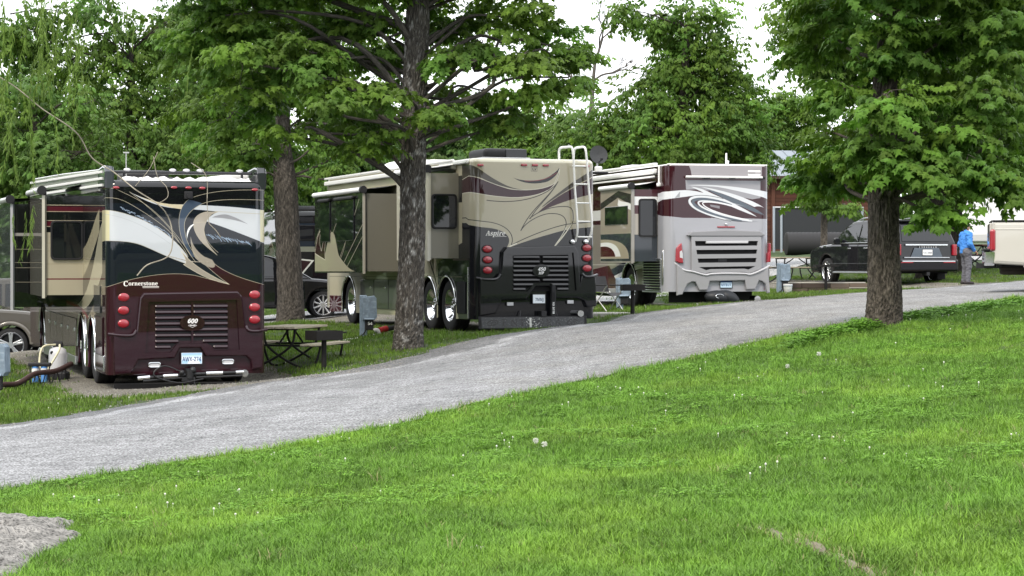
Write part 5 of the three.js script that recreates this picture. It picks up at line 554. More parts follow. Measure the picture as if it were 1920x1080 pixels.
  // second site: hose with a red coupling
  const P = (x, d, h) => [x, H(x, d) + h, -d]; const h2 = thing('sewer_hose', 'black sewer hose with a red coupling behind the lichen-covered trunk', 'hose'); part(h2, 'hose_tube', tube([P(-2.55, 43.2, 0.1), P(-2.3, 43.4, 0.12), P(-2.0, 43.8, 0.1), P(-1.75, 44.3, 0.12)], 0.05, 10, 40), M.rubber); part(h2, 'coupling', bar(P(-2.56, 43.2, 0.1), P(-2.42, 43.3, 0.12), 0.062, 14), std([0.22, 0.015, 0.015], 0.5)); part(h2, 'elbow_fitting', at(new THREE.TorusGeometry(0.06, 0.045, 10, 14, 2.2), -2.62, H(-2.6, 43.2) + 0.05, -43.2), std([0.35, 0.35, 0.34], 0.4));
  single('water_hose', 'white coiled hose end on the grass by the numbered pedestal', 'hose', tube([P(-2.95, 42.8, 0.02), P(-3.2, 42.6, 0.02), P(-3.3, 42.2, 0.02), P(-3.15, 42.0, 0.025), P(-3.0, 42.3, 0.02)], 0.014, 8, 40), std([0.6, 0.6, 0.55], 0.5));
  const ch = thing('folding_chair', 'dark folding camp chair beside the silver motorhome', 'camp chair', [2.05, H(2.05, 47.9), -47.9], 0.7); part(ch, 'seat', at(gridGeo(6, 6, (u, v) => [lerp(-0.24, 0.24, u), 0.4 - 0.07 * Math.sin(u * Math.PI), lerp(-0.22, 0.22, v)])), M.blackPlastic); part(ch, 'backrest', at(gridGeo(6, 6, (u, v) => [lerp(-0.24, 0.24, u), lerp(0.42, 0.75, v), -0.22 - v * 0.12 - 0.05 * Math.sin(u * Math.PI)])), M.blackPlastic); for (const s of [-1, 1]) { part(ch, 'leg', bar([s * 0.25, 0, 0.24], [s * 0.25, 0.43, -0.24], 0.012), M.galv); part(ch, 'leg', bar([s * 0.25, 0, -0.24], [s * 0.25, 0.55, 0.24], 0.012), M.galv); part(ch, 'arm_rest', rbox(0.05, 0.025, 0.45, 0.01, s * 0.25, 0.56, 0.02), M.blackPlastic); }
  single('concrete_slab', 'flat grey slab in the grass beside the rock guard', 'slab', rbox(1.1, 0.1, 0.9, 0.02, 1.86, H(1.86, 45.6) + 0.02, -45.6, 0, 0.2), std([0.3, 0.29, 0.27], 0.95));
}
// ---------------------------------------------------------------- buildings and far things
{
  const bx = 14.2, bd = 120, y = H(bx, bd) - 0.02, g = thing('wood_cabin', 'brown wooden cabin with a grey roof beyond the silver motorhome', 'cabin', [bx, y, -bd], 0.2), R = rng(9), br = [std([0.075, 0.03, 0.02], 0.85), std([0.09, 0.038, 0.026], 0.85), std([0.062, 0.026, 0.018], 0.85)];
  const wh = 3.9, ww = 8, wd = 7; part(g, 'wall', box(ww, wh, wd, 0, wh / 2, 0), std([0.05, 0.022, 0.016], 0.9)); for (let i = 0; i < 19; i++) part(g, 'board', at(box(ww + 0.04, 0.19, 0.03, 0, 0, 0), 0, 0.1 + i * 0.2, wd / 2 + 0.02, -0.08), br[(R() * 3) | 0]); for (let i = 0; i < 19; i++) part(g, 'board', at(box(0.03, 0.19, wd + 0.04, 0, 0, 0), -ww / 2 - 0.02, 0.1 + i * 0.2, 0, 0, 0, -0.08), br[(R() * 3) | 0]);
  part(g, 'corner_post', [box(0.16, wh, 0.1, -ww / 2, wh / 2, wd / 2 + 0.05), box(0.2, wh, 0.12, -1.4, wh / 2, wd / 2 + 0.06)], br[1]); const roofM = std([0.2, 0.225, 0.255], 0.6, 0.2), hr = 1.55, e = 0.5, rg = new THREE.BufferGeometry(), q = [[-ww / 2 - e, wh, wd / 2 + e], [ww / 2 + e, wh, wd / 2 + e], [ww / 2 + e, wh, -wd / 2 - e], [-ww / 2 - e, wh, -wd / 2 - e], [-1.8, wh + hr, 0], [1.8, wh + hr, 0]], f = [[0, 1, 5], [0, 5, 4], [1, 2, 5], [2, 3, 4], [2, 4, 5], [3, 0, 4], [0, 2, 1], [0, 3, 2]]; rg.setAttribute('position', new THREE.Float32BufferAttribute(f.flatMap((t) => t.flatMap((i) => q[i])), 3)); rg.computeVertexNormals(); const roof = part(g, 'roof', rg, roofM); for (let i = 0; i < 16; i++) { const x = -4.2 + i * 0.56, t = clamp((Math.abs(x) - 1.8) / 2.7, 0, 1); part(roof, 'roof_seam', bar([x, wh + 0.02, wd / 2 + e], [lerp(x, Math.sign(x) * Math.min(Math.abs(x), 1.8), t), wh + hr * (1 - t) + 0.02, (wd / 2 + e) * t], 0.025, 5), roofM); } part(g, 'fascia', [box(ww + 2 * e, 0.16, 0.06, 0, wh - 0.05, wd / 2 + e)], std([0.05, 0.03, 0.025], 0.8)); part(g, 'window', rbox(1.1, 1.0, 0.06, 0.01, 1.8, 1.9, wd / 2 + 0.06), M.glass);
  const s = thing('screen_panel', 'dark mesh screen panel with a pale frame in front of the cabin', 'screen', [14.2, H(14, 104), -104], 0.12); part(s, 'mesh_sheet', box(4.2, 1.9, 0.03, 0, 1.05, 0), std([0.035, 0.038, 0.042], 0.8)); part(s, 'top_rail', cyl(0.04, 0.04, 4.3, 8, 0, 2.03, 0.03, 0, 0, Math.PI / 2), M.galv); for (const x of [-2.1, -1.75, 2.1]) part(s, 'post', cyl(0.06, 0.06, 2.1, 8, x, 1.0, 0.05), std([0.3, 0.34, 0.38], 0.5));
  const c = thing('culvert_pipe', 'large dark ribbed pipe lying before the mesh screen', 'pipe', [14.4, H(14.4, 100) + 0.44, -100], 0.1); const pts = []; for (let i = 0; i <= 50; i++) { pts.push(new THREE.Vector2(0.5 + (i % 2) * 0.025, -2.2 + i * 0.088)); } part(c, 'pipe_wall', at(new THREE.LatheGeometry(pts, 30), 0, 0, 0, 0, 0, Math.PI / 2), std([0.03, 0.03, 0.032], 0.8)); part(c, 'pipe_end', [at(lightGeo(0.06, 0.51, 0.51), -2.2, 0, 0)], std([0.03, 0.03, 0.03], 0.8));
  const t = thing('travel_trailer', 'long white trailer behind the beige pickup', 'trailer', [23.5, H(20, 92) + 0, -92], 0.05); part(t, 'body', rbox(11, 2.5, 2.4, 0.12, 0, 1.75, 0), gloss([0.7, 0.7, 0.7])); part(t, 'lower_trim', rbox(11.02, 0.3, 2.42, 0.03, 0, 0.7, 0), std([0.45, 0.45, 0.45], 0.5)); for (const x of [-0.9, 0.5]) part(t, 'wheel', at(tyreGeo(0.36, 0.22, 0.2).clone(), x, 0.36, 1.1, 0, Math.PI / 2, 0), M.rubber); for (const x of [2.2, 4.2]) part(t, 'window', rbox(0.9, 0.6, 0.04, 0.01, x, 2.1, 1.2), M.glass); part(t, 'door', rbox(0.7, 1.8, 0.03, 0.01, 0.6, 1.6, 1.205), M.whitePaint);
}
// ---------------------------------------------------------------- person in a blue jacket, seen from behind
{
  const px = 12.62, pd = 62.3, g = thing('person', 'person in a blue jacket, grey jeans and dark cap standing by the lane', 'person', [px, H(px, pd) + 0.03, -pd], 1.85);
  const J = { pelvis: [0, 0.92, 0], chest: [0.0, 1.26, 0.02], neck: [0, 1.45, 0.0], head: [0.02, 1.58, 0.03], hl: [-0.1, 0.9, 0], kl: [-0.11, 0.5, 0.03], al: [-0.12, 0.08, -0.01], tl: [-0.13, 0.035, 0.15], hr: [0.1, 0.9, 0], kr: [0.12, 0.5, 0.04], ar: [0.14, 0.08, 0.01], tr: [0.17, 0.035, 0.17], sl: [-0.19, 1.38, 0], el: [-0.27, 1.12, -0.02], wl: [-0.17, 0.96, 0.16], sr: [0.19, 1.38, 0], er: [0.27, 1.12, -0.03], wr: [0.2, 0.95, 0.14] };
  const cap = (p, a, b, ra, rb) => { const ax = b[0] - a[0], ay = b[1] - a[1], az = b[2] - a[2], t = clamp(((p[0] - a[0]) * ax + (p[1] - a[1]) * ay + (p[2] - a[2]) * az) / (ax * ax + ay * ay + az * az + 1e-9), 0, 1); return Math.hypot(p[0] - a[0] - ax * t, p[1] - a[1] - ay * t, p[2] - a[2] - az * t) - lerp(ra, rb, t); };
  const smin = (a, b, k) => { const h = clamp(0.5 + (0.5 * (b - a)) / k, 0, 1); return lerp(b, a, h) - k * h * (1 - h); };
  function field(bones, extra) { return (p) => { let d = 9; for (const [a, b, ra, rb, k] of bones) d = smin(d, cap(p, J[a] || a, J[b] || b, ra, rb), k || 0.05); return extra ? extra(p, d) : d; }; }
  function mesh(fn, lo, hi, n) { const mc = new MarchingCubes(n, new THREE.MeshBasicMaterial(), false, false, 120000), s = hi[1] - lo[1], cx = (lo[0] + hi[0]) / 2, cz = (lo[2] + hi[2]) / 2; mc.isolation = 0; for (let k = 0; k < n; k++) for (let j = 0; j < n; j++) for (let i = 0; i < n; i++) mc.field[k * n * n + j * n + i] = -fn([cx + (i / n - 0.5) * s, lo[1] + (j / n) * s, cz + (k / n - 0.5) * s]); mc.update(); const c = mc.count, P = new Float32Array(c * 3), pa = mc.positionArray; for (let i = 0; i < c; i++) { P[i * 3] = cx + pa[i * 3] * 0.5 * s; P[i * 3 + 1] = lo[1] + (pa[i * 3 + 1] * 0.5 + 0.5) * s; P[i * 3 + 2] = cz + pa[i * 3 + 2] * 0.5 * s; } let q = new THREE.BufferGeometry(); q.setAttribute('position', new THREE.BufferAttribute(P, 3)); q = mergeVertices(q, 1e-4); q.computeVertexNormals(); return q; }
  const skin = std([0.42, 0.25, 0.18], 0.6);
  const fingers = []; for (const [w, s] of [['wl', 1], ['wr', -1]]) { const o = J[w]; fingers.push([w, [o[0] + 0.03 * s, o[1] - 0.05, o[2] + 0.06], 0.028, 0.034, 0.02]); for (let i = 0; i < 4; i++) { const a = [o[0] + (0.055 - 0.022 * i) * s, o[1] - 0.07, o[2] + 0.09], b = [a[0], a[1] - 0.04, a[2] + 0.03 - 0.004 * i], c = [b[0] + 0.005 * s, b[1] - 0.03 + 0.004 * Math.abs(i - 1), b[2] - 0.01]; fingers.push([a, b, 0.012, 0.01, 0.006], [b, c, 0.01, 0.009, 0.006]); } fingers.push([[o[0] + 0.03 * s, o[1] - 0.04, o[2] + 0.07], [o[0] + 0.075 * s, o[1] - 0.075, o[2] + 0.1], 0.013, 0.01, 0.008]); }
  const body = field([['pelvis', 'chest', 0.12, 0.13], ['chest', 'neck', 0.1, 0.055], ['neck', 'head', 0.055, 0.05, 0.02], ['hl', 'kl', 0.08, 0.055], ['kl', 'al', 0.055, 0.038], ['al', 'tl', 0.035, 0.03], ['hr', 'kr', 0.08, 0.055], ['kr', 'ar', 0.055, 0.038], ['ar', 'tr', 0.035, 0.03], ['sl', 'el', 0.05, 0.04], ['el', 'wl', 0.04, 0.027], ['sr', 'er', 0.05, 0.04], ['er', 'wr', 0.04, 0.027], ...fingers], (p, d) => { const h = J.head, q = [(p[0] - h[0]) / 0.076, (p[1] - h[1] - 0.01) / 0.115, (p[2] - h[2]) / 0.095]; let e = (Math.hypot(...q) - 1) * 0.085; e = smin(e, Math.hypot(p[0] - h[0], p[1] - h[1] + 0.02, p[2] - h[2] - 0.1) - 0.014, 0.02); for (const s of [-1, 1]) { e = smin(e, Math.hypot((p[0] - h[0] - 0.078 * s) * 1.8, p[1] - h[1] + 0.01, p[2] - h[2] + 0.005) - 0.026, 0.008); e = Math.max(e, -(Math.hypot(p[0] - h[0] - 0.03 * s, p[1] - h[1] - 0.012, p[2] - h[2] - 0.098) - 0.012)); } e = Math.max(e, -cap(p, [h[0] - 0.022, h[1] - 0.058, h[2] + 0.088], [h[0] + 0.022, h[1] - 0.058, h[2] + 0.088], 0.004, 0.004)); return smin(d, e, 0.02); });
  part(g, 'body', mesh(body, [-0.5, -0.02, -0.5], [0.5, 1.8, 0.5], 150), skin);
  const wr = (p) => 0.007 * noise3(p[0] * 9, p[1] * 13, p[2] * 9);
  part(g, 'jacket', mesh(field([['pelvis', 'chest', 0.165, 0.165, 0.06], ['chest', 'neck', 0.14, 0.075, 0.05], ['sl', 'sr', 0.085, 0.085, 0.05], ['sl', 'el', 0.085, 0.07, 0.05], ['el', 'wl', 0.072, 0.055, 0.04], ['sr', 'er', 0.085, 0.07, 0.05], ['er', 'wr', 0.072, 0.055, 0.04]], (p, d) => Math.max(d + wr(p) * 1.6, 0.86 - p[1])), [-0.5, 0.7, -0.5], [0.5, 1.65, 0.5], 84), std([0.05, 0.2, 0.55], 0.6));
  part(g, 'trousers', mesh(field([['hl', 'hr', 0.135, 0.135, 0.04], ['pelvis', [0, 0.99, 0], 0.15, 0.15, 0.05], ['hl', 'kl', 0.108, 0.082, 0.04], ['kl', 'al', 0.08, 0.072, 0.04], ['hr', 'kr', 0.108, 0.082, 0.04], ['kr', 'ar', 0.08, 0.072, 0.04]], (p, d) => Math.max(d + wr(p) * 1.5, p[1] - 1.02, 0.06 - p[1])), [-0.5, 0, -0.5], [0.5, 1.1, 0.5], 84), std([0.11, 0.11, 0.125], 0.85));
  for (const [a, t] of [['al', 'tl'], ['ar', 'tr']]) part(g, 'shoe', mesh(field([[[J[a][0], 0.05, J[a][2] - 0.05], [J[t][0], 0.035, J[t][2] - 0.01], 0.055, 0.045, 0.03], [a, [J[a][0], 0.05, J[a][2]], 0.055, 0.058, 0.03]], (p, d) => Math.max(d, 0.002 - p[1])), [J[a][0] - 0.2, -0.02, J[a][2] - 0.15], [J[a][0] + 0.2, 0.38, J[a][2] + 0.25], 44), std([0.035, 0.03, 0.03], 0.7));
  const h = J.head; part(g, 'hair', mesh((p) => Math.max((Math.hypot((p[0] - h[0]) / 0.083, (p[1] - h[1] - 0.015) / 0.122, (p[2] - h[2] + 0.008) / 0.1) - 1) * 0.09, p[2] - h[2] - 0.03 - (p[1] - h[1]) * 0.3, h[1] - 0.06 - p[1]), [h[0] - 0.2, h[1] - 0.2, h[2] - 0.2], [h[0] + 0.2, h[1] + 0.2, h[2] + 0.2], 48), std([0.04, 0.03, 0.025], 0.8));
  part(g, 'cap', [at(new THREE.SphereGeometry(1, 24, 12, 0, 6.2832, 0, 1.57).scale(0.092, 0.1, 0.11), h[0], h[1] + 0.045, h[2]), at(extr(roundRect(-0.075, 0, 0.075, 0.1, 0.04), 0.01, 0.003), h[0], h[1] + 0.05, h[2] + 0.085, Math.PI / 2 + 0.15)], std([0.02, 0.022, 0.028], 0.8));
  for (const s of [-1, 1]) part(g, 'eye', at(lightGeo(0.011, 0.009, 0.008), h[0] + 0.03 * s, h[1] + 0.012, h[2] + 0.088), M.blackPlastic);
}
// crown clumps of each tree: [across, up, towards the camera, half width, half height], metres from the foot of its trunk
const CROWNS = {
  T1: { x: -1.71, d: 37.2, c: [[-2.75, 4.79, 0.5, 0.96, 0.79], [-3.38, 5.39, -1, 0.64, 0.55], [-3.09, 3.96, -0.8, 0.77, 0.45], [-2.16, 5.62, -1.5, 0.83, 0.55], [-1.39, 4.49, 1, 0.69, 0.52], [-1.94, 3.63, 0.3, 0.62, 0.32], [-1.16, 5.33, -0.5, 0.72, 0.54], [-0.6, 4.22, 1.2, 0.6, 0.43], [-1.2, 3.89, -1, 0.64, 0.41], [-0.56, 3.61, 0.5, 0.48, 0.33], [-0.48, 5.04, -1.2, 0.55, 0.46], [0.37, 3.93, 1.0, 0.43, 0.26], [0.84, 4.83, 0.6, 0.52, 0.44], [0.98, 5.57, -1, 0.45, 0.33], [1.22, 4.39, -0.5, 0.58, 0.36], [0.7, 3.9, -1.2, 0.46, 0.27], [1.75, 5.52, 0.3, 0.53, 0.4], [2.3, 5.5, -0.8, 0.41, 0.33], [2.06, 4.36, 0.5, 0.39, 0.26], [2.64, 4.57, 0, 0.27, 0.18], [1.58, 3.93, -0.3, 0.4, 0.22], [-2.87, 3.34, -0.9, 0.41, 0.2], [-3.78, 4.89, -0.6, 0.45, 0.54], [-3.54, 5.57, -0.2, 0.53, 0.53], [-2.5, 4.4, -1.2, 0.64, 0.46], [-1.8, 4.98, 0.4, 0.7, 0.53], [-2.58, 5.67, -0.3, 0.8, 0.54], [-0.69, 5.39, -0.2, 0.53, 0.53], [-0.32, 4.52, -1.5, 0.37, 0.37], [-1.18, 4.02, 1.5, 0.6, 0.34], [1.53, 4.95, -1.2, 0.46, 0.37], [0.51, 4.52, -1.6, 0.46, 0.33], [1.22, 5.17, -0.2, 0.45, 0.32], [0.03, 6.35, 0, 1.77, 0.53], [-1.83, 6.35, 0, 1.59, 0.53], [1.8, 6.35, 0, 1.33, 0.44], [-3.25, 6.26, 0, 1.06, 0.44], [0.03, 7.85, 0, 2.3, 1.24], [-2.14, 7.42, 0.5, 1.92, 0.96], [2.61, 6.68, -0.5, 0.81, 0.54], [-4.14, 6.88, 0, 1.06, 0.71], [2.74, 5.06, -0.4, 0.32, 0.27], [2.44, 4.92, -0.9, 0.41, 0.27], [1.97, 4.9, 0.8, 0.43, 0.31], [0.53, 5.37, -0.8, 0.33, 0.33], [1.43, 5.82, -1.6, 0.55, 0.37], [0.24, 5.8, -1.4, 0.55, 0.37]] },
  T2: { x: -5.39, d: 54.5, c: [[0.0, 6.66, 0, 2.08, 0.91], [-1.62, 7.04, 0, 1.56, 0.91], [1.49, 7.04, 0, 1.56, 0.91], [0.0, 8.6, 0, 2.6, 1.17], [-0.2, 6.04, -2, 1.61, 0.67], [-1.35, 5.56, -1, 0.92, 0.59], [1.16, 5.17, -1, 0.92, 0.59], [-2.35, 5.33, -1.5, 0.93, 0.67], [-0.79, 4.36, 0.5, 0.77, 0.51], [0.12, 4.17, -0.8, 0.79, 0.37], [1.02, 4.35, 0.6, 0.64, 0.51], [-1.44, 4.75, -0.6, 0.79, 0.52], [1.75, 4.25, 0, 0.52, 0.39], [-0.11, 5.26, -0.5, 1.18, 0.65], [-1.39, 3.83, 0.8, 0.45, 0.26], [2.01, 4.97, 0, 0.78, 0.65], [-2.01, 4.22, -0.5, 0.52, 0.39], [0.63, 5.69, -1, 1.06, 0.66], [1.31, 3.76, 1, 0.32, 0.18]] },
  T3: { x: 5.2, d: 31.4, c: [[-0.6, 4.21, -0.8, 0.61, 0.46], [-0.12, 4.07, 0.5, 0.59, 0.52], [0.77, 4.23, -0.3, 0.68, 0.45], [1.4, 4.06, 0.6, 0.59, 0.51], [-0.66, 3.34, 0.4, 0.48, 0.37], [-0.16, 3.21, 1.2, 0.58, 0.43], [0.9, 3.42, -0.6, 0.61, 0.46], [1.36, 3.24, 0.8, 0.51, 0.44], [-0.6, 2.82, -0.8, 0.4, 0.32], [-0.36, 2.67, 0.6, 0.51, 0.33], [0.48, 2.65, -0.4, 0.61, 0.38], [0.96, 2.75, 1, 0.58, 0.36], [1.8, 2.71, -0.2, 0.45, 0.38], [-0.58, 2.45, -0.9, 0.46, 0.29], [-0.07, 2.44, 1.1, 0.43, 0.25], [0.43, 2.47, 0.9, 0.44, 0.25], [0.9, 2.27, 1.3, 0.43, 0.23], [1.52, 2.38, 0.4, 0.37, 0.22], [-0.46, 2.18, -1.5, 0.39, 0.22], [0.12, 2.27, 1.2, 0.26, 0.13], [0.48, 2.19, 1.2, 0.26, 0.13], [0.68, 1.66, 1.1, 0.09, 0.07], [-0.64, 2.4, -1.6, 0.24, 0.24], [1.28, 2.12, 1, 0.29, 0.14], [1.64, 1.96, 1, 0.14, 0.1], [0.26, 5.02, 0, 1.64, 0.6], [1.56, 5.09, -0.5, 1.14, 0.61], [-0.72, 4.77, -1, 0.39, 0.39], [-0.0, 2.2, -1.4, 0.23, 0.12], [-0.49, 2.17, -2.2, 0.29, 0.16]] },
  T5: { x: 12.9, d: 69, c: [[-4.03, 7.89, 0, 1.03, 1.08], [-3.06, 6.92, -1, 0.95, 0.9], [-4.03, 6.83, 0, 0.75, 0.59], [-1.56, 6.58, -1, 1.9, 1.4], [-0.08, 6.66, 0, 2.06, 1.38], [1.72, 6.33, 0, 2.06, 1.38], [-0.56, 4.92, -1, 2.09, 1.2], [1.44, 4.58, -1, 1.9, 1.2], [-3.04, 8.3, 0, 1.69, 0.79], [2.55, 7.65, 0, 1.87, 1.18], [-0.18, 3.03, 0.5, 1.49, 0.78], [-0.9, 3.7, 0, 1.31, 0.79]] },
  T6: { x: 14.26, d: 72, c: [[-0.03, 5.11, 0, 1.76, 1.23], [1.34, 5.29, 0, 1.56, 1.23], [0.65, 3.4, 0, 1.37, 0.82], [2.19, 4.6, 0, 1.37, 1.23], [-0.03, 7.51, 0, 1.76, 1.23], [1.51, 3.74, 0, 0.98, 0.82], [2.77, 3.27, -1, 0.79, 0.83]] },
  C1: { x: 5.75, d: 80, c: [[-0.7, 6.49, 0, 1.52, 1.03], [2.34, 6.2, 0, 1.09, 0.91], [-2.09, 5.89, -1, 1.1, 0.69], [-2.9, 5.06, 0, 1.3, 0.91], [3.01, 5.53, 0, 0.98, 0.91], [1.68, 6.96, 0, 1.19, 1.14], [-0.19, 7.77, -0.5, 0.87, 0.81], [2.49, 7.2, -0.5, 0.66, 0.69], [1.34, 8.92, -0.5, 1.09, 1.15], [0.52, 9.17, -1, 1.1, 0.93], [1.87, 7.91, 0, 0.87, 0.91], [0.63, 8.32, -1.2, 1.32, 1.04], [-0.51, 9.34, 0, 1.09, 0.41], [-1.56, 9.63, 0, 0.87, 0.37], [-1.92, 5.38, -0.5, 1.31, 0.81], [1.3, 5.15, 0, 1.95, 1.03], [2.93, 4.73, -1, 0.99, 1.04], [0.8, 7.62, -1, 1.21, 1.04], [1.0, 6.47, -1, 1.54, 1.04], [-0.0, 6.24, -0.5, 1.53, 0.92], [-1.32, 5.31, -1, 1.76, 0.93], [0.65, 5.15, -1.5, 1.77, 1.05], [1.96, 4.54, -1, 1.54, 1.04], [-0.58, 4.13, -0.5, 2.4, 0.92], [-2.51, 4.3, 0, 1.3, 0.91], [0.63, 8.3, 0, 1.09, 1.03], [0.25, 7.15, 0, 1.3, 0.91], [-1.09, 6.2, 0, 1.19, 0.69], [1.48, 7.34, -1, 0.92, 0.93], [1.58, 5.82, 0, 1.3, 1.03], [-0.3, 5.18, 1, 2.04, 0.95], [-2.42, 5.25, 0, 1.3, 0.73], [2.44, 5.21, -1, 0.99, 0.93], [-1.61, 4.24, 1, 1.93, 0.77], [0.83, 4.15, 1, 2.14, 0.72], [2.63, 4.1, 0, 0.87, 0.69], [-3.05, 4.44, -1, 1.1, 0.69], [-1.28, 9.48, 0, 0.69, 0.37], [0.72, 9.44, 0, 0.91, 0.78], [-0.13, 9.15, 0, 0.78, 0.46], [-0.64, 7.24, -1, 0.66, 0.56]] },
  C2: { x: 13.71, d: 128, c: [[1.22, 8.09, 0, 1.56, 1.46], [0.3, 6.87, 0, 2.08, 1.46], [1.83, 6.41, 0, 1.39, 1.1], [-0.46, 5.34, 0, 2.08, 1.46], [2.74, 8.09, 0, 1.74, 1.46], [0.91, 5.8, 0, 1.56, 0.88], [-0.91, 6.87, 0, 1.74, 1.46]] },
  L1: { x: -13.29, d: 62, c: [[-0.3, 5.54, 0, 1.51, 1.06], [0.76, 6.05, -1, 1.2, 0.9], [-0.07, 6.79, 0, 0.84, 0.53], [1.59, 4.9, 1, 1.49, 0.87], [-0.59, 4.58, 0, 1.18, 0.71], [0.44, 4.14, 0, 1.51, 0.71], [1.77, 6.35, 0, 0.84, 0.53]] },
  L2: { x: -11.57, d: 67, c: [[-2.79, 8.54, 0, 1.09, 0.77], [-3.43, 9.02, 0, 1.09, 0.77], [-1.61, 7.47, -0.5, 1.1, 0.77], [0.94, 7.8, -0.6, 1.1, 0.77], [-0.08, 7.74, 0, 0.73, 0.57], [1.76, 8.91, -0.5, 1.1, 0.96], [-3.01, 8.0, -1, 0.92, 0.58], [-0.08, 5.35, 0, 1.64, 0.96], [0.96, 5.89, -1, 1.29, 0.97], [0.32, 6.94, 0, 1.0, 0.67], [1.75, 6.86, 0, 0.91, 0.77], [1.9, 4.82, 1, 1.07, 0.75], [-0.48, 6.23, 0, 0.91, 0.77], [-1.04, 7.9, 0, 0.82, 0.54], [0.32, 8.78, 0, 1.09, 0.5], [1.52, 8.46, 0, 1.09, 0.57], [-0.72, 9.34, 0, 1.27, 0.42], [2.47, 9.18, 0, 1.09, 0.57], [-1.83, 9.18, 0, 0.73, 0.38], [0.4, 4.31, 0, 2.0, 0.67]] },
  L4: { x: -16.4, d: 84, c: [[-1.6, 7.4, 0, 1.8, 1.2], [0.2, 6.8, 0, 2.0, 1.2], [-2.2, 5.8, 0, 2.0, 1.2], [1.2, 5.6, 0, 2.2, 1.0], [-0.6, 9.0, 0, 1.2, 0.8], [-2.2, 9.6, 0, 1.2, 0.8], [-0.4, 5.2, 0, 2.4, 1.0]] },
  L5: { x: -11.47, d: 86, c: [[-1.43, 7.24, 0, 1.64, 1.23], [0.41, 6.83, 0, 1.84, 1.23], [-2.05, 5.6, 0, 1.84, 1.02], [0.0, 5.39, 0, 2.05, 1.02], [2.05, 5.8, 0, 1.64, 1.23], [-0.61, 8.87, 0, 1.23, 1.02], [1.23, 7.85, 0, 1.64, 1.23], [2.87, 4.98, 0, 1.64, 1.02], [-2.87, 9.49, 0, 1.23, 0.82]] },
  M5: { x: -6.29, d: 120, c: [[0.0, 7.0, 0, 2.0, 1.43], [-1.43, 6.14, 0, 1.71, 1.29], [1.71, 5.86, 0, 2.0, 1.29], [0.0, 5.29, 0, 3.14, 1.29], [-2.86, 5.57, 0, 1.71, 1.43]] },
  L3: { x: -9.69, d: 72, c: [[-0.34, 5.7, 0, 1.17, 1.03], [0.09, 6.9, 0, 1.17, 1.03], [0.94, 5.53, 0, 1.17, 1.03], [0.6, 4.33, 0, 1.56, 0.82], [1.69, 4.37, -1, 1.19, 0.83], [1.46, 7.59, 0, 1.17, 0.82]] },
  M1: { x: -6.97, d: 96, c: [[-0.11, 5.6, 0, 1.56, 1.23], [1.14, 5.26, 0, 1.17, 0.99], [-1.14, 5.26, 0, 1.3, 1.1], [0.0, 6.63, 0, 1.04, 0.93], [-1.26, 4.11, 0, 1.56, 0.82], [0.8, 4.23, 0, 1.56, 0.82]] },
  M2: { x: -2.67, d: 112, c: [[0.13, 6.87, 0, 1.82, 1.15], [-0.67, 5.67, 0, 2.43, 1.15], [0.93, 5.53, 0, 1.82, 0.96], [-1.6, 6.2, 0, 1.22, 1.15], [0.0, 4.6, 0, 3.65, 0.96]] },
  M3: { x: 1.14, d: 106, c: [[-0.13, 6.66, 0, 1.44, 1.33], [0.63, 5.4, 0, 1.73, 1.09], [-1.14, 5.4, 0, 1.29, 1.09], [-2.15, 5.98, 0, 0.98, 1.09], [-0.13, 4.26, 0, 3.16, 0.91]] },
  M4: { x: 3.27, d: 98, c: [[-0.35, 5.92, 0, 1.12, 0.9], [0.35, 4.87, 0, 1.46, 0.78], [-0.93, 4.98, 0, 1.06, 0.84]] },
  S1: { x: 11.98, d: 86, c: [[-0.1, 3.07, 0, 0.92, 0.82], [0.72, 2.25, 0, 0.82, 0.49], [-0.41, 2.25, 0, 0.61, 0.41], [0.31, 3.99, 0, 0.82, 0.7]] },
  R2: { x: 21.67, d: 100, c: [[-0.48, 4.96, 0, 1.9, 1.71], [1.43, 4.48, 0, 1.9, 1.71], [0.48, 6.62, 0, 1.9, 1.43], [2.14, 6.15, 0, 1.63, 1.71], [-1.67, 4.24, 0, 1.63, 1.14]] },
  far: [
    { x: -36.0, d: 138.0, c: [[-1.15, 4.63, 0, 1.58, 1.12], [1.31, 4.8, 0, 1.58, 1.12], [0.0, 5.78, 0, 1.48, 1.12], [0.0, 2.99, 0, 2.63, 1.31]] },
    { x: -30.74, d: 139.8, c: [[-1.16, 5.1, 0, 1.6, 1.13], [1.33, 5.27, 0, 1.6, 1.13], [0.0, 6.27, 0, 1.5, 1.13], [0.0, 3.44, 0, 2.66, 1.33]] },
    { x: -27.83, d: 144.4, c: [[-1.2, 5.02, 0, 1.65, 1.17], [1.38, 5.19, 0, 1.65, 1.17], [0.0, 6.22, 0, 1.55, 1.17], [0.0, 3.3, 0, 2.75, 1.38]] },
    { x: -22.75, d: 147.9, c: [[-1.23, 4.85, 0, 1.69, 1.2], [1.41, 5.02, 0, 1.69, 1.2], [0.0, 6.08, 0, 1.58, 1.2], [0.0, 3.09, 0, 2.82, 1.41]] },
    { x: -14.94, d: 136.5, c: [[-1.14, 4.23, 0, 1.56, 1.1], [1.3, 4.39, 0, 1.56, 1.1], [0.0, 5.37, 0, 1.46, 1.1], [0.0, 2.61, 0, 2.6, 1.3]] },
    { x: -11.7, d: 140.0, c: [[-1.17, 4.04, 0, 1.6, 1.13], [1.33, 4.21, 0, 1.6, 1.13], [0.0, 5.21, 0, 1.5, 1.13], [0.0, 2.38, 0, 2.67, 1.33]] },
    { x: -6.05, d: 142.3, c: [[-1.19, 4.38, 0, 1.63, 1.15], [1.36, 4.55, 0, 1.63, 1.15], [0.0, 5.57, 0, 1.52, 1.15], [0.0, 2.69, 0, 2.71, 1.36]] },
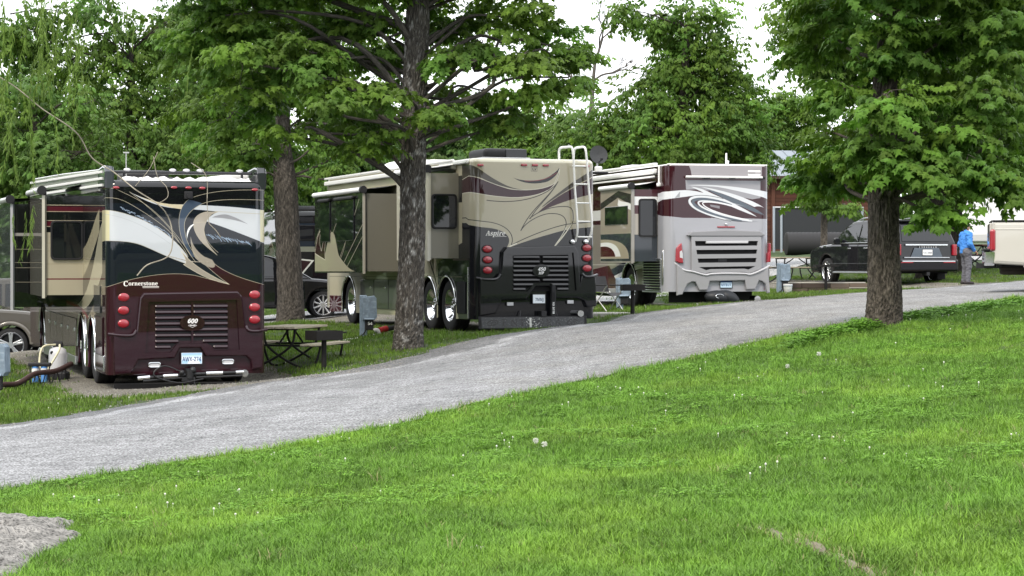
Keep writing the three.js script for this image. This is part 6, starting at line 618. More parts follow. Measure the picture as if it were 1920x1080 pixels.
    { x: -1.91, d: 142.7, c: [[-1.19, 4.5, 0, 1.63, 1.16], [1.36, 4.67, 0, 1.63, 1.16], [0.0, 5.69, 0, 1.53, 1.16], [0.0, 2.8, 0, 2.72, 1.36]] },
    { x: 3.26, d: 126.7, c: [[-1.06, 3.63, 0, 1.45, 1.03], [1.21, 3.78, 0, 1.45, 1.03], [0.0, 4.69, 0, 1.36, 1.03], [0.0, 2.12, 0, 2.41, 1.21]] },
    { x: 9.06, d: 141.8, c: [[-1.18, 4.08, 0, 1.62, 1.15], [1.35, 4.25, 0, 1.62, 1.15], [0.0, 5.27, 0, 1.52, 1.15], [0.0, 2.4, 0, 2.7, 1.35]] },
    { x: 15.07, d: 146.3, c: [[-1.22, 4.9, 0, 1.67, 1.18], [1.39, 5.07, 0, 1.67, 1.18], [0.0, 6.11, 0, 1.57, 1.18], [0.0, 3.15, 0, 2.79, 1.39]] },
    { x: 19.01, d: 135.8, c: [[-1.13, 3.82, 0, 1.55, 1.1], [1.29, 3.99, 0, 1.55, 1.1], [0.0, 4.96, 0, 1.45, 1.1], [0.0, 2.21, 0, 2.59, 1.29]] },
    { x: 22.66, d: 128.1, c: [[-1.07, 4.57, 0, 1.46, 1.04], [1.22, 4.72, 0, 1.46, 1.04], [0.0, 5.64, 0, 1.37, 1.04], [0.0, 3.04, 0, 2.44, 1.22]] },
    { x: 29.9, d: 147.2, c: [[-1.23, 4.87, 0, 1.68, 1.19], [1.4, 5.05, 0, 1.68, 1.19], [0.0, 6.1, 0, 1.58, 1.19], [0.0, 3.12, 0, 2.8, 1.4]] },
    { x: 32.45, d: 132.6, c: [[-1.11, 4.27, 0, 1.52, 1.07], [1.26, 4.43, 0, 1.52, 1.07], [0.0, 5.37, 0, 1.42, 1.07], [0.0, 2.69, 0, 2.53, 1.26]] },
  ],
};
// ---------------------------------------------------------------- trees
function leafTris(out, kind, size, M4) { // one leaf, stalk at the origin, blade along +z
  const O = kind === 'maple' ? [[0, 0], [0.3, 0.0], [0.46, 0.2], [0.26, 0.3], [0.58, 0.62], [0.22, 0.64], [0, 1.05], [-0.22, 0.64], [-0.58, 0.62], [-0.26, 0.3], [-0.46, 0.2], [-0.3, 0.0]] : kind === 'narrow' ? [[0, 0], [0.09, 0.35], [0, 1.1], [-0.09, 0.35]] : [[0, 0], [0.26, 0.25], [0.3, 0.55], [0, 1], [-0.3, 0.55], [-0.26, 0.25]];
  const y = (x, z) => -0.28 * Math.abs(x) - 0.22 * z * z, c = V(0, y(0, 0.4) + 0.05, 0.4).multiplyScalar(size).applyMatrix4(M4), P = O.map(([x, z]) => V(x * size, y(x, z) * size, z * size).applyMatrix4(M4));
  for (let i = 0; i < P.length; i++) { const a = P[i], b = P[(i + 1) % P.length]; out.push(c.x, c.y, c.z, b.x, b.y, b.z, a.x, a.y, a.z); }
}
function sprayGeo(kind, n, len, size, seed) { // a twig along +z with leaves on both sides
  const R = rng(seed), out = [], m = new THREE.Matrix4(), q = new THREE.Quaternion();
  for (let i = 0; i < n; i++) { const t = (i + 0.6) / n, s = i % 2 ? 1 : -1; q.setFromEuler(new THREE.Euler(0.25 + 0.7 * R() * (kind === 'maple' ? 1.1 : 1), s * (0.35 + 0.9 * R()) * (i === n - 1 ? 0.2 : 1), (R() - 0.5) * 0.9, 'YXZ')); m.compose(V((R() - 0.5) * 0.12 * len + s * 0.05 * len, (R() - 0.5) * 0.22 * len - 0.12 * len * t * t, len * t), q, V(1, 1, 1)); leafTris(out, kind, size * (0.7 + 0.5 * R()), m); }
  const tw = fin(tube([[0, 0, 0], [0, -0.02 * len, len * 0.5], [0, -0.12 * len, len]], 0.004, 3, 3)).attributes.position.array; out.push(...tw);
  const g = new THREE.BufferGeometry(); g.setAttribute('position', new THREE.Float32BufferAttribute(out, 3)); g.computeVertexNormals(); return g;
}
function strandGeo(n, len, size, seed) { const R = rng(seed), out = [], m = new THREE.Matrix4(), q = new THREE.Quaternion(); const cx = (t) => 0.1 * len * Math.sin(t * 2.4 + seed), cz = (t) => 0.06 * len * Math.cos(t * 3 + seed); for (let i = 0; i < n; i++) { const t = i / n; q.setFromEuler(new THREE.Euler(0.75 + 0.5 * R(), R() * 6.28, 0, 'YXZ')); m.compose(V(cx(t), -t * len, cz(t)), q, V(1, 1, 1)); leafTris(out, 'narrow', size * (0.7 + 0.6 * R()), m); } const pts = []; for (let i = 0; i <= 8; i++) pts.push([cx(i / 8), -i / 8 * len, cz(i / 8)]); out.push(...fin(tube(pts, 0.0035, 3, 14)).attributes.position.array); const g = new THREE.BufferGeometry(); g.setAttribute('position', new THREE.Float32BufferAttribute(out, 3)); g.computeVertexNormals(); return g; }
const SPRAY = { maple: [1, 2, 3].map((s) => sprayGeo('maple', 10, 0.33, 0.106, s)), maple2: [4, 5, 6].map((s) => sprayGeo('maple', 8, 0.32, 0.115, s)), plain: [7, 8, 9].map((s) => sprayGeo('plain', 11, 0.42, 0.12, s)), broad: [10, 11, 12].map((s) => sprayGeo('plain', 10, 0.6, 0.2, s)) };
const leafMat = (r, g, b) => new THREE.MeshPhysicalMaterial({ color: lin(r, g, b), roughness: 0.7, specularIntensity: 0.35, transmission: 0.5, thickness: 0, side: THREE.DoubleSide });
const barkTex = (() => tex(512, 512, (u, v) => { const w = 0.035 * tnoise(u, v, 7), f = Math.abs(noise3(Math.cos((u + w) * 6.2832) * 3.2, Math.sin((u + w) * 6.2832) * 3.2, v * 4.5)), g = tnoise(u, v, 40) * 0.07, l = 0.36 + 0.2 * clamp(f * 1.6, 0, 1) + g + 0.06 * tnoise(u, v, 9); return [l, l * 0.975, l * 0.935]; }))();
const barkMat = std(0xffffff, 0.95, 0, { map: barkTex, vertexColors: true });
function trunkGeo(P, nR, nH, amp, seed, tint, flare = 0) { // P: [x, y, z, r] up the stem; real ridges
  const c = new THREE.CatmullRomCurve3(P.map((p) => V(p[0], p[1], p[2]))), rad = (t) => { const f = t * (P.length - 1), i = Math.min(P.length - 2, f | 0); return lerp(P[i][3], P[i + 1][3], f - i); }, len = c.getLength();
  const g = gridGeo(nR, nH, (u, v) => { const o = c.getPoint(v), a = u * 6.283185, r0 = rad(v), y = v * len, k = Math.max(1, r0 / 0.09) * 1.55; const wob = 0.9 * noise2(y * 1.3 + seed, Math.floor(0)) ; const rid = Math.abs(noise3(Math.cos(a + wob * 0.12) * k * 1.6 + seed, Math.sin(a + wob * 0.12) * k * 1.6, y * 1.7)), fine = noise3(Math.cos(a) * k * 5, Math.sin(a) * k * 5 + seed, y * 9); const toe = flare * Math.exp(-y * 5.5) * (0.55 + 0.45 * Math.cos(a * 4 + seed)); const r = r0 * (1 + toe) + amp * (Math.min(1, rid * 2.2) - 0.5) + amp * 0.25 * fine; return [o.x + Math.cos(a) * r, o.y, o.z - Math.sin(a) * r, u * Math.max(1, Math.round(r0 * 6.3 / 0.7)), y / 1.4]; });
  return withColors(g, tint);
}
const limbGeo = (a, b, r1, r2, sag, R, n = 6) => { const w = Math.min(1.1, 0.1 + 0.32 * a.distanceTo(b)), m1 = a.clone().lerp(b, 0.35).add(V((R() - 0.5) * w, sag + (R() - 0.5) * w * 0.6, (R() - 0.5) * w)), m2 = a.clone().lerp(b, 0.7).add(V((R() - 0.5) * w, sag * 0.6 + (R() - 0.5) * w * 0.6, (R() - 0.5) * w)), c = new THREE.CatmullRomCurve3([a, m1, m2, b]), seg = 14; const fr = c.computeFrenetFrames(seg); return gridGeo(n, seg, (u, v, i, j) => { const o = c.getPoint(v), r = lerp(r1, r2, v) * (1 + 0.15 * noise2(v * 8, u * 3 + r1 * 50)), A = u * 6.2832, N = fr.normals[j], B = fr.binormals[j]; return [o.x + r * (Math.cos(A) * N.x + Math.sin(A) * B.x), o.y + r * (Math.cos(A) * N.y + Math.sin(A) * B.y), o.z + r * (Math.cos(A) * N.z + Math.sin(A) * B.z), u, v * 3]; }); };
const paintBark = (g, c) => withColors(g, () => c);
function tree(name, label, T, o) {
  const R = rng(o.seed), y0 = o.y ?? H(T.x, T.d), g = thing(name, label, 'tree', [T.x, y0 - 0.05, -T.d], 0, o.group); const tc = o.tint || [0.55, 0.5, 0.46];
  const tH = Math.max(...T.c.map((k) => k[1])) - 0.3, P = o.trunk || [[0, 0, 0, 0.26], [0.05, tH * 0.3, 0, 0.2], [0.1, tH * 0.65, 0.1, 0.15], [0.1, tH, 0, 0.05]]; const trunkAt = (y) => { for (let i = 0; i + 1 < P.length; i++) if (y <= P[i + 1][1]) { const t = clamp((y - P[i][1]) / (P[i + 1][1] - P[i][1]), 0, 1); return [V(lerp(P[i][0], P[i + 1][0], t), y, lerp(P[i][2], P[i + 1][2], t)), lerp(P[i][3], P[i + 1][3], t)]; } const e = P[P.length - 1]; return [V(e[0], e[1], e[2]), e[3]]; };
  part(g, 'trunk', trunkGeo(P, o.nR || 28, o.nH || 40, o.ridge ?? 0.012, o.seed, o.lichen ? (x, y, z) => { const l = Math.max(smooth(0.34, 0.42, fbm(x * 4 + z * 3, y * 2.6 + o.seed, 3) + 0.2 * noise3(x * 26, y * 26, z * 26)), 0.8 * smooth(0.62, 0.72, noise3(x * 17, y * 15, z * 17) + 0.1 * noise3(x * 60, y * 60, z * 60))); const k = 0.85 + 0.35 * fbm(y * 2, x * 8 + z * 8); return [lerp(tc[0] * k, 0.98, l), lerp(tc[1] * k, 1.02, l), lerp(tc[2] * k, 1.08, l)]; } : (x, y, z) => { const k = 0.85 + 0.4 * fbm(y * 2, x * 8 + z * 8); return [tc[0] * k, tc[1] * k, tc[2] * k]; }, o.flare ?? 0.35), barkMat);
  const spr = SPRAY[o.leaf || 'plain'], lists = spr.map(() => []), tw = [], q = new THREE.Quaternion(), e = new THREE.Euler(0, 0, 0, 'YXZ'), topY = P[P.length - 1][1];
  const scaleL = o.scale || 1, dens = o.dens || 100;
  const topC = Math.max(...T.c.map((k) => k[1])); for (const [cx, cy, cz, rx0, ry0] of T.c) {
    const pr = o.pad ?? 0.2 * scaleL, rx = Math.max(0.12, rx0 - pr), ry = Math.max(0.08, ry0 - pr * 0.7); const rz = o.deep ? o.deep * rx : rx * 0.9, C = V(cx, cy, cz), hang = Math.min(topY - 0.1, Math.max(o.fork || 1.6, cy - 0.35 * Math.hypot(cx, cz) - 0.1)), [A, ra] = trunkAt(hang);
    if (!o.noLimbs) { const far = A.distanceTo(C), r1 = Math.min(ra * 0.4, 0.018 + far * 0.011) ; part(g, 'limb', paintBark(limbGeo(A, C, r1, 0.014, 0.1 * far, R), tc), barkMat); }
    const n = Math.max(13, Math.round(dens * rx0 * ry0 * (1 + rz) * 0.8)), K = Math.max(3, Math.round(n / 13));
    for (let k = 0; k < K; k++) {
      const th = R() * 6.283, ph = Math.acos(2 * R() - 1), rr = 0.35 + 0.65 * Math.cbrt(R()); const S = V(cx + rx * rr * Math.sin(ph) * Math.cos(th), cy + ry * rr * Math.cos(ph), cz + rz * rr * Math.sin(ph) * Math.sin(th));
      if (o.twigs !== false && R() < 0.8) tw.push(limbGeo(C.clone().lerp(S, 0.05), S, 0.011, 0.004, 0.05, R, 3));
      const tone = 0.68 + 0.62 * R() * R() + 0.1 * R(), warm = R();
      for (let i = 0; i < 13; i++) {
        const a = R() * 6.283, d = (o.patch || 0.34) * Math.sqrt(R()), fl = o.fluff || 0.22, p = V(S.x + Math.cos(a) * d, S.y + (R() - 0.5) * fl - d * d * 0.5, S.z + Math.sin(a) * d); const out = Math.atan2(p.x - cx * 0.6 - S.x * 0.4 + (R() - 0.5), p.z - cz * 0.6 - S.z * 0.4 + (R() - 0.5));
        e.set(0.1 + (R() - 0.35) * (o.fluff ? 1.6 : 0.7), out + (R() - 0.5) * 1.4, (R() - 0.5) * 0.7); q.setFromEuler(e); const s = scaleL * (0.75 + 0.5 * R()), v = tone * (0.85 + 0.3 * R());
        lists[(R() * spr.length) | 0].push({ m: new THREE.Matrix4().compose(p, q.clone(), V(s, s, s)), c: lin(v * (0.9 + 0.25 * warm), v, v * (1.05 - 0.35 * warm)) });
      }
    }
  }
  if (tw.length) { const t = part(g, 'twigs', paintBark(tw.length > 1 ? mergeGeometries(tw.map(fin)) : tw[0], tc), barkMat); t.userData.kind = 'stuff'; }
  lists.forEach((l, i) => l.length && instanced(g, 'crown', spr[i], o.mat, l)); return g;
}
const mapleGreen = leafMat(0.108, 0.23, 0.022), midGreen = leafMat(0.105, 0.212, 0.023), deepGreen = leafMat(0.078, 0.165, 0.026), limeGreen = leafMat(0.105, 0.205, 0.03), dullGreen = leafMat(0.07, 0.145, 0.028);
const C = CROWNS;
tree('maple_tree', 'dark maple with pale lichen on its trunk between the first two motorhomes', C.T1, { seed: 21, leaf: 'maple2', dens: 165, mat: midGreen, lichen: true, tint: [0.36, 0.345, 0.335], ridge: 0.026, nR: 90, nH: 220, flare: 0.4, fork: 2.6, trunk: [[-0.02, -0.1, 0, 0.27], [0, 0.5, 0, 0.225], [0.05, 1.8, 0, 0.205], [0.07, 3.2, 0, 0.2], [0.09, 4.2, 0, 0.2], [0.14, 5.4, 0, 0.19], [0.2, 7.5, 0, 0.12], [0.2, 9, 0, 0.06]] });
tree('maple_tree', 'nearly black tree trunk behind the picnic table with a leafy crown', C.T2, { seed: 22, leaf: 'plain', dens: 105, mat: midGreen, tint: [0.36, 0.335, 0.315], ridge: 0.028, nR: 70, nH: 120, flare: 0.35, fork: 3.2, trunk: [[0, -0.1, 0, 0.36], [0.0, 0.6, 0, 0.31], [-0.06, 2, 0, 0.285], [-0.12, 3.4, 0, 0.28], [-0.2, 4.4, 0, 0.2], [-0.1, 6.5, 0, 0.1]] });
tree('maple_tree', 'bright maple with furrowed grey-brown trunk on the lawn at right', C.T3, { seed: 23, leaf: 'maple', dens: 310, mat: mapleGreen, tint: [0.4, 0.365, 0.33], ridge: 0.03, nR: 120, nH: 260, flare: 0.22, fork: 1.75, trunk: [[0, -0.1, 0, 0.27], [0.02, 0.4, 0, 0.235], [0.01, 1.2, 0, 0.205], [0, 2.1, 0, 0.195], [0.0, 3.0, 0, 0.17], [0.1, 4.5, 0, 0.12], [0.15, 6.2, 0, 0.06]] });
tree('shade_tree', 'tall tree with a dark trunk behind the black suv', C.T5, { seed: 25, fluff: 0.8, patch: 0.5, leaf: 'plain', scale: 1.25, dens: 117, mat: midGreen, tint: [0.24, 0.22, 0.21], nR: 40, nH: 60, fork: 3.2, trunk: [[0, -0.1, 0, 0.46], [0, 2.0, 0, 0.42], [0.2, 4, 0, 0.34], [0.3, 8, 0, 0.12]] });
tree('shade_tree', 'dark trunked tree just right of the black suv', C.T6, { seed: 26, fluff: 0.8, patch: 0.5, leaf: 'plain', scale: 1.25, dens: 126, mat: deepGreen, tint: [0.2, 0.18, 0.17], nR: 36, nH: 60, fork: 3.2, trunk: [[0, -0.1, 0, 0.36], [-0.1, 2.0, 0, 0.3], [0, 4, 0, 0.26], [0.1, 7, 0, 0.1]] });
tree('shade_tree', 'large spreading tree behind the silver motorhome against the white sky', C.C1, { seed: 27, fluff: 0.8, patch: 0.5, leaf: 'plain', scale: 1.35, dens: 53, mat: midGreen, tint: [0.2, 0.18, 0.17], fork: 3, trunk: [[0, -0.1, 0, 0.4], [0, 2.5, 0, 0.33], [0.3, 5, 0, 0.24], [0.5, 9, 0, 0.08]] });
tree('shade_tree', 'rounded tree between the silver motorhome and the cabin', C.C2, { seed: 28, fluff: 0.8, patch: 0.5, leaf: 'broad', scale: 1.0, dens: 92, mat: midGreen, tint: [0.25, 0.22, 0.2], fork: 2 });
tree('shade_tree', 'light green tree at the left edge behind the first motorhome', C.L1, { seed: 29, fluff: 0.8, patch: 0.5, leaf: 'plain', scale: 1.2, dens: 103, mat: limeGreen, tint: [0.3, 0.27, 0.25], fork: 3 });
tree('shade_tree', 'tall fine-leaved tree above the roof of the maroon motorhome', C.L2, { seed: 30, fluff: 0.8, patch: 0.5, leaf: 'plain', scale: 1.2, dens: 90, mat: limeGreen, tint: [0.2, 0.18, 0.17], fork: 2.5, trunk: [[0, -0.1, 0, 0.3], [0.1, 2.5, 0, 0.24], [0.2, 5, 0, 0.16], [0.2, 8, 0, 0.06]] });
tree('shade_tree', 'green tree between the maroon motorhome and the dark trunk', C.L3, { seed: 31, fluff: 0.8, patch: 0.5, leaf: 'plain', scale: 1.3, dens: 105, mat: midGreen, tint: [0.22, 0.2, 0.19], fork: 2.5 });
tree('shade_tree', 'tree in the second row behind the left edge tree', C.L4, { seed: 38, fluff: 0.8, patch: 0.5, leaf: 'broad', scale: 1.0, dens: 53, mat: limeGreen, tint: [0.25, 0.22, 0.2], fork: 2.5 });
tree('shade_tree', 'tree in the second row between the maroon motorhome and the dark trunk', C.L5, { seed: 39, fluff: 0.8, patch: 0.5, leaf: 'broad', scale: 1.0, dens: 56, mat: midGreen, tint: [0.25, 0.22, 0.2], fork: 2.5 });
tree('cedar_tree', 'dusky tree far behind the lichened trunk', C.M5, { seed: 40, fluff: 0.8, patch: 0.5, leaf: 'broad', scale: 1.1, dens: 63, mat: dullGreen, fork: 2.5 });
tree('cedar_tree', 'dull dark tree far behind the cream motorhome front', C.M1, { seed: 32, fluff: 0.8, patch: 0.5, leaf: 'broad', scale: 1.0, dens: 97, mat: dullGreen, fork: 2 });
tree('shade_tree', 'hazy tree far behind the cream motorhome roof', C.M2, { seed: 33, fluff: 0.8, patch: 0.5, leaf: 'broad', scale: 1.1, dens: 80, mat: dullGreen, fork: 2 });
tree('shade_tree', 'fresh green tree far behind the rear air conditioner', C.M3, { seed: 34, fluff: 0.8, patch: 0.5, leaf: 'broad', scale: 1.1, dens: 80, mat: midGreen, fork: 2 });
tree('shade_tree', 'small pale tree far behind the satellite dish', C.M4, { seed: 35, fluff: 0.8, patch: 0.5, leaf: 'broad', scale: 1.0, dens: 86, mat: limeGreen, fork: 2 });
tree('young_tree', 'slim young tree standing left of the black suv', C.S1, { seed: 36, leaf: 'plain', scale: 1.3, dens: 110, mat: limeGreen, fork: 1.8, trunk: [[0, -0.1, 0, 0.14], [0, 1.6, 0, 0.12], [0.1, 3.5, 0, 0.08], [0.1, 5, 0, 0.04]] });
tree('shade_tree', 'tree far off above the white trailer', C.R2, { seed: 37, fluff: 0.8, patch: 0.5, leaf: 'broad', scale: 1.1, dens: 80, mat: midGreen, fork: 3 });
const NTH = ['leftmost', 'second', 'third', 'fourth', 'fifth', 'sixth', 'seventh', 'eighth', 'ninth', 'tenth', 'eleventh', 'twelfth', 'thirteenth', 'fourteenth', 'rightmost'];
C.far.forEach((T, i) => tree('woodland_tree', NTH[i] + ' tree of the woodland edge far behind, counted from the left', T, { seed: 50 + i, fluff: 1, patch: 0.6, leaf: 'broad', scale: 1.7, dens: 34, mat: i % 3 ? dullGreen : midGreen, fork: 2, twigs: false, nR: 10, nH: 8, group: 'woodland edge trees' }));
{ // woods beyond the frame: across the lawn behind the viewer and along the left of the park; seen only in the glossy paint
  const R = rng(77), q = new THREE.Quaternion(), e = new THREE.Euler(), L = [[], [], []], put = (x, d, top, w) => { const y0 = H(x, d); for (let k = 0; k < 150; k++) { const a = R() * 6.283, r = w * Math.sqrt(R()), y = y0 + 0.4 + (top - 0.4) * Math.pow(R(), 0.8) * (1 - 0.35 * (r / w) ** 2); e.set(R() - 0.5, R() * 6.28, R() - 0.5); q.setFromEuler(e); const s = 2.2 + R(), v = 0.75 + 0.5 * R(); L[k % 3].push({ m: new THREE.Matrix4().compose(V(x + Math.cos(a) * r, y, -d + Math.sin(a) * r), q.clone(), V(s, s, s)), c: lin(v, v, v) }); } };
  for (let i = 0; i < 46; i++) put(-75 + i * 3.4 + R() * 2, -74 - R() * 9, 2.7 + 1.1 * R(), 2.6); for (let i = 0; i < 13; i++) { const x = -40 + i * 6.4 + 2 * R(), d = -24 - 8 * R(), y0 = H(x, d); for (let k = 0; k < 520; k++) { const a = R() * 6.283, r = 3.6 * Math.sqrt(R()), y = y0 + 7.0 + 6.5 * R(); e.set(R() - 0.5, R() * 6.28, R() - 0.5); q.setFromEuler(e); const s = 2 + R(), v = 0.75 + 0.5 * R(); L[k % 3].push({ m: new THREE.Matrix4().compose(V(x + Math.cos(a) * r, y, -d + Math.sin(a) * r), q.clone(), V(s, s, s)), c: lin(v, v, v) }); } } for (let i = 0; i < 22; i++) put(-30 - R() * 9, 24 + i * 4.4 + R() * 3, 6 + 3 * R(), 3.4);
  const w = sub(scene, 'woodland'); w.userData = { label: 'woods round the park beyond the frame', category: 'woodland', kind: 'stuff' }; L.forEach((l, i) => instanced(w, 'leaf_mass', SPRAY.broad[i], deepGreen, l));
}
{ // dead bare limb reaching into the sky from the lichened maple's far side
  const g = thing('dead_tree', 'bare grey dead treetop against the white sky', 'dead tree', [3.35, H(3.35, 88), -88]), R = rng(61), tw = []; const grow = (a, dir, len, r, k) => { const b = a.clone().addScaledVector(dir, len), m = a.clone().lerp(b, 0.5).add(V((R() - 0.5) * len * 0.25, (R() - 0.5) * len * 0.25, (R() - 0.5) * len * 0.2)); tw.push(fin(tube([a.toArray(), m.toArray(), b.toArray()], r, 4, 5))); if (k > 0) for (let i = 0; i < 3; i++) grow(i ? m.clone().lerp(b, R()) : b, dir.clone().add(V((R() - 0.5) * 1.5, (R() - 0.35) * 1.3, (R() - 0.5))).normalize(), len * (0.5 + 0.3 * R()), r * 0.6, k - 1); };
  part(g, 'trunk', paintBark(trunkGeo([[0, -0.1, 0, 0.3], [-0.3, 4, 0, 0.2], [-0.2, 7, 0, 0.08], [-0.1, 8.3, 0, 0.055]], 20, 30, 0.01, 3, () => [0.5, 0.5, 0.5]), [0.5, 0.48, 0.46]), barkMat); grow(V(-0.1, 8.2, 0), V(0.25, 0.9, 0).normalize(), 1.1, 0.05, 4); grow(V(-0.15, 7.6, 0), V(0.8, 0.3, 0).normalize(), 0.9, 0.04, 4); grow(V(-0.2, 7.2, 0), V(-0.8, 0.5, 0).normalize(), 1.0, 0.05, 4); part(g, 'bare_branches', paintBark(mergeGeometries(tw), [0.5, 0.48, 0.46]), barkMat).userData.kind = 'stuff';
}
{ // willow off to the left, its strands and one long dry branch hanging into view
  const wx = -7.6, wd = 24.5, y0 = H(wx, wd), g = thing('willow_tree', 'willow at the left edge with hanging narrow leaves and a long dry branch', 'tree', [wx, y0 - 0.05, -wd]), R = rng(91), items = [[], []], S = [strandGeo(30, 0.9, 0.1, 1), strandGeo(24, 0.7, 0.11, 2)];
  part(g, 'trunk', trunkGeo([[0, -0.1, 0, 0.4], [0, 1.5, 0, 0.32], [0.2, 3.5, 0, 0.26], [0.6, 6, 0, 0.16]], 40, 60, 0.025, 8, () => [0.5, 0.47, 0.42], 0.3), barkMat);
  const q = new THREE.Quaternion(); const drop = (px, y, z, n, len) => { for (let k = 0; k < n; k++) { q.setFromEuler(new THREE.Euler((R() - 0.5) * 0.35, R() * 6.28, (R() - 0.5) * 0.35)); const s = len * (0.7 + 0.5 * R()), v = 0.9 + 0.4 * R(); items[k % 2].push({ m: new THREE.Matrix4().compose(V(px - wx + (R() - 0.5) * 0.5, y - y0 + (R() - 0.5) * 0.7, -z + (R() - 0.5) * 1.6), q.clone(), V(s, s, s)), c: lin(v * 1.05, v, v) }); } };
  // across, height, distance behind the trunk, how many, length
  for (const [x, y, n, l] of [[-5.55, 4.6, 11, 0.9], [-5.3, 4.3, 9, 0.9], [-5.0, 4.6, 8, 0.8], [-4.75, 4.5, 8, 0.9], [-4.85, 3.7, 5, 0.7], [-5.5, 3.4, 9, 0.8], [-5.55, 2.6, 8, 0.6], [-4.3, 4.5, 3, 0.6], [-3.6, 4.3, 1, 0.5], [-6.2, 4.2, 14, 1.1], [-6.0, 5.2, 12, 1.0]]) drop(x, y, 0, n, l);
  const lm = leafMat(0.13, 0.22, 0.035); items.forEach((l, i) => instanced(g, 'hanging_strands', S[i], lm, l)); const L = (pts, r, n = 6, seg) => paintBark(tube(pts.map(([x, y, d]) => [x - wx, y - y0, wd - d]), r, n, seg), [1.5, 1.42, 1.25]);
  part(g, 'limb', L([[-7.4, 4.6, 24.5], [-6.3, 4.3, 24.6], [-5.7, 3.85, 24.7]], 0.05, 6, 20), barkMat); for (const [x, y] of [[-5.2, 5.0], [-4.5, 5.1], [-6, 5.4]]) part(g, 'limb', L([[-7.2, 5.2, 24.5], [(-7.2 + x) / 2, y + 0.4, 24.4], [x, y, 24.5], [x + 0.5, y - 0.3, 24.5]], 0.02, 5, 20), barkMat);
  const dry = sub(g, 'dry_branch'); part(dry, 'stem', L([[-5.9, 3.95, 24.7], [-5.5, 3.72, 24.7], [-5.2, 3.47, 24.8], [-4.83, 3.2, 24.9], [-4.68, 2.93, 25], [-4.45, 2.78, 25], [-4.2, 2.58, 25], [-3.93, 2.4, 25], [-3.84, 2.25, 25.1], [-3.8, 2.02, 25.1], [-3.85, 1.84, 25.1], [-4.1, 1.73, 25.1], [-4.2, 1.62, 25.1]], 0.0075, 6, 90), barkMat);
  for (const p of [[[-4.0, 2.95, 25], [-3.95, 2.72, 25], [-3.85, 2.6, 25], [-3.84, 2.5, 25], [-3.95, 2.42, 25]], [[-3.95, 3.0, 25], [-4.05, 2.8, 25], [-4.2, 2.62, 25]], [[-3.58, 2.88, 25], [-3.42, 2.75, 25], [-3.4, 2.4, 25], [-3.38, 2.2, 25]], [[-3.38, 2.2, 25], [-3.3, 2.12, 25], [-3.25, 2.05, 25]], [[-3.85, 1.84, 25.1], [-3.6, 1.78, 25.1], [-3.4, 1.77, 25.1]]]) part(dry, 'twig', L(p, 0.0042, 5, 30), barkMat);
}
// ---------------------------------------------------------------- lawn, clover and small things on the ground
function tuftGeo(n, h, w, spread, seed, lean = 0.5) { const R = rng(seed), out = [], nor = []; for (let b = 0; b < n; b++) { const a = R() * 6.283, r = spread * Math.sqrt(R()), x = Math.cos(a) * r, z = Math.sin(a) * r, d = R() * 6.283, L = h * (0.55 + 0.6 * R()), k = lean * (0.3 + R()), ww = w * (0.7 + 0.6 * R()), px = Math.cos(d + 1.57) * ww / 2, pz = Math.sin(d + 1.57) * ww / 2; const P = (t) => [x + Math.cos(d) * L * k * t * t, L * t * (1 - 0.25 * k * t), z + Math.sin(d) * L * k * t * t]; const p0 = P(0), p1 = P(0.55), p2 = P(1); out.push(p0[0] - px, p0[1], p0[2] - pz, p0[0] + px, p0[1], p0[2] + pz, p1[0] + px * 0.8, p1[1], p1[2] + pz * 0.8, p0[0] - px, p0[1], p0[2] - pz, p1[0] + px * 0.8, p1[1], p1[2] + pz * 0.8, p1[0] - px * 0.8, p1[1], p1[2] - pz * 0.8, p1[0] - px * 0.8, p1[1], p1[2] - pz * 0.8, p1[0] + px * 0.8, p1[1], p1[2] + pz * 0.8, ...p2); } const g = new THREE.BufferGeometry(); g.setAttribute('position', new THREE.Float32BufferAttribute(out, 3)); g.computeVertexNormals(); return g; }
function cloverGeo(n, seed) { const R = rng(seed), out = [], m = new THREE.Matrix4(), q = new THREE.Quaternion(); for (let i = 0; i < n; i++) { const x = (R() - 0.5) * 0.16, z = (R() - 0.5) * 0.16, y = 0.03 + 0.035 * R(), t = R() * 6.28; for (let k = 0; k < 3; k++) { q.setFromEuler(new THREE.Euler((R() - 0.5) * 0.5 - 0.1, t + k * 2.09, (R() - 0.5) * 0.5, 'YXZ')); m.compose(V(x, y, z), q, V(1, 1, 1)); const s = 0.018; const P = [[0, 0, 0], [0.55, 0.1, 0.6], [0.3, 0.05, 1.05], [-0.3, 0.05, 1.05], [-0.55, 0.1, 0.6]].map((p) => V(p[0] * s, p[1] * s, p[2] * s).applyMatrix4(m)); for (const [a, b, c] of [[0, 1, 2], [0, 2, 3], [0, 3, 4]]) out.push(...P[a].toArray(), ...P[b].toArray(), ...P[c].toArray()); } } const g = new THREE.BufferGeometry(); g.setAttribute('position', new THREE.Float32BufferAttribute(out, 3)); g.computeVertexNormals(); return g; }
const BL = [tuftGeo(12, 0.042, 0.0042, 0.06, 1, 1.0), tuftGeo(12, 0.036, 0.0042, 0.065, 2, 1.3), tuftGeo(9, 0.075, 0.0045, 0.045, 3, 0.9)], FARG = [tuftGeo(10, 0.08, 0.009, 0.12, 4), tuftGeo(10, 0.07, 0.01, 0.14, 5, 0.8)], CLV = cloverGeo(16, 6);
const grassMat = new THREE.MeshPhysicalMaterial({ color: lin(1, 1, 1), roughness: 0.7, specularIntensity: 0.3, transmission: 0.3, thickness: 0, side: THREE.DoubleSide });
const hidden = (x, d) => Math.abs(x) > 0.2286 * d * 1.28 + 0.7;
const boulder = (x, d) => ((x + 3.55) / 0.74) ** 2 + ((d - 13.5) / 2.12) ** 2 < 1;
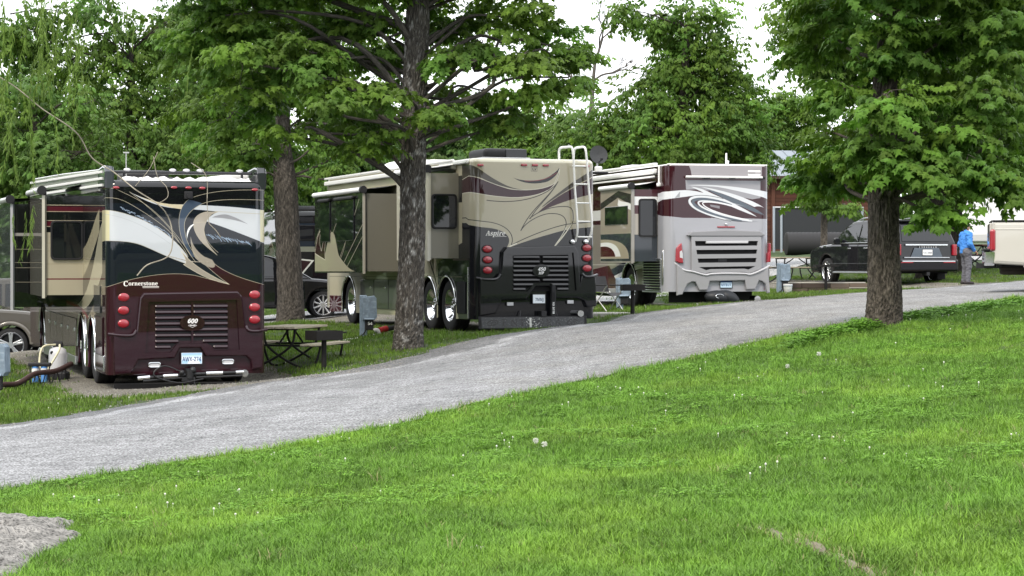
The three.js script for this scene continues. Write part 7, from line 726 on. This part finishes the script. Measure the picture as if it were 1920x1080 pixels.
const rutD = (x, d) => { const P = [[1.38, 12.75], [1.43, 12.4], [1.5, 11.9], [1.56, 11.4], [1.66, 10.9], [1.72, 10.4]]; let b = 9; for (let i = 0; i + 1 < P.length; i++) { const [ax, ay] = P[i], dx = P[i + 1][0] - ax, dy = P[i + 1][1] - ay, t = clamp(((x - ax) * dx + (d - ay) * dy) / (dx * dx + dy * dy), 0, 1); b = Math.min(b, Math.hypot(x - ax - t * dx, d - ay - t * dy)); } return b; };
{
  const R = rng(5), near = BL.map(() => []), far = FARG.map(() => []), clv = [], heads = [], q = new THREE.Quaternion(), e = new THREE.Euler(); const keep = (list, i, x, d, s, c) => { e.set((R() - 0.5) * 0.3, R() * 6.283, (R() - 0.5) * 0.3); q.setFromEuler(e); list[i].push({ m: new THREE.Matrix4().compose(V(x, H(x, d) - 0.006, -d), q.clone(), V(s, s * (0.8 + 0.5 * R()), s)), c }); };
  const nearSide = (x, d) => { // signed: true on the viewer's side of the lane
    let b = 1e9, s = 1; for (let i = 0; i + 1 < nearFine.length; i++) { const a = nearFine[i], c = nearFine[i + 1], dx = c.x - a.x, dz = c.z - a.z, t = clamp(((x - a.x) * dx + (d - a.z) * dz) / (dx * dx + dz * dz), 0, 1), k = Math.hypot(x - a.x - t * dx, d - a.z - t * dz); if (k < b) { b = k; s = dx * (d - a.z) - dz * (x - a.x) < 0 ? 1 : -1; } } return b * s; };
  const tone = (x, d) => { const n = fbm(x * 0.55, d * 0.4), n2 = fbm(x * 1.9 + 30, d * 1.5), y = smooth(-0.1, 0.45, fbm(x * 0.3 + 11, d * 0.22)); const v = 0.98 + 0.32 * n + 0.22 * n2 + 0.12 * fbm(x * 6 + 3, d * 4) + (R() - 0.5) * 0.55; return lin(v * lerp(0.125, 0.172, y), v * lerp(0.25, 0.305, y), v * lerp(0.03, 0.036, y)); };
  const total = 290000; for (let k = 0; k < total; k++) { // the lawn before the lane
    const d = 8.6 + 34 * Math.pow(R(), 1.55), w = 0.2286 * d * 1.28 + 0.7, x = (R() * 2 - 1) * w; const s = nearSide(x, d); if (s < -0.02 + 0.05 * noise2(x * 4, d * 4) || boulder(x, d)) continue; const rd = rutD(x, d); if (rd < 0.024 && R() < 0.6) continue; if (Math.hypot((x + 0.2) / 1.3, (d - 12.75) / 2) < 0.035) continue;
    const cl = smooth(0.12, 0.3, fbm(x * 0.7 + 60, d * 0.5 + 5)) * smooth(12, 15, d) + (s < 1.0 && R() < 0.3 ? 0.6 : 0); if (R() < cl * 0.22 * smooth(13, 17, d)) { const v = 0.8 + 0.5 * R(); e.set(0, R() * 6.28, 0); q.setFromEuler(e); const z = 0.55 + 0.4 * R(); clv.push({ m: new THREE.Matrix4().compose(V(x, H(x, d), -d), q.clone(), V(z, z, z)), c: lin(0.13 * v, 0.275 * v, 0.02 * v) }); if (R() < 0.02 * smooth(15, 20, d)) heads.push([x, d]); if (R() < 0.3) continue; }
    const edge = s < 0.35 ? 1.25 : 1; const dead = rd < 0.06 && R() < 0.3 || R() < 0.006; keep(near, R() < 0.06 + 0.16 * smooth(0, 0.4, fbm(x * 1.3 + 9, d * 1.1 + 4)) ? 2 : R() < 0.5 ? 0 : 1, x, d, edge * (0.8 + 0.45 * R()) * (1 + d * 0.008), dead ? lin(0.3, 0.27, 0.14) : tone(x, d)); if (d > 15 && R() < 0.005 * smooth(0.15, 0.4, fbm(x * 0.5 + 71, d * 0.35))) heads.push([x, d]);
  }
  for (let k = 0; k < 90000; k++) { // beyond the lane
    const d = 24 + 50 * Math.pow(R(), 1.2), w = 0.2286 * d * 1.2 + 0.7, x = (R() * 2 - 1) * w; if (inPoly(roadPoly, x, d)) continue; const s = nearSide(x, d); if (s > 0) continue; if (PADS.some((f) => f(x, d)) && R() < 0.985) continue; const fe = toSeg(x, d, farFine); if (fe < 0.25 * R()) continue; const bare = smooth(0.22, 0.45, fbm(x * 0.5 + 40, d * 0.35 + 7)); if (R() < bare * 0.85) continue; const lane = Math.abs(d - (57 + x * 0.55)) < 2.1 && x < 4; if (lane) continue;
    const v = 0.8 + 0.35 * fbm(x * 0.8, d * 0.6) + (R() - 0.5) * 0.3, c = lin(v * 0.125, v * 0.22, v * 0.026); keep(far, R() < 0.5 ? 0 : 1, x, d, (0.75 + 0.5 * R()) * (fe < 0.6 ? 0.8 : 1.05), R() < 0.04 ? lin(0.22, 0.2, 0.11) : c); if (R() < 0.012) heads.push([x, d]);
  }
  const lawn = sub(scene, 'lawn_grass'); lawn.userData = { label: 'bright green mown grass of the foreground lawn', category: 'grass', kind: 'stuff' }; near.forEach((l, i) => instanced(lawn, 'grass_blades', BL[i], grassMat, l));
  const verge = sub(scene, 'verge_grass'); verge.userData = { label: 'patchy green grass along the far side of the lane', category: 'grass', kind: 'stuff' }; far.forEach((l, i) => instanced(verge, 'grass_blades', FARG[i], grassMat, l));
  const cv = sub(scene, 'clover_patch'); cv.userData = { label: 'low clover leaves with small white flower heads in the lawn', category: 'clover', kind: 'stuff' }; // thick growth round the foot of the lawn maple
  for (let k = 0; k < 2200; k++) { const t = R(), x = 4.0 + 5.6 * t + (R() - 0.5) * 1.2, d = 31.6 + (x - 4.9) * 1.75 - 0.9 * R(); if (nearSide(x, d) < -0.1) continue; if (Math.hypot(x - 5.19, d - 31.4) < 0.27) continue; const z = 0.9 + 1.3 * R() * R(), v = 0.8 + 0.5 * R(); e.set((R() - 0.5) * 0.4, R() * 6.28, (R() - 0.5) * 0.4); q.setFromEuler(e); clv.push({ m: new THREE.Matrix4().compose(V(x, H(x, d), -d), q.clone(), V(z, z * 1.1, z)), c: lin(0.1 * v, 0.22 * v, 0.02 * v) }); if (R() < 0.05) heads.push([x, d]); }
  instanced(cv, 'clover_leaves', CLV, grassMat, clv); const hg = mergeGeometries([fin(new THREE.IcosahedronGeometry(0.006, 1).translate(0, 0.045, 0)), fin(cyl(0.001, 0.0012, 0.045, 4, 0, 0.022, 0))]); instanced(cv, 'clover_flowers', hg, std([0.62, 0.62, 0.56], 0.8), heads.map(([x, d]) => ({ m: new THREE.Matrix4().compose(V(x, H(x, d), -d), new THREE.Quaternion(), V(1, 0.8 + 0.5 * R(), 1).multiplyScalar(0.9 + 0.5 * R())) })));
  // pebbles at the lane edges and pads
  const peb = []; for (let k = 0; k < 9000; k++) { const i = (R() * (farE.length - 1)) | 0, side = R() < 0.65, p = side ? farE[i] : nearE[i], o = (R() - 0.35) * (side ? 1.1 : 0.45); let x = p.x - o * 0.8 + (R() - 0.5) * 0.6, d = p.z + o * 0.6 * (side ? 1 : -1) + (R() - 0.5) * 0.5; if (k % 4 === 0) { x = -6.6 + 5 * R(); d = 31.6 + (x + 6.2) * 0.35 + 4 * R() * R(); } if (hidden(x, d)) continue; const on = inPoly(roadPoly, x, d), s = 0.005 + 0.011 * R() * R(), v = 0.13 + 0.17 * R(); e.set(R() * 6, R() * 6, R() * 6); q.setFromEuler(e); peb.push({ m: new THREE.Matrix4().compose(V(x, H(x, d) + (on ? 0.034 : 0.012), -d), q.clone(), V(s * 1.3, s * 0.7, s)), c: lin(v, v * 0.97, v * 0.9) }); }
  const gr = instanced(scene, 'loose_gravel', new THREE.IcosahedronGeometry(1, 0), std([1, 1, 1], 0.95), peb); gr.userData = { kind: 'stuff', label: 'loose grey stones scattered along the lane edges', category: 'gravel' };
}
{ // grey boulder, low left; flat stones and a seed head in the lawn
  const rockTex = tex(512, 512, (u, v) => { const n = tnoise(u, v, 5) * 0.5 + tnoise(u, v, 13, 3) * 0.35 + tnoise(u, v, 40, 7) * 0.3, pit = smooth(0.3, 0.5, tnoise(u, v, 26, 9)), l = 0.47 + 0.16 * n - 0.16 * pit; return [l * 1.0, l * 0.98, l * 0.95]; }), rockBump = tex(512, 512, (u, v) => 0.5 + 0.3 * tnoise(u, v, 9, 3) + 0.25 * tnoise(u, v, 30, 7), false), rockMat = std(0xffffff, 0.95, 0, { map: rockTex, bumpMap: rockBump, bumpScale: 0.012 });
  const g = gridGeo(110, 80, (u, v) => { const a = u * 6.283, r = v, k = 1 + 0.12 * noise2(Math.cos(a) * 1.5, Math.sin(a) * 1.5), x = -3.55 + Math.cos(a) * r * 0.8 * k, d = 13.5 + Math.sin(a) * r * 2.3 * k, y = H(x, d) + 0.16 * Math.pow(1 - r * r, 0.6) + 0.06 * fbm(x * 2.2, d * 2.2) * (1 - r * r) + 0.03 * Math.abs(noise2(x * 5, d * 2.4)) * (1 - r * r) + 0.012 * fbm(x * 12, d * 9) - 0.02 * (r > 0.99 ? 1 : 0); return [x, y, -d, x * 1.6, d * 0.7]; }); single('boulder', 'flat grey boulder breaking the lawn at the lower left corner', 'boulder', g, rockMat);
  const st = (x, d, a, b, h, seed) => { const q = new THREE.IcosahedronGeometry(1, 3), p = q.attributes.position; for (let i = 0; i < p.count; i++) { const k = 1 + 0.25 * noise3(p.getX(i) * 1.4 + seed, p.getY(i) * 1.4, p.getZ(i) * 1.4); p.setXYZ(i, p.getX(i) * k * a, p.getY(i) * k * h, p.getZ(i) * k * b); } q.computeVertexNormals(); return q.translate(x, H(x, d) + h * 0.55, -d); };
  single('stone', 'pale flat stone sunk in the lawn near the bottom edge', 'stone', st(-0.2, 12.72, 0.045, 0.09, 0.016, 2), std([0.34, 0.32, 0.29], 0.9)); const rut = thing('buried_edging', 'crooked line of half-buried stone edging in the lawn at lower right', 'edging'); const RP = [[1.4, 12.6], [1.43, 12.35], [1.46, 12.1], [1.5, 11.85], [1.53, 11.6], [1.57, 11.35], [1.61, 11.1], [1.65, 10.85], [1.69, 10.55]]; RP.forEach(([x, d], i) => part(rut, 'stone', st(x + 0.02 * Math.sin(i * 2.3), d, 0.022 + 0.008 * (i % 2), 0.1 + 0.05 * (i % 3), 0.014 + 0.007 * (i % 3), i + 5), i % 3 ? std([0.14, 0.125, 0.09], 0.95) : std([0.26, 0.24, 0.18], 0.95)));
  const dn = (label, x, d, h) => { const t = thing('dandelion', label, 'dandelion', [x, H(x, d), -d], 0, 'seed heads in the lawn'); part(t, 'stem', tube([[0, 0, 0], [0.005, h * 0.5, 0], [0, h, 0]], 0.003, 5), std([0.12, 0.2, 0.05], 0.7)); const R = rng((x * 1000) | 0), L = []; for (let i = 0; i < 90; i++) { const v = V(R() - 0.5, R() - 0.5, R() - 0.5).normalize().multiplyScalar(0.024); L.push(bar([0, h, 0], [v.x, h + v.y, v.z], 0.0005, 3), new THREE.OctahedronGeometry(0.003, 0).translate(v.x, h + v.y, v.z)); } part(t, 'seed_head', L, std([0.6, 0.6, 0.56], 0.9)).userData.kind = 'stuff'; };
  dn('white dandelion seed head below the lawn maple', 3.48, 25.4, 0.16); dn('short dandelion seed head left of the taller one', 3.1, 25.2, 0.06); dn('pale seed head in the middle of the lawn', 0.2, 19.0, 0.1); dn('pale seed head right beside the mid-lawn one', 0.27, 18.6, 0.1);
}
renderer.render(scene, camera);
